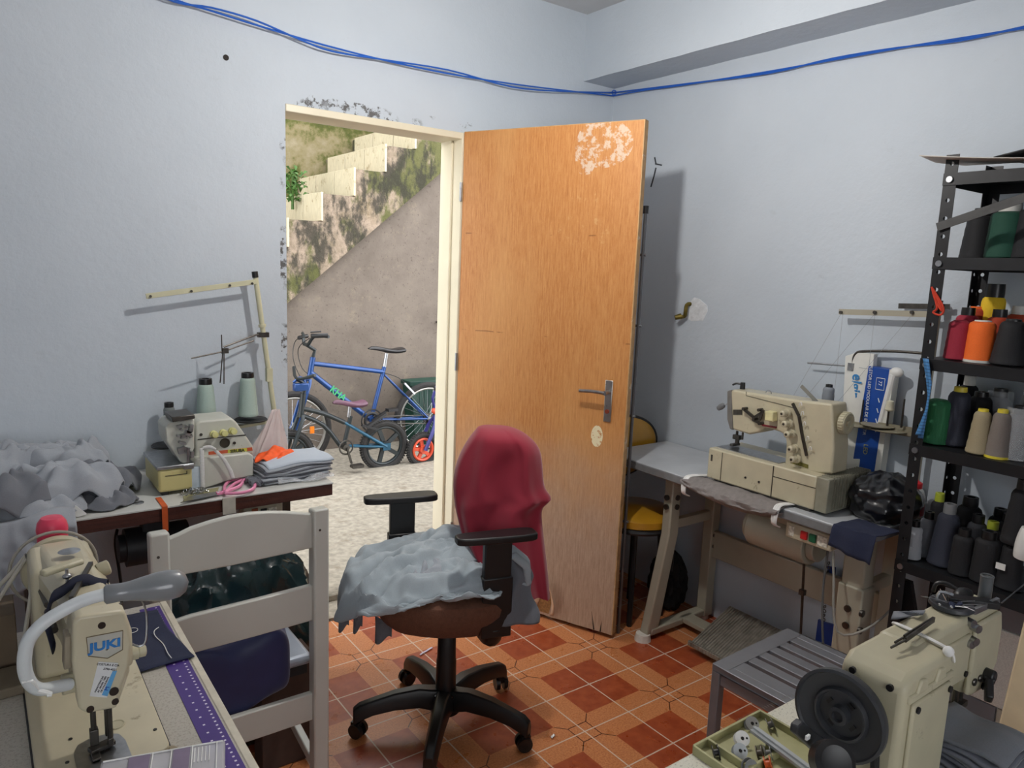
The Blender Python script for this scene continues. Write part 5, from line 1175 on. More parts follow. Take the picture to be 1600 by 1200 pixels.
for k in range(4):
    a = R(45+90*k+10); c_ = hc+fr_ @ Vector((.022*math.cos(a), .022*math.sin(a), -.0045)); tt = fr_ @ Vector((-math.sin(a), math.cos(a), 0)); w.bar(c_-tt*.005, c_+tt*.005, .005, .0025, hax)
each(w, 'wheel_slot', BLACK, hw_, True)
w = MB(); w.cyl(hc-hax*.02, hc-hax*.045, .03, n=24); w.build('wheel_hub', GREYB, t, True)
w = MB(); pts_ = [hc+Vector((.02, -.045, -.03)), hc+Vector((.03, -.05, -.10)), hc+Vector((.04, -.05, -.2))]; w.bar(pts_[0], pts_[2], .006, .014); w.bar(hc+Vector((.025, .035, -.04)), hc+Vector((.04, .03, -.2)), .006, .014); each(w, 'drive_belt', mat('rubber_belt', (30, 30, 30), .9, bump=.6, bscale=200), t, True)
# belt guard left of the wheel, black bobbin winder below
w = MB(); w.poly([at(u, v, 1, .50) for u, v in ((1247, 1136), (1256, 1128), (1300, 1165), (1330, 1200), (1300, 1200), (1245, 1148))], (0, .012, 0)); w.build('belt_guard', GREYB, t, True, bevel=.002)
w = MB(); p = atd(1262, 1152, .985); w.box(p, (.008, .003, .006)); w.build('guard_label', WHITEPLA, t, True)
w = MB(); p = atd(1300, 1190, .97); w.lathe([(.022, -.02), (.027, -.012), (.027, .01), (.02, .014), (.012, .012), (0, .012)], p, (-.4, -.6, .5), 24); w.build('bobbin_winder', BLACK, t, True)
# take-up lever and guides at the head end
w = MB()
hx = x1-.07
for a, b in (((1478, 975), (1500, 965)), ((1500, 965), (1560, 938)), ((1515, 975), (1520, 1000)), ((1520, 1000), (1512, 1010))): w.bar(atd(*a, 1.20), atd(*b, 1.22), .006, .010)
for u, v in ((1515, 972), (1523, 980), (1519, 1000), (1513, 1004)): p = atd(u, v, 1.19); w.cyl(p-Vector((.003, .008, 0)), p+Vector((.002, .006, 0)), .007, n=12)
w.build('thread_take_up', STEEL, t, True)
w = MB(); p = at(1545, 1055, 1, yh-.014); q_ = at(1545, 1094, 1, yh-.03); w.bar(p, p.lerp(q_, .3), .018, .014); w.bar(p.lerp(q_, .25), q_, .012, .02); w.cyl(p+Vector((0, -.01, 0)), p+Vector((0, .012, 0)), .011, n=16); w.build('presser_lever', BLACK, t, True, bevel=.003)
w = MB(); w.cyl((x0+.335, .478, .86), (x0+.335, .478, .81), .006, n=10); w.cyl((x0+.355, .478, .86), (x0+.355, .478, .815), .005, n=10); w.box((x0+.342, .476, .812), (.04, .018, .010)); w.build('needle_bar', DSTEEL, t, True)
w = MB()
for u, v in ((1523, 1066), (1532, 1060), (1537, 1072)): p = at(u, v, 1, yh-.010); w.torus(p, (0, 1, 0), .005, .002, 12, 5)
each(w, 'small_ring', DSTEEL, t, True)
# things on the machine
tz = zt+.0
def top(u, v, z=zt+.002): return at(u, v, 2, z)
w = MB(); w.tube([top(1398, 975, zt-.01), top(1402, 975), top(1440, 992), top(1478, 1012), top(1487, 1020, zt-.005), top(1490, 1032, zt-.02)], .0045, 8, 3, .6); w.sphere(top(1482, 1018, zt+.003), .008, 10, 6); tag(w.build('elastic_band', mat('white_elastic', (228, 228, 226), .8)), 'white elastic knotted round the arm of the handwheel machine', 'elastic band')
w = MB(); a_ = top(1392, 1012, zt+.008); b_ = top(1398, 1004, zt+.008); j = top(1460, 968, zt+.012)
w.bar(a_+Vector((-.0, 0, 0)), top(1415, 1000, zt+.012), .002, .003); w.bar(top(1415, 1000, zt+.012), j, .002, .008); w.bar(b_, top(1412, 996, zt+.010), .002, .003); w.bar(top(1412, 996, zt+.010), j+Vector((0, .002, 0)), .002, .008)
tag(w.build('tweezers', DSTEEL), 'bent steel tweezers lying on the arm of the handwheel machine', 'tweezers')
w = MB(); w.grid(lambda a, b: top(1392+50*a+4*b, 968-8*a-12*b+6*a*b, zt+.004+.004*math.sin(a*7+b*4)+.003*a), 14, 8); tag(w.build('grey_scrap', FAB_D, solid=.002), 'grey fabric scrap under the white elastic', 'cloth')
pc = top(1486, 950, zt+.001); w = MB(); w.lathe([(.002, 0), (.03, 0), (.034, .004), (.033, .009), (.028, .010), (.02, .006), (.002, .005)], pc, (0, 0, 1), 36); dish = tag(w.build('pin_dish', mat('dark_dish', (50, 52, 56), .4), smooth=40), 'round dark magnetic pin dish on top of the machine', 'dish')
w = MB()
for k in range(14):
    a = random.uniform(0, 6.28); p = pc+Vector((.018*math.cos(a), .018*math.sin(a), .011)); d_ = Vector((math.cos(a+random.uniform(-.6, .6)), math.sin(a+random.uniform(-.6, .6)), .15))*.022; w.tube([p-d_*.5, p+d_], .0006, 4, 1)
w.sphere(pc+Vector((-.03, -.012, .014)), .0028, 8, 6); w.sphere(pc+Vector((-.035, .004, .013)), .0026, 8, 6)
tag(w.build('dressmaking_pins', STEEL), 'loose dressmaking pins sticking out of the dark dish', 'pins', kind='stuff')
w = MB(); p = top(1494, 946, zt+.010); w.tube([p+Vector((-.012, .0, 0)), p+Vector((-.004, .006, .003)), p, p+Vector((.006, -.004, .002)), p+Vector((.014, .002, 0))], .004, 6, 3, .6); tag(w.build('navy_scrap', DENIM), 'crumpled navy scrap inside the dark pin dish', 'cloth')
t = thing('thread_guide_post', 'black thread guide assembly at the far top of the handwheel machine', 'machine part', top(1530, 935, zt))
w = MB(); p = top(1537, 940, zt); w.cyl(p, p+Vector((0, 0, .045)), .010, n=16); w.torus(p+Vector((0, 0, .046)), (0, 0, 1), .009, .0018, 16, 6); w.build('clear_tube', mat('smoky_tube', (90, 94, 96), .3, var=.1), t, True)
w = MB(); w.bar(top(1480, 935, zt+.01), top(1560, 945, zt+.01), .02, .012); w.sphere(top(1505, 928, zt+.012), .014, 12, 8, (1.6, 1, .7)); w.tube([top(1458, 925, zt+.002), top(1463, 912, zt+.018), top(1480, 912, zt+.022), top(1500, 925, zt+.015)], .004, 6, 3); w.build('guide_base', BLACK, t, True, bevel=.002)
w = MB(); w.tube([top(1464, 940, zt+.005), top(1468, 925, zt+.02), top(1490, 930, zt+.02)], .0025, 6, 3); w.tube([top(1565, 942, zt+.004), atd(1640, 880, 1.35)], .0012, 5, 1); each(w, 'guide_wire', STEEL, t, True)
# pile of grey cut pieces on the table under the head
GST = 'grey cut pieces stacked beside the handwheel machine'
base = at(1490, 1190, 2, T2+.002)
for k in range(13):
    w = MB(); z_ = T2+.003+.0078*k; ox = .010*math.sin(k*1.7); oy = .008*math.cos(k*2.3)
    def lay(a, b, k=k, z_=z_, ox=ox, oy=oy): return Vector((1.158+(.108+.05*(1-k/13))*a+ox*.6, .345+.118*b+oy*.6, z_+.004*math.sin(a*6+k*.4)+.003*math.sin(b*8+k)+.0015*noise.noise(Vector((a*9, b*9, k)))))
    lb = 'topmost grey cut piece of the stack by the handwheel machine head' if k == 12 else 'grey cut fabric piece lower in the stack by the handwheel machine head'
    w.grid(lay, 20, 14); tag(w.build('cut_piece', mat('dark_slate_jersey', (104, 108, 118), .95, var=.06, scale=400) if k % 3 else FAB_D, solid=.005), lb, 'fabric piece', GST)
# tray with bobbins and ruler
TRY = mat('sage_tray', (168, 166, 124), .5, var=.08)
c00 = at(1083, 1178, 2, T2); c10 = at(1187, 1122, 2, T2); c11 = at(1250, 1157, 2, T2)
e1 = (c10-c00).normalized(); L1_ = (c10-c00).length; e2 = Vector((e1.y, -e1.x, 0)); L2_ = .15
t = thing('bobbin_tray', 'sage green compartment tray on the front right table', 'tray', (c00+e1*L1_/2+e2*L2_/2))
def TP(a, b, z=0): return c00+e1*a+e2*b+Vector((0, 0, z))
w = MB(); h_ = .016
w.poly([TP(0, 0), TP(L1_, 0), TP(L1_, L2_), TP(0, L2_)], (0, 0, .003))
for (a0, b0, a1, b1) in ((0, 0, L1_, 0), (0, L2_, L1_, L2_), (0, 0, 0, L2_), (L1_, 0, L1_, L2_), (.035, 0, .035, L2_), (L1_*.62, .06, L1_*.62, L2_), (.035, .085, L1_*.62, .085)):
    w.bar(TP(a0, b0, h_/2), TP(a1, b1, h_/2), .005, h_)
w.build('tray_body', TRY, t, True, bevel=.001)
def bob(a, b, m, label, tilt=(0, 0, 1), z=.006, r=.011, g='bobbins in the sage tray'):
    c_ = TP(a, b, z); tb = thing('bobbin', label, 'bobbin', c_, 0, g); ax = Vector(tilt).normalized(); w = MB()
    w.lathe([(r*.25, 0), (r, 0), (r, .0012), (r*.45, .0014), (r*.45, .0085), (r, .0087), (r, .010), (r*.25, .010), (r*.25, 0)], c_, ax, 24, False); w.build('spool', m, tb, True)
    w = MB(); w.cyl(c_+ax*.0101, c_+ax*.0104, r*.22, n=12); w.cyl(c_+ax*.0101+frame(ax) @ Vector((r*.6, 0, 0)), c_+ax*.0104+frame(ax) @ Vector((r*.6, 0, 0)), r*.15, n=8); each(w, 'spool_hole', BLACK, tb, True); return tb
cmT = (-.35, -.6, .7)
bob(.083, .030, WHITEPLA, 'white bobbin facing up in the middle of the sage tray', cmT, .012, .0125)
bob(.058, .045, mat('pale_grey_bobbin', (176, 182, 186), .4), 'pale grey bobbin left of the white one in the tray', cmT, .008, .012)
bob(.138, .010, mat('silver_bobbin', (168, 170, 172), .35, .5), 'silver bobbin in the far corner of the sage tray', cmT, .008, .012)
bob(.160, .030, mat('smoky_bobbin', (96, 92, 88), .4), 'smoky bobbin right of the silver one in the tray', (.6, -.5, .4), .010, .012)
bob(.018, .025, BLACK, 'black bobbin in the left compartment of the tray', (.6, -.5, .2), .010, .012)
bob(.078, .066, mat('bobbin_brown', (90, 80, 66), .4), 'brown wound bobbin below the white one', (.5, -.6, .3), .010, .012)
bob(.090, .074, mat('bobbin_grey', (104, 104, 100), .4), 'grey wound bobbin beside the brown one', (.5, -.6, .3), .010, .012)
bob(.066, .090, mat('bobbin_orange', (206, 92, 40), .4), 'orange wound bobbin at the tray front', (.5, -.6, .3), .010, .012)
bob(.040, .075, mat('bobbin_striped', (130, 132, 134), .4), 'grey ribbed bobbin at the left tray front', (-.2, -.7, .2), .010, .012)
a_ = at(1178, 1140, 2, T2+.024); b_ = at(1262, 1202, 2, T2+.024); d_ = (b_-a_); w = MB(); w.bar(a_, a_+d_*1.4, .018, .005); w.bar(a_+Vector((0, 0, .004)), a_+d_*1.4+Vector((0, 0, .004)), .006, .004)
rl = tag(w.build('metal_ruler', mat('matt_aluminium', (176, 180, 182), .4, .4, var=.06)), 'grey aluminium ruler lying across the bobbin tray', 'ruler')
# beige post at the right edge of the picture
w = MB(); pa = atd(1573, 1200, 1.46); pb_ = atd(1620, 1005, 1.46); d_ = pb_-pa; w.bar(pa-d_*(pa.z-.01)/d_.z, pa+d_*1.5, .05, .04); 
o = tag(w.build('wooden_post', mat('beige_painted_wood', (196, 178, 146), .6, var=.06, dirt=((120, 100, 80), 14, .64)), bevel=.004), 'beige painted wooden plank leaning at the right edge of the picture', 'post')
# ================================================================ LEFT TABLE ALONG THE DOOR WALL
TL = .77; LXE = at(521, 754, 2, TL).x; LYF = at(521, 754, 2, TL).y
t = thing('work_table', 'white topped work table with dark wooden edge along the left wall', 'table', (.2, 2.58, 0))
n = NT('white_worn_laminate', .35); n.col(n.mix(n.smooth(n.noise(18, 8, .8), .62, .72), (206, 208, 204), (170, 168, 160)))
w = MB(); w.bb((-1.0, LYF, TL-.004), (LXE, YW-.005, TL)); w.build('tabletop', n.m, t, True)
n = NT('dark_edge_wood', .55); n.col(n.ramp(n.noise(10, 8, .75, stretch=(.25, 1, 6)), [(.35, (40, 20, 16)), (.6, (78, 38, 28)), (.75, (110, 70, 54))])); n.bump(n.noise(60, 6), .6, .004)
w = MB(); w.bb((-1.0, LYF+.002, TL-.045), (LXE-.002, YW-.006, TL-.004)); w.build('table_edge', n.m, t, True, bevel=.002)
for x in (-.9, .1, .93):
    for y in (2.72,) if x != -.9 else (2.42, 2.72):
        w = MB(); w.bb((x-.02, y-.02, 0), (x+.02, y+.02, TL-.045)); w.build('leg', DSTEEL, t, True)
w = MB(); w.bb((-.9, 2.50, .1), (.93, 2.53, .14)); w.bb((-.9, 2.70, .1), (.93, 2.73, .14)); each(w, 'lower_rail', DSTEEL, t, True)
w = MB(); mc = at(232, 850, 1, 2.56); w.cyl((mc.x-.07, 2.56, mc.z), (mc.x+.12, 2.56, mc.z), .062, n=24); w.cyl((mc.x-.09, 2.56, mc.z), (mc.x-.07, 2.56, mc.z), .045, n=20); w.box((mc.x+.02, 2.56, (mc.z+TL-.045)/2+.03), (.08, .06, TL-.045-mc.z)); w.build('motor', GREYB, t, True)
w = MB(); w.box(at(412, 800, 1, 2.40)+Vector((.0, .03, 0)), (.13, .06, .05)); sw = w.build('switch_box', mat('beige_switch', (188, 180, 156), .5), t, True, bevel=.003)
for du_, m_, nm in ((-12, mat('orange_button', (170, 80, 40), .4), 'orange_button'), (2, BLACK, 'black_button')):
    w = MB(); p = at(410+du_, 799, 1, 2.399); w.box(p, (.02, .006, .02)); w.build(nm, m_, sw, True)
w = MB(); w.box(at(426, 797, 1, 2.399), (.028, .003, .02)); w.build('switch_label', mat('label_white', (214, 210, 196), .6), sw, True)
w = MB(); w.tube([at(183, 828, 1, 2.6), at(180, 850, 1, 2.62), at(186, 890, 1, 2.62), at(190, 930, 1, 2.6), at(188, 1010, 1, 2.5)], .005, 7); w.build('power_cable', BLACK, t, True)
# things hung on / stuck to its edge
w = MB(); a = at(247, 778, 2, TL+.001); w.poly([a+Vector((-.008, .0, .001)), a+Vector((.008, 0, .001)), Vector((a.x+.008, LYF-.002, TL+.002)), Vector((a.x-.008, LYF-.002, TL+.002))], (0, 0, .001)); w.bb((a.x-.009, LYF-.004, TL-.075), (a.x+.007, LYF-.001, TL+.003))
tag(w.build('orange_tape', mat('orange_tape', (206, 92, 40), .6)), 'orange tape strip hanging over the work table edge below the overlock machine', 'tape')
w = MB(); a = at(358, 790, 1, LYF-.003); w.bb((a.x-.02, LYF-.005, TL-.052), (a.x+.02, LYF-.001, TL+.002)); tag(w.build('white_tape', mat('white_tape', (196, 192, 180), .7)), 'white tape patch on the dark table edge under the scissors', 'tape')
for u, v, lb in ((200, 760, 'steel grommet in the white tabletop nearer the wall'), (216, 786, 'steel grommet in the white tabletop nearer its front edge')):
    p = at(u, v, 2, TL); w = MB(); w.lathe([(.010, 0), (.016, .0), (.016, .003), (.012, .004), (.008, .001)], p, n=24); tag(w.build('steel_grommet', STEEL), lb, 'grommet', 'grommets in the white tabletop')
# --- overlock machine
t = thing('overlock_machine', 'pale grey overlock sewing machine with yellowed base on the work table', 'sewing machine', (.6, 2.55, TL))
bx0, bx1 = at(248, 776, 2, TL).x, at(297, 768, 2, TL).x; by0 = 2.452
def PY(u, v, y): return at(u, v, 1, y)
zc = PY(250, 735, by0).z
w = MB(); w.bb((bx0, by0, TL+.012), (bx1+.006, by0+.22, zc)); w.build('work_base', YELLOW_BASE, t, True, bevel=.008, seg=3)
w = MB(); w.bb((bx0-.004, by0-.004, zc), (bx1+.012, by0+.22, zc+.012)); w.build('cloth_plate', STEEL, t, True, bevel=.003)
w = MB(); w.bb((bx0+.02, by0-.0015, zc-.022), (bx1-.01, by0+.001, zc-.020)); w.bb((bx1-.012, by0-.0015, zc-.022), (bx1-.010, by0+.001, zc-.012)); w.build('door_seam', DSTEEL, t, True)
w = MB(); w.bb((bx0+.01, by0+.01, TL), (bx0+.03, by0+.03, TL+.013)); w.bb((bx1-.02, by0+.19, TL), (bx1, by0+.21, TL+.013)); w.bb((bx0+.01, by0+.19, TL), (bx0+.03, by0+.21, TL+.013)); each(w, 'rubber_foot', BLACK, t, True)
yb = 2.47
w = MB(); w.poly([PY(*p, yb) for p in ((303, 722), (308, 716), (388, 708), (396, 712), (396, 744), (362, 750), (318, 764), (302, 768))], (0, .17, 0)); w.build('lower_body', OVER, t, True, bevel=.005)
yh = 2.50
w = MB(); w.poly([PY(*p, yh) for p in ((305, 664), (311, 658), (362, 653), (370, 660), (396, 698), (396, 710), (330, 716), (305, 716))], (0, .13, 0)); hb_ = w.build('upper_housing', OVER, t, True, bevel=.007, seg=3)
w = MB(); w.poly([PY(*p, yh-.002) for p in ((309, 686), (384, 679), (384, 680.5), (309, 687.5))], (0, .004, 0)); w.build('housing_seam', DSTEEL, hb_, True)
for u, v in ((333, 678), (348, 676), (362, 673)):
    p = PY(u, v, yh); w = MB(); w.lathe([(.012, 0), (.012, .012), (.008, .014), (.008, .02), (.011, .022), (.010, .032), (.004, .033), (.0, .033)], p, (0, -1, .1), 20); w.build('tension_knob', mat('lime_ivory', (206, 204, 138), .4), t, True)
w = MB(); p = PY(351, 692, yh); w.cyl(p+Vector((0, .002, 0)), p-Vector((0, .003, 0)), .016, n=26); w.torus(p-Vector((0, .003, 0)), (0, 1, 0), .015, .002, 26, 6); w.build('oil_window', mat('oil_window', (70, 66, 58), .25), t, True)
w = MB(); p = PY(366, 692, yh); w.cyl(p+Vector((0, .002, 0)), p-Vector((0, .004, 0)), .005, n=12); p = PY(314, 679, yh); w.cyl(p+Vector((0, .002, 0)), p-Vector((0, .002, 0)), .005, n=12); each(w, 'housing_screw', DSTEEL, t, True)
w = MB(); w.poly([PY(*p, yh-.002) for p in ((326, 706), (394, 699), (395, 704), (326, 712))], (0, .003, 0)); w.build('red_stripe', mat('red_stripe', (186, 84, 50), .5), t, True)
w = MB(); w.poly([PY(*p, yh-.003) for p in ((356, 703), (386, 700), (386, 706), (356, 709))], (0, .002, 0)); w.build('name_plate', mat('plate_yellow', (186, 184, 70), .5), t, True)
text('SIRUBA', .0145, BLACK, t, PY(371, 704.5, yh-.0035), PY(386, 703, yh)-PY(356, 706, yh), (0, 0, 1), .0005, 'machine_lettering', bold=.0004)
w = MB(); w.poly([PY(*p, 2.47) for p in ((258, 668), (266, 660), (304, 655), (304, 700), (292, 726), (282, 722), (260, 690))], (0, .12, 0)); w.build('looper_head', OVER, t, True, bevel=.004)
w = MB(); w.poly([PY(*p, 2.455) for p in ((268, 652), (304, 648), (305, 654), (270, 660))], (0, .11, 0)); w.build('head_cover', DSTEEL, t, True, bevel=.002)
w = MB(); random.seed(5)
for k in range(16):
    u = random.uniform(278, 300); v = random.uniform(666, 716); p = PY(u, v, 2.462); w.box(p, (random.uniform(.006, .018), .02, random.uniform(.006, .02)), rot=(0, random.uniform(-.5, .5), 0))
for u, v in ((284, 672), (292, 684), (282, 692), (296, 704)): p = PY(u, v, 2.45); w.cyl(p, p+Vector((0, .02, 0)), .004, n=10)
w.build('needle_mechanism', STEEL, t, True)
w = MB(); w.cyl(PY(294, 700, 2.45), PY(294, 722, 2.45), .004, n=8); w.box(PY(294, 729, 2.45), (.03, .02, .012)); w.build('presser_foot', STEEL, t, True)
w = MB(); w.bb((PY(300, 720, 2.44).x, 2.456, zc-.08), (PY(314, 720, 2.44).x, 2.47, zc-.005)); w.build('glass_guard', mat('pale_blue_guard', (190, 204, 214), .2), t, True)
TM2 = mat('white_tape_measure', (206, 208, 206), .5, var=.08, scale=260)
w = MB()
for pts_ in (((315, 700), (316, 730), (317, 765)), ((337, 704), (350, 718), (360, 735), (364, 748))):
    P_ = [PY(u, v, 2.452) for u, v in pts_]; w2 = MB(); L_ = len(P_)-1
    w2.grid(lambda a, b: (lambda i: P_[i].lerp(P_[i+1], b*L_-i))(min(L_-1, int(b*L_)))+Vector(((a-.5)*.014, 0, 0)), 3, 20); w.add(w2.v, w2.f)
w2 = MB(); w2.grid(lambda a, b: PY(316+22*b, 701-4*math.sin(b*3)+3*b, 2.452)+Vector((0, 0, (a-.5)*.012)), 3, 12); w.add(w2.v, w2.f)
tag(w.build('tape_measure', TM2, solid=.001), 'white tape measure draped over the front of the overlock machine', 'tape measure')
# scissors
t = thing('scissors', 'scissors with pink handles lying before the overlock machine', 'scissors', at(345, 770, 2, TL))
def TT(u, v, z=TL+.008): return at(u, v, 2, z)
w = MB()
for cpts in (((350, 768), (352, 758), (362, 750), (378, 750), (376, 758), (364, 764), (352, 768)), ((352, 770), (366, 756), (385, 749), (397, 752), (396, 763), (378, 770), (352, 771))):
    w.tube([TT(u, v, TL+.012) for u, v in cpts], .0055, 8, 4)
w.bar(TT(352, 769, TL+.01), TT(338, 771, TL+.01), .014, .008); w.build('handle', PINK, t, True)
w = MB(); w.poly([TT(342, 769), TT(340, 773), TT(282, 786), TT(290, 782)], (0, 0, .002)); w.poly([TT(342, 767), TT(340, 771), TT(286, 782), TT(294, 776)], (0, 0, -.002)); w.cyl(TT(341, 770, TL+.006), TT(341, 770, TL+.013), .004, n=10); w.build('blade', STEEL, t, True)
w = MB()
pc = at(305, 771, 2, TL+.003)
for k in range(26): a = k*.9; r_ = .004+.0013*k; w.torus(pc+Vector((r_*math.cos(a)*1.2, r_*math.sin(a)*.7, .003+.004*(k % 3))), (math.sin(k), math.cos(k*1.3), .5), .006, .0013, 8, 4)
tag(w.build('steel_chain', STEEL), 'little heap of steel chain in front of the overlock base', 'chain')
w = MB(); w.poly([at(u, v, 2, TL+.001) for u, v in ((286, 776), (320, 766), (342, 762), (340, 768), (300, 782), (288, 784))], (0, 0, .002)); tag(w.build('olive_strip', mat('olive_card', (150, 148, 112), .7)), 'olive strip under the chain beside the scissors', 'strip')
# cones with stand
t = thing('thread_stand', 'leaning ivory thread stand behind the overlock machine on the work table', 'thread stand', (.9, 2.72, TL))
YT = 2.757
IV = mat('ivory_metal', (196, 194, 164), .45, var=.05)
pt = PY(399, 432, YT); pb = PY(428, 640, YT); d_ = (pb-pt).normalized(); foot = pt+d_*((pt.z-TL)/-d_.z)
w = MB(); w.cyl(pt, foot, .0095, n=12); w.cyl(pt.lerp(pb, .35)+Vector((0, 0, 0)), pt.lerp(pb, .37), .014, n=12); w.box(pt.lerp(pb, .73), (.022, .022, .05)); w.build('post', IV, t, True)
w = MB(); w.cyl(pt-d_*.018, pt+d_*.004, .0115, n=12); w.build('post_cap', BLACK, t, True)
w = MB(); a = PY(228, 463, YT-.014); b = PY(401, 440, YT-.014); w.bar(a, b, .018, .004, Vector((0, 1, 0))); w.build('thread_arm', IV, t, True, bevel=.001)
w = MB()
for u, v in ((235, 463), (299, 455), (359, 446), (394, 443)): p = PY(u, v, YT-.018); w.cyl(p-Vector((0, .003, 0)), p, .0045, n=10)
each(w, 'arm_screw', DSTEEL, t, True)
w = MB(); w.tube([PY(299, 560, YT-.06), PY(350, 549, YT-.05), PY(397, 532, YT-.04)], .0028, 6, 1); w.tube([PY(350, 542, YT-.03), PY(400, 523, YT-.01), PY(414, 523, YT)], .0035, 6, 1); w.box(PY(411, 523, YT), (.04, .02, .018)); w.box(PY(352, 548, YT-.05), (.02, .016, .018)); w.tube([PY(346, 523, YT-.05), PY(347, 553, YT-.05)], .002, 6, 1); w.tube([PY(348, 550, YT-.05), PY(344, 598, YT-.05)], .002, 6, 1); w.tube([PY(350, 550, YT-.05), PY(350, 600, YT-.05)], .002, 6, 1); w.build('guide_rods', DSTEEL, t, True)
zpl = PY(388, 655, YT).z
pls = [(322, 2.72, None), (388, 2.76, None), (268, 2.70, None)]
w = MB()
w.bar((PY(268, 700, YT).x, YT+.02, zpl-.05), (pb.x, YT+.02, zpl-.02), .02, .01); w.build('plate_bar', IV, t, True)
for u, v, rr, m_ in ((392, 655, .055, BLACK), (262, 695, .05, BLACK), (322, 672, .05, IV)):
    p = PY(u, v, YT); w = MB(); w.lathe([(.002, -.004), (rr*1.08, -.004), (rr*1.08, 0), (rr, .003), (.01, .003), (.002, .003)], p, n=32); w.build('spool_plate', m_, t, True)
g = 'pale cones on the overlock thread stand'
for u, vt, vb, r0, r1, m_, lb in ((388, 590, 652, .036, .0255, SAGE, 'pale sage thread cone on the black spool plate, rightmost of three'), (323, 600, 668, .038, .0255, SAGE, 'pale sage thread cone behind the middle of the overlock machine'), (266, 636, 692, .0235, .0175, thr('ash', (120, 128, 128)), 'small grey thread cone at the left behind the overlock head')):
    a = PY(u, vb, YT); b = PY(u, vt, YT); cone_mesh('thread_cone', m_, BCORE, (a.x, YT, a.z+.004), r0, r1, b.z-a.z, lb, g, tip=.1, tipr=r1*.85)
# loose plastic bag, orange cloth, stacked cut pieces
PB = mat('pinkish_clear_bag', (232, 218, 216), .25, var=.05, alpha=.55, bump=.8, bscale=26)
w = MB()
def bagf(a, b):
    ph = a*6.283; kk = b; rr = .012+.055*kk**1.1; rr *= 1+.22*math.sin(ph*6+3*b)+.12*math.sin(ph*11+1); c_ = PY(431-13*kk, 640+78*kk, 2.60)
    return c_+Vector((rr*math.cos(ph)*1.0, rr*math.sin(ph)*.6, 0))
w.grid(bagf, 60, 26, closeu=True); tag(w.build('clear_bag', PB, solid=.001, smooth=80), 'thin whitish plastic bag tied to the ivory stand foot', 'bag')
w = MB()
def orf(a, b): u = 398+72*a; v = 722-24*math.sin(a*3.1)**.7*(1-b)-2*b; p = at(u, v, 1, 2.47+.07*(1-b)); return p+Vector((0, 0, .007*noise.noise(Vector((a*9, b*6, 3)))+.006*math.sin(a*17+b*5)))
w.grid(orf, 40, 14); tag(w.build('orange_cloth', ORANGE, solid=.003, smooth=60), 'bright orange cloth bunched on top of the folded grey stack', 'cloth')
GS = 'grey cut pieces stacked at the right end of the white work table'
s00 = at(400, 757, 2, TL); sx0, sx1 = .755, .985
for k in range(10):
    z_ = TL+.006+.0068*k; j = random.uniform(-.008, .008)
    def lay(a, b, k=k, z_=z_, j=j): return Vector((sx0+(sx1-sx0)*a+j-.01*(b)+.012*k/10, 2.40+.16*b+j*.6-.005*math.sin(a*5+k), z_+.003*math.sin(a*7+k*.5)+.002*math.sin(b*6)-.008*(1-b)**6*(k > 5)+(.01*a*(k/10))))
    w = MB(); w.grid(lay, 22, 12)
    lb = 'topmost pale grey piece of the folded stack on the work table' if k == 9 else 'grey fabric piece within the folded stack on the work table'
    tag(w.build('cut_piece', mat('pale_blue_jersey', (178, 188, 200), .95, var=.04, scale=400) if k == 9 else (FAB_D if k % 2 else FAB), solid=.0052), lb, 'fabric piece', GS)
w = MB(); w.grid(lambda a, b: Vector((.80+.205*a, 2.385+.03*b+.01*math.sin(a*8), TL+.006+.022*math.sin(b*3)*abs(math.sin(a*5+1))+.003*noise.noise(Vector((a*20, b*9, 0))))), 40, 10); tag(w.build('clear_wrap', CLEAR, solid=.001), 'clear plastic wrap sticking out under the folded stack', 'plastic wrap')
w = MB(); w.grid(lambda a, b: Vector((.715+.05*a, 2.40+.07*b, TL+.004+.02*abs(math.sin(a*5+b*7)))), 16, 16); tag(w.build('dark_scrap', FAB_D, solid=.003), 'crumpled slate scrap between the scissors and the folded stack', 'cloth')
# pile of grey garments at the left end
GP = 'grey garments heaped on the left end of the white work table'
random.seed(11)
def crumple(name, c, R_, seed, m, label, hang=0, group=GP, sc=(1, 1, 1)):
    c = Vector(c); w = MB()
    def fn(a, b):
        ph = a*6.2832; d_ = Vector((math.cos(ph), math.sin(ph), 0)); rr = R_*b*(1+.22*noise.noise(Vector((d_.x*1.5, d_.y*1.5, seed))))
        ca_, sa_ = math.cos(seed), math.sin(seed); q_ = Vector(((d_.x*ca_+d_.y*sa_)*b*.55+seed*1.7, (-d_.x*sa_+d_.y*ca_)*b*1.5, seed)); wq = Vector((noise.noise(q_*1.1), noise.noise(q_*1.1+Vector((9, 9, 9))), 0))*.8
        f = ridged(q_+wq, 2)
        z = .6*R_*(1-b**2.4)*(.35+.95*f)+R_*.10*b*f+.018*math.sin(ph*7+seed+b*5)*b*R_/.12
        if b > .8: rr -= R_*.35*(b-.8); z -= R_*.5*(b-.8)
        return c+Vector((d_.x*rr*sc[0], d_.y*rr*sc[1], max(z*sc[2], -.0+c.z*0) if c.z < TL+.03 and not hang else z*sc[2]))
    w.grid(fn, 84, 34, closeu=True); return tag(w.build(name, m, solid=.004, smooth=85), label, 'garment', group)
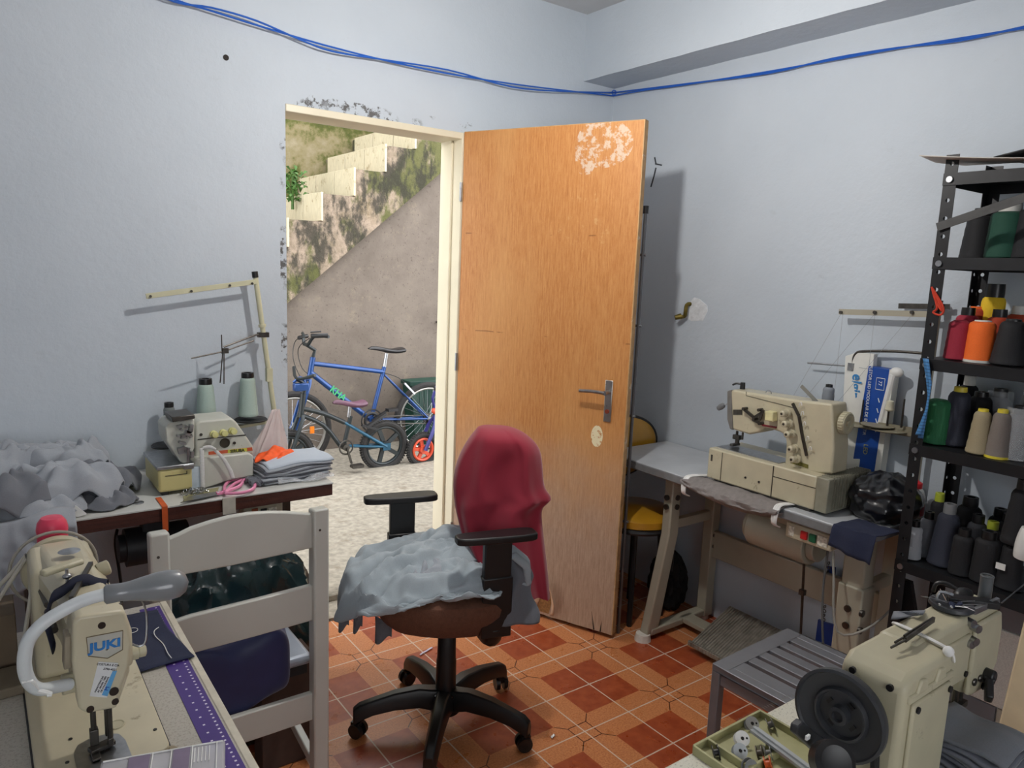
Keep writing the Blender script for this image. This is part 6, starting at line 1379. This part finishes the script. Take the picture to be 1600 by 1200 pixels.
PL = [((.20, 2.64, TL+.10), .135, 1.3, FAB, 'grey garment with folded hem at the peak of the garment heap', (1.1, .8, 1.0)), ((.28, 2.58, TL+.03), .14, 2.7, FAB_D, 'slate garment at the right side of the garment heap', (1, .8, .95)),
      ((.17, 2.47, TL+.05), .15, 4.1, FAB, 'grey garment spread at the centre front of the garment heap', (1.1, .7, 1)), ((.29, 2.45, TL+.006), .10, 5.2, FAB_D, 'small rumpled garment nearest the steel grommets', (1, .8, .8)),
      ((.04, 2.62, TL+.07), .16, 6.6, FAB, 'grey garment at the wall in the garment heap', (1, .8, 1.1)), ((.02, 2.45, TL+.05), .15, 7.4, FAB_D, 'slate garment low at the left of the garment heap', (1, .9, 1)),
      ((-.10, 2.58, TL+.10), .16, 8.8, FAB, 'grey garment at the far left picture edge of the garment heap', (1, 1, 1)), ((.12, 2.40, TL+.02), .11, 9.7, FAB, 'light grey garment along the table front edge in the heap', (1.2, .55, .8))]
for k, (c_, r_, sd, m_, lb, sc_) in enumerate(PL): crumple('grey_garment', c_, r_, sd, m_, lb, sc=sc_)
w = MB()
def hangf(a, b):
    x = -.16+.36*a; y = LYF+.02-.05*min(1, b*2.5); z = TL+.03-.30*max(0, b-.15)*(1.0-.55*a)
    f = ridged(Vector((a*3.0+noise.noise(Vector((a*3, b*2, 3)))*.7, b*1.2, 2)), 2); return Vector((x, y-.05*f*(.3+b)+.02*math.sin(a*14+b*2)*b, z+.01*math.sin(a*9)))
w.grid(hangf, 60, 24); tag(w.build('grey_garment', FAB, solid=.004, smooth=85), 'grey garment hanging down over the table front behind the pink cap', 'garment', GP)
w = MB(); w.poly([at(u, v, 1, 2.36) for u, v in ((110, 806), (118, 790), (136, 803), (122, 808))], (0, .006, 0)); tag(w.build('white_patch', WHITEPLA), 'small white cloth patch at the foot of the garment heap', 'cloth')
# ================================================================ FRONT LEFT TABLE WITH THE LOCKSTITCH MACHINE
T1 = .75; fx1 = .316; 
t = thing('sewing_table', 'beige speckled sewing table at the front left with purple ruler edge', 'table', (-.1, 1.2, 0))
n = NT('beige_speckled_laminate', .4); n.col(n.mix(n.smooth(n.noise(200, 3, .8), .5, .6), (176, 172, 162), (156, 150, 140)))
w = MB(); w.bb((-.62, .72, T1-.03), (fx1-.014, 1.72, T1)); w.build('tabletop', n.m, t, True)
w = MB(); w.bb((fx1-.014, .72, T1-.034), (fx1, 1.72, T1+.001)); w.build('table_edge', mat('ivory_edge', (196, 190, 174), .5), t, True, bevel=.002)
for x, y in ((-.55, .8), (-.55, 1.62), (.24, .8), (.24, 1.62)):
    w = MB(); w.bb((x-.02, y-.02, 0), (x+.02, y+.02, T1-.03)); w.build('leg', TMETAL, t, True)
# purple ruler tape
n = NT('purple_ruler', .45); x, y, z = n.xyz()
fy = n.math('PINGPONG', y, .006); fx_ = n.math('ABSOLUTE', n.math('SUBTRACT', x, .290)); d1_ = n.math('MULTIPLY', n.math('LESS_THAN', fy, .0018), n.math('LESS_THAN', fx_, .0018))
fy2 = n.math('PINGPONG', y, .0125); fx2 = n.math('ABSOLUTE', n.math('SUBTRACT', x, .272)); d2_ = n.math('MULTIPLY', n.math('LESS_THAN', fy2, .0018), n.math('LESS_THAN', fx2, .0018))
n.col(n.mix(n.math('MAXIMUM', d1_, d2_), (66, 42, 122), (214, 206, 226)))
w = MB(); w.bb((.258, .74, T1), (.2985, 1.70, T1+.0012)); tag(w.build('ruler_tape', n.m, smooth=0), 'purple ruler strip with white dots along the front left table edge', 'ruler')
# machine
t = thing('lockstitch_machine', 'cream lockstitch sewing machine seen from its face plate end', 'sewing machine', (.125, 1.4, T1))
CR = CREAM
mx0, mx1, my0, my1 = .034, .212, 1.155, 1.632; ZB = T1+.010
w = MB(); r_ = .02
def rr_(x0, x1, y0, y1, r, n_=5):
    o = []
    for cx_, cy_, a0 in ((x1-r, y1-r, 0), (x0+r, y1-r, 90), (x0+r, y0+r, 180), (x1-r, y0+r, 270)):
        for k in range(n_+1): a = R(a0+90*k/n_); o.append((cx_+r*math.cos(a), cy_+r*math.sin(a)))
    return o
w.poly([(a, b, T1-.002) for a, b in rr_(mx0, mx1, my0, my1, .016)], (0, 0, .012)); w.build('bed', CR, t, True, bevel=.002)
w = MB(); w.poly([(a, b, T1-.001) for a, b in rr_(mx0-.003, mx1+.003, my0-.003, my1+.003, .018)], (0, 0, .0022)); w.build('bed_gasket', BLACK, t, True)
w = MB()
w.torus((mx1-.004, my0+.002, T1+.001), (0, 0, 1), .010, .006, 20, 8, sq=.5); w.torus((mx0-.008, my0+.01, T1+.001), (0, 0, 1), .014, .006, 20, 8, sq=.5); each(w, 'bed_hinge', mat('worn_beige_metal', (150, 138, 114), .5, .3), t, True)
# slide plate, needle plate
w = MB(); w.poly([(a, b, ZB) for a, b in [(.085, 1.150), (.085, 1.215), (.092, 1.235), (.108, 1.243), (.135, 1.243), (.150, 1.232), (.156, 1.21), (.158, 1.150)]], (0, 0, .0016)); w.build('slide_plate', STEEL, t, True)
w = MB(); w.torus((.150, 1.262, ZB+.001), (0, 0, 1), .012, .0013, 20, 5); w.cyl((.150, 1.262, ZB-.001), (.150, 1.262, ZB+.001), .011, n=18); w.build('oil_gauge', CREAM2, t, True)
w = MB(); 
for a, b in ((.20, 1.215), (.085, 1.26), (.075, 1.20)): w.cyl((a, b, ZB-.001), (a, b, ZB+.0012), .003, n=10)
each(w, 'bed_screw', BLACK, t, True)
# pillar and arm
w = MB(); w.poly([(mx0+.02, 1.47, ZB-.002), (.158, 1.47, ZB-.002), (.158, 1.612, ZB-.002), (mx0+.02, 1.612, ZB-.002)], (0, 0, .21)); w.build('pillar', CR, t, True, bevel=.014, seg=3)
w = MB(); vs = []
def sect(y, xl, xr, zb_, zt_, ch=.022): return [(xl, y, zb_), (xr, y, zb_), (xr, y, zt_-ch), (xr-ch*.8, y, zt_), (xl+ch*.8, y, zt_), (xl, y, zt_-ch)]
secs = [sect(1.178, .092, .168, .90, .978), sect(1.23, .088, .168, .895, .984), sect(1.33, .082, .164, .895, .988), sect(1.47, .066, .160, .885, .982), sect(1.615, .058, .158, .86, .968)]
for s_ in secs: vs += s_
w.add(vs, [(i*6+j, i*6+(j+1) % 6, (i+1)*6+(j+1) % 6, (i+1)*6+j) for i in range(4) for j in range(6)]+[tuple(range(6)), tuple(24+j for j in range(6))]); arm = w.build('arm', CR, t, True, bevel=.007, seg=3)
# face plate
FPo = [(113.7, 976), (117, 969), (124, 963), (188, 954.5), (196, 958), (202, 976), (206.5, 1004), (203, 1039), (196, 1060), (188, 1078), (183, 1107), (136, 1116), (122.5, 1109), (120, 1088), (113, 1040)]
yf = 1.165
w = MB(); w.poly([at(u, v, 1, yf) for u, v in FPo], (0, .035, 0)); fp = w.build('face_plate', CR, t, True, bevel=.005, seg=3)
w = MB(); w.poly([at(u, v, 1, yf+.03) for u, v in ((116, 960), (190, 950), (203, 975), (203, 1050), (184, 1104), (128, 1112), (110, 1060), (108, 990))], (0, .045, 0)); w.build('head_casting', CR, t, True, bevel=.004)
w = MB(); 
for u, v, r_ in ((159, 977, .0052), (178, 1080, .0066), (180, 1096, .005), (141, 1108, .0052)): p = at(u, v, 1, yf); w.cyl(p-Vector((0, .0015, 0)), p+Vector((0, .002, 0)), r_, n=16)
each(w, 'face_screw', mat('dark_bronze', (44, 32, 26), .4, .4), fp, True)
lo = [at(u, v, 1, yf-.0006) for u, v in ((135, 996), (192, 985), (191.5, 1015), (168, 1028.5), (138, 1025))]
w = MB(); w.poly(lo, (0, .001, 0)); w.build('logo_shield', mat('silver_badge', (186, 186, 176), .4, .2), fp, True)
w = MB()
for i in range(5): w.bar(lo[i]-Vector((0, .0006, 0)), lo[(i+1) % 5]-Vector((0, .0006, 0)), .0009, .0009)
w.build('shield_border', mat('badge_brown', (112, 96, 70), .5), fp, True)
JB = mat('logo_juki_blue', (36, 116, 186), .4)
jo = text('JUKI', .0182, JB, fp, at(162.5, 1009, 1, yf-.0012), at(184, 1004, 1, yf)-at(142, 1012.5, 1, yf), (0, 0, 1), .0005, 'logo_lettering', bold=.0007)
jc = sum((v.co.x for v in jo.data.vertices), 0)/len(jo.data.vertices)
for v in jo.data.vertices: v.co.x = jc+(v.co.x-jc)*1.22
w = MB(); p = at(167, 1015, 1, yf-.001); w.bar(p-Vector((.002, 0, 0)), p+Vector((.002, 0, 0)), .0006, .0006); w.bar(p-Vector((0, 0, .002)), p+Vector((0, 0, .002)), .0006, .0006); w.build('small_cross', BLACK, fp, True)
st_ = [at(u, v, 1, yf-.0008) for u, v in ((154, 1034), (185, 1036), (167, 1090), (140, 1088))]
w = MB(); w.poly(st_, (0, .001, 0)); stk = w.build('service_sticker', mat('sticker_white', (214, 216, 216), .5), fp, True)
w = MB(); w.poly([at(u, v, 1, yf-.0012) for u, v in ((176, 1049), (183, 1048), (168, 1088), (159, 1086))], (0, .0006, 0)); w.build('blue_band', mat('sticker_blue', (92, 160, 210), .5), stk, True)
BK = mat('print_black', (40, 42, 50), .6)
sx = at(183, 1041, 1, yf)-at(156, 1039, 1, yf)
text('COSTURA E CIA', .0044, BK, stk, at(169, 1039, 1, yf-.0016), sx, (0, 0, 1), .0003, 'sticker_print')
text('2796-4021', .0044, BK, stk, at(172, 1046, 1, yf-.0016), sx, (0, 0, 1), .0003, 'sticker_print')
sy_ = at(168, 1050, 1, yf)-at(150, 1086, 1, yf)
for k, s in enumerate(('MANUTENCAO', 'AV. BRASIL 1082', 'DE MAQUINAS')):
    text(s, .0036, BK, stk, at(155+k*4.4, 1069+k*.4, 1, yf-.0016), sy_, Vector((-sy_.z, 0, sy_.x)), .0003, 'sticker_print')
text('M', .008, mat('sticker_deep_blue', (28, 70, 170), .5), stk, at(167, 1076, 1, yf-.0018), sy_, Vector((-sy_.z, 0, sy_.x)), .0003, 'sticker_mark')
# side boxes, tension, knobs
w = MB(); w.poly([at(u, v, 1, yf+.02) for u, v in ((101, 996), (112, 994), (113, 1044), (100, 1048))], (0, .03, 0)); w.build('thread_guard', mat('taupe_plastic', (140, 130, 112), .5), t, True, bevel=.002)
w = MB(); p = at(113, 1066, 1, yf+.02); w.cyl(p+Vector((-.014, 0, 0)), p+Vector((.01, 0, 0)), .015, n=24); w.build('lamp_mount', CREAM2, t, True, bevel=.002)
w = MB(); p = at(209, 1020, 1, yf+.05); w.cyl(p+Vector((-.008, 0, 0)), p+Vector((.006, 0, 0)), .011, n=20); w.lathe([(.008, 0), (.0095, .002), (.0095, .010), (.006, .012), (0, .012)], p+Vector((.006, 0, 0)), (1, 0, 0), 20); w.build('tension_knob', CREAM2, t, True)
w = MB(); w.tube([at(222, 938, 1, 1.2), at(229, 960, 1, 1.2), at(228, 1000, 1, 1.19), at(218, 1010, 1, 1.19), at(206, 1006, 1, 1.19)], .0016, 6, 4); w.build('take_up_spring', STEEL, t, True)
w = MB(); w.bb((.128, 1.205, .826), (.136, 1.213, ZB+.02)) ; w.cyl((.113, 1.21, .83), (.113, 1.21, ZB+.022), .0042, n=10); w.box((.113, 1.21, ZB+.024), (.012, .012, .026)); w.cyl((.134, 1.20, .83), (.134, 1.20, ZB+.02), .0042, n=10); w.box((.134, 1.20, ZB+.014), (.008, .008, .012)); w.box((.122, 1.203, ZB+.008), (.036, .016, .007), rz=.3); w.box((.112, 1.19, ZB+.005), (.012, .03, .004)); w.build('needle_bar_and_foot', DSTEEL, t, True, bevel=.0012)
# top details
def TA(u, v, z=.992): return at(u, v, 2, z)
w = MB(); p = TA(143, 947, .985); w.cyl(p-Vector((0, 0, .01)), p+Vector((0, 0, .004)), .012, n=20); w.cyl(p, p+Vector((0, 0, .022)), .0085, n=16); w.build('lamp_socket', CREAM2, t, True)
w = MB(); p = TA(108, 862, .991); w.lathe([(.016, 0), (.018, .001), (.012, .003), (.004, .005), (0, .005)], p, n=20); w.build('oil_hole_cap', STEEL, t, True)
w = MB(); w.bar(TA(65, 897, 1.005), TA(128, 876, 1.005), .018, .010); w.build('bobbin_winder_arm', CREAM2, t, True, bevel=.004)
w = MB(); w.cyl(TA(106, 922, .985), TA(106, 922, .985)+Vector((0, 0, .036)), .0025, n=8); w.sphere(TA(106, 922, .985)+Vector((0, 0, .024)), .006, 10, 6, (1.2, 1, .8)); w.build('thread_pin', STEEL, t, True)
w = MB(); w.bar(TA(111, 935, .996), TA(142, 880, .996), .007, .006); w.build('feed_bar', DSTEEL, t, True)
w = MB(); p = TA(158, 888, .975)+Vector((-.006, 0, -.004)); w.lathe([(.012, 0), (.013, .002), (.013, .018), (.01, .02), (0, .02)], p, (1, .1, .2), 20); w.build('pressure_knob', CREAM2, t, True)
w = MB()
for u, v in ((160, 943), (172, 950), (185, 946)): p = TA(u, v, .985); w.cyl(p-Vector((0, 0, .002)), p+Vector((0, 0, .002)), .005, n=12)
w.tube([TA(160, 955, .988), TA(180, 949, .992), TA(190, 944, .99)], .003, 6, 3); w.build('take_up_cover', DSTEEL, t, True)
w = MB(); w.tube([at(41, 866, 1, 1.60), at(62, 915, 1, 1.50)], .003, 6, 1); w.tube([at(62, 915, 1, 1.50), at(75, 945, 1, 1.40)], .006, 8, 1); w.tube([at(75, 955, 1, 1.36), at(85, 985, 1, 1.30)], .006, 8, 1); w.build('knee_rod', DSTEEL, t, True)
hwc = Vector((.108, 1.655, .90))
w = MB(); w.lathe([(.02, -.02), (.052, -.016), (.062, -.010), (.064, 0), (.062, .012), (.05, .014), (.02, .012)], hwc, (0, 1, 0), 44); w.build('handwheel', CREAM2, t, True)
w = MB(); w.torus((.100, 1.632, .908), (0, 1, 0), .074, .003, 40, 8, 0, 6.283); w.build('belt_cover_rim', mat('smoky_cover', (150, 146, 136), .25), t, True)
# navy cloth wrapped round the arm
w = MB()
def wrapf(a, b):
    pts = [at(84, 1012, 1, 1.27), at(70, 965, 1, 1.30), at(82, 935, 1, 1.31), at(110, 912, 1, 1.32), at(140, 906, 1, 1.33), at(168, 916, 1, 1.33)]
    L_ = len(pts)-1; i = min(L_-1, int(a*L_)); p = pts[i].lerp(pts[i+1], a*L_-i); ph = b*6.283
    return p+Vector((.004*math.cos(ph), .014*math.cos(ph), .009*math.sin(ph)+.002*math.sin(a*20)))
w.grid(wrapf, 40, 12); tag(w.build('navy_cloth_strip', mat('navy_strip', (28, 32, 52), .9), smooth=80), 'navy cloth strip wrapped round the arm of the lockstitch machine', 'cloth')
# flexible lamp
t = thing('flexible_lamp', 'flexible white neck lamp with grey head fixed to the lockstitch machine', 'lamp', at(113, 1066, 1, yf))
pl = [(108, 1069, 1.170), (84, 1074, 1.15), (62, 1077, 1.13), (46, 1066, 1.12), (38, 1040, 1.11), (42, 1007, 1.105), (56, 985, 1.10), (78, 966, 1.10), (115, 945, 1.10), (140, 935, 1.10), (163, 929, 1.10)]
w = MB(); w.tube([at(u, v, 1, y) for u, v, y in pl], .0088, 14, 5); w.build('flexible_neck', mat('lamp_neck_white', (206, 212, 214), .4, var=.03), t, True)
w = MB(); pa, pb_ = at(161, 929.5, 1, 1.10), at(295, 909, 1, 1.085); L_ = (pb_-pa).length; prof = [(0.0001, 0), (.010, .001), (.0135, .004), (.0125, .2), (.0135, .3), (.017, .45), (.0205, .62), (.0215, .75), (.0195, .88), (.013, .96), (.0001, 1)]
w.lathe([(r_, z_*L_ if i > 2 else z_) for i, (r_, z_) in enumerate(prof)], pa, pb_-pa, 24); w.build('lamp_head', mat('lamp_grey', (122, 126, 130), .28, var=.04, coat=.4), t, True, smooth=60)
w = MB(); w.tube([at(60, 1078, 1, 1.12), at(50, 1064, 1, 1.11), at(34, 1066, 1, 1.11)], .0022, 6, 3); w.tube([at(73, 1086, 1, 1.12), at(80, 1084, 1, 1.12), at(56, 1078, 1, 1.12)], .003, 6, 3); each(w, 'cable_tie', WHITEPLA, t, True)
w = MB(); w.tube([at(41, 866, 1, 1.60), at(52, 880, 1, 1.58), at(48, 930, 1, 1.52), at(40, 985, 1, 1.45), at(38, 1010, 1, 1.35)], .0035, 7, 4); w.tube([at(41, 868, 1, 1.61), at(18, 895, 1, 1.62), at(-20, 935, 1, 1.64)], .004, 7, 3); w.tube([at(41, 872, 1, 1.60), at(14, 912, 1, 1.61), at(-20, 965, 1, 1.63)], .004, 7, 3); tag(w.build('machine_cable', mat('ivory_cable', (186, 182, 170), .5)), 'ivory cables hanging from the rear of the lockstitch machine', 'cable')
# pink cap container, brown box, denim piece, swatch box
t = thing('pink_container', 'bright pink container with domed lid behind the lockstitch machine', 'container', (.085, 1.695, T1))
pk = at(82, 836, 1, 1.70); PKM = mat('bright_pink', (214, 62, 92), .35, var=.04)
w = MB(); zt_ = at(82, 806, 1, 1.70).z; zr = at(82, 828, 1, 1.70).z; w.cyl((pk.x, 1.70, T1), (pk.x, 1.70, zr-.002), .0275, n=28); w.build('container_body', PKM, t, True)
w = MB(); w.lathe([(.0285, 0), (.0285, .006), (.026, .018), (.019, .028), (.008, zt_-zr-.001), (0, zt_-zr)], (pk.x, 1.70, zr-.001), n=28); w.build('domed_lid', PKM, t, True)
w = MB(); p = at(8, 1008, 2, T1); w.bb((p.x-.12, 1.56, T1), (p.x+.018, 1.66, T1+.11)); tag(w.build('brown_box', mat('mud_brown_card', (92, 78, 62), .8, var=.1), bevel=.002), 'brown box on the front left table at the picture edge', 'box')
w = MB(); w.bb((p.x-.13, 1.46, T1), (p.x+.022, 1.545, T1+.018)); tag(w.build('wooden_tray', mat('grey_wood', (104, 94, 78), .7, var=.1), bevel=.003), 'flat grey brown tray in front of the brown box', 'tray')
w = MB(); dn = [at(u, v, 2, T1+.004) for u, v in ((196, 962), (246, 954), (258, 977), (266, 988), (304, 1026), (262, 1038), (217, 1051), (204, 1030))]
cen = sum(dn, Vector())/len(dn)
def dnf(a, b):
    k = a*8; i = int(k) % 8; p = dn[i].lerp(dn[(i+1) % 8], k-int(k)); q_ = cen.lerp(p, b); return q_+Vector((0, 0, .003*noise.noise(q_*30)+.002+.004*math.sin(b*3)*noise.noise(q_*12)))
w.grid(dnf, 48, 10, closeu=True); dno = tag(w.build('denim_piece', DENIM, solid=.0025), 'navy denim piece lying by the lockstitch machine over the purple ruler', 'cloth')
w = MB(); w.tube([at(u, v, 2, T1+.009) for u, v in ((248, 980), (241, 986), (243, 994), (255, 1006), (262, 1020), (268, 1028))], .0009, 5, 4); w.torus(at(206, 985, 2, T1+.009), (0, 0, 1), .011, .0006, 24, 4); tag(w.build('white_stitching', WHITEPLA), 'loose white thread lying on the navy denim piece', 'thread')
t = thing('swatch_case', 'clear plastic case with purple swatches at the front left table corner', 'case', at(265, 1180, 2, T1))
ca, cb_, cc_ = at(158, 1186, 2, T1+.022), at(352, 1152, 2, T1+.022), at(375, 1215, 2, T1+.022)
cx_ = (cb_-ca).normalized(); cy_ = Vector((cx_.y, -cx_.x, 0)); Wc = (cb_-ca).length; Hc = .11
def CP(a, b, z=0): return ca+cx_*a+cy_*b+Vector((0, 0, z))
CASE = mat('frosted_case', (206, 206, 212), .2, alpha=.6, var=.02)
w = MB(); w.poly([CP(0, 0, -.02), CP(Wc, 0, -.02), CP(Wc, Hc, -.02), CP(0, Hc, -.02)], (0, 0, .018)); w.build('case_body', CASE, t, True, bevel=.004)
for k, (a0, a1) in enumerate(((.045, .078), (.115, .142))):
    w = MB(); w.poly([CP(Wc*a0/.2, .010, -.001), CP(Wc*a1/.2, .010, -.001), CP(Wc*a1/.2, Hc*.9, -.001), CP(Wc*a0/.2, Hc*.9, -.001)], (0, 0, .0015)); w.build('purple_swatch', mat('muted_purple', (122, 110, 134), .6), t, True)
w = MB()
for a in (.082, .112, .146, .186): w.bar(CP(Wc*a/.2, .008, 0), CP(Wc*a/.2, Hc, 0), .0015, .002)
w.bar(CP(.004, .008, 0), CP(Wc-.004, .008, 0), .0015, .002)
for k in range(5): w.bar(CP(Wc*(.150+.006*k)/.2, .014, 0), CP(Wc*(.150+.006*k)/.2, .05, 0), .0012, .001)
w.build('lid_ribs', WHITEPLA, t, True)

# small scraps on the floor
for (u, v, lb, m_) in ((864, 1151, 'tiny white paper scrap on the floor tiles right of the chair base', WHITEPLA), (666, 1018, 'pale lilac cloth strip on the floor behind the chair column', mat('pale_lilac', (206, 196, 214), .8))):
    p = at(u, v, 2, .002); w = MB(); L_ = .02 if u > 800 else .07
    w.grid(lambda a, b: p+Vector((L_*(a-.5), L_*.35*(a-.5)+.009*(b-.5), .0015+.002*abs(math.sin(a*6)))), 10, 4); tag(w.build('floor_scrap', m_, solid=.0008), lb, 'scrap')
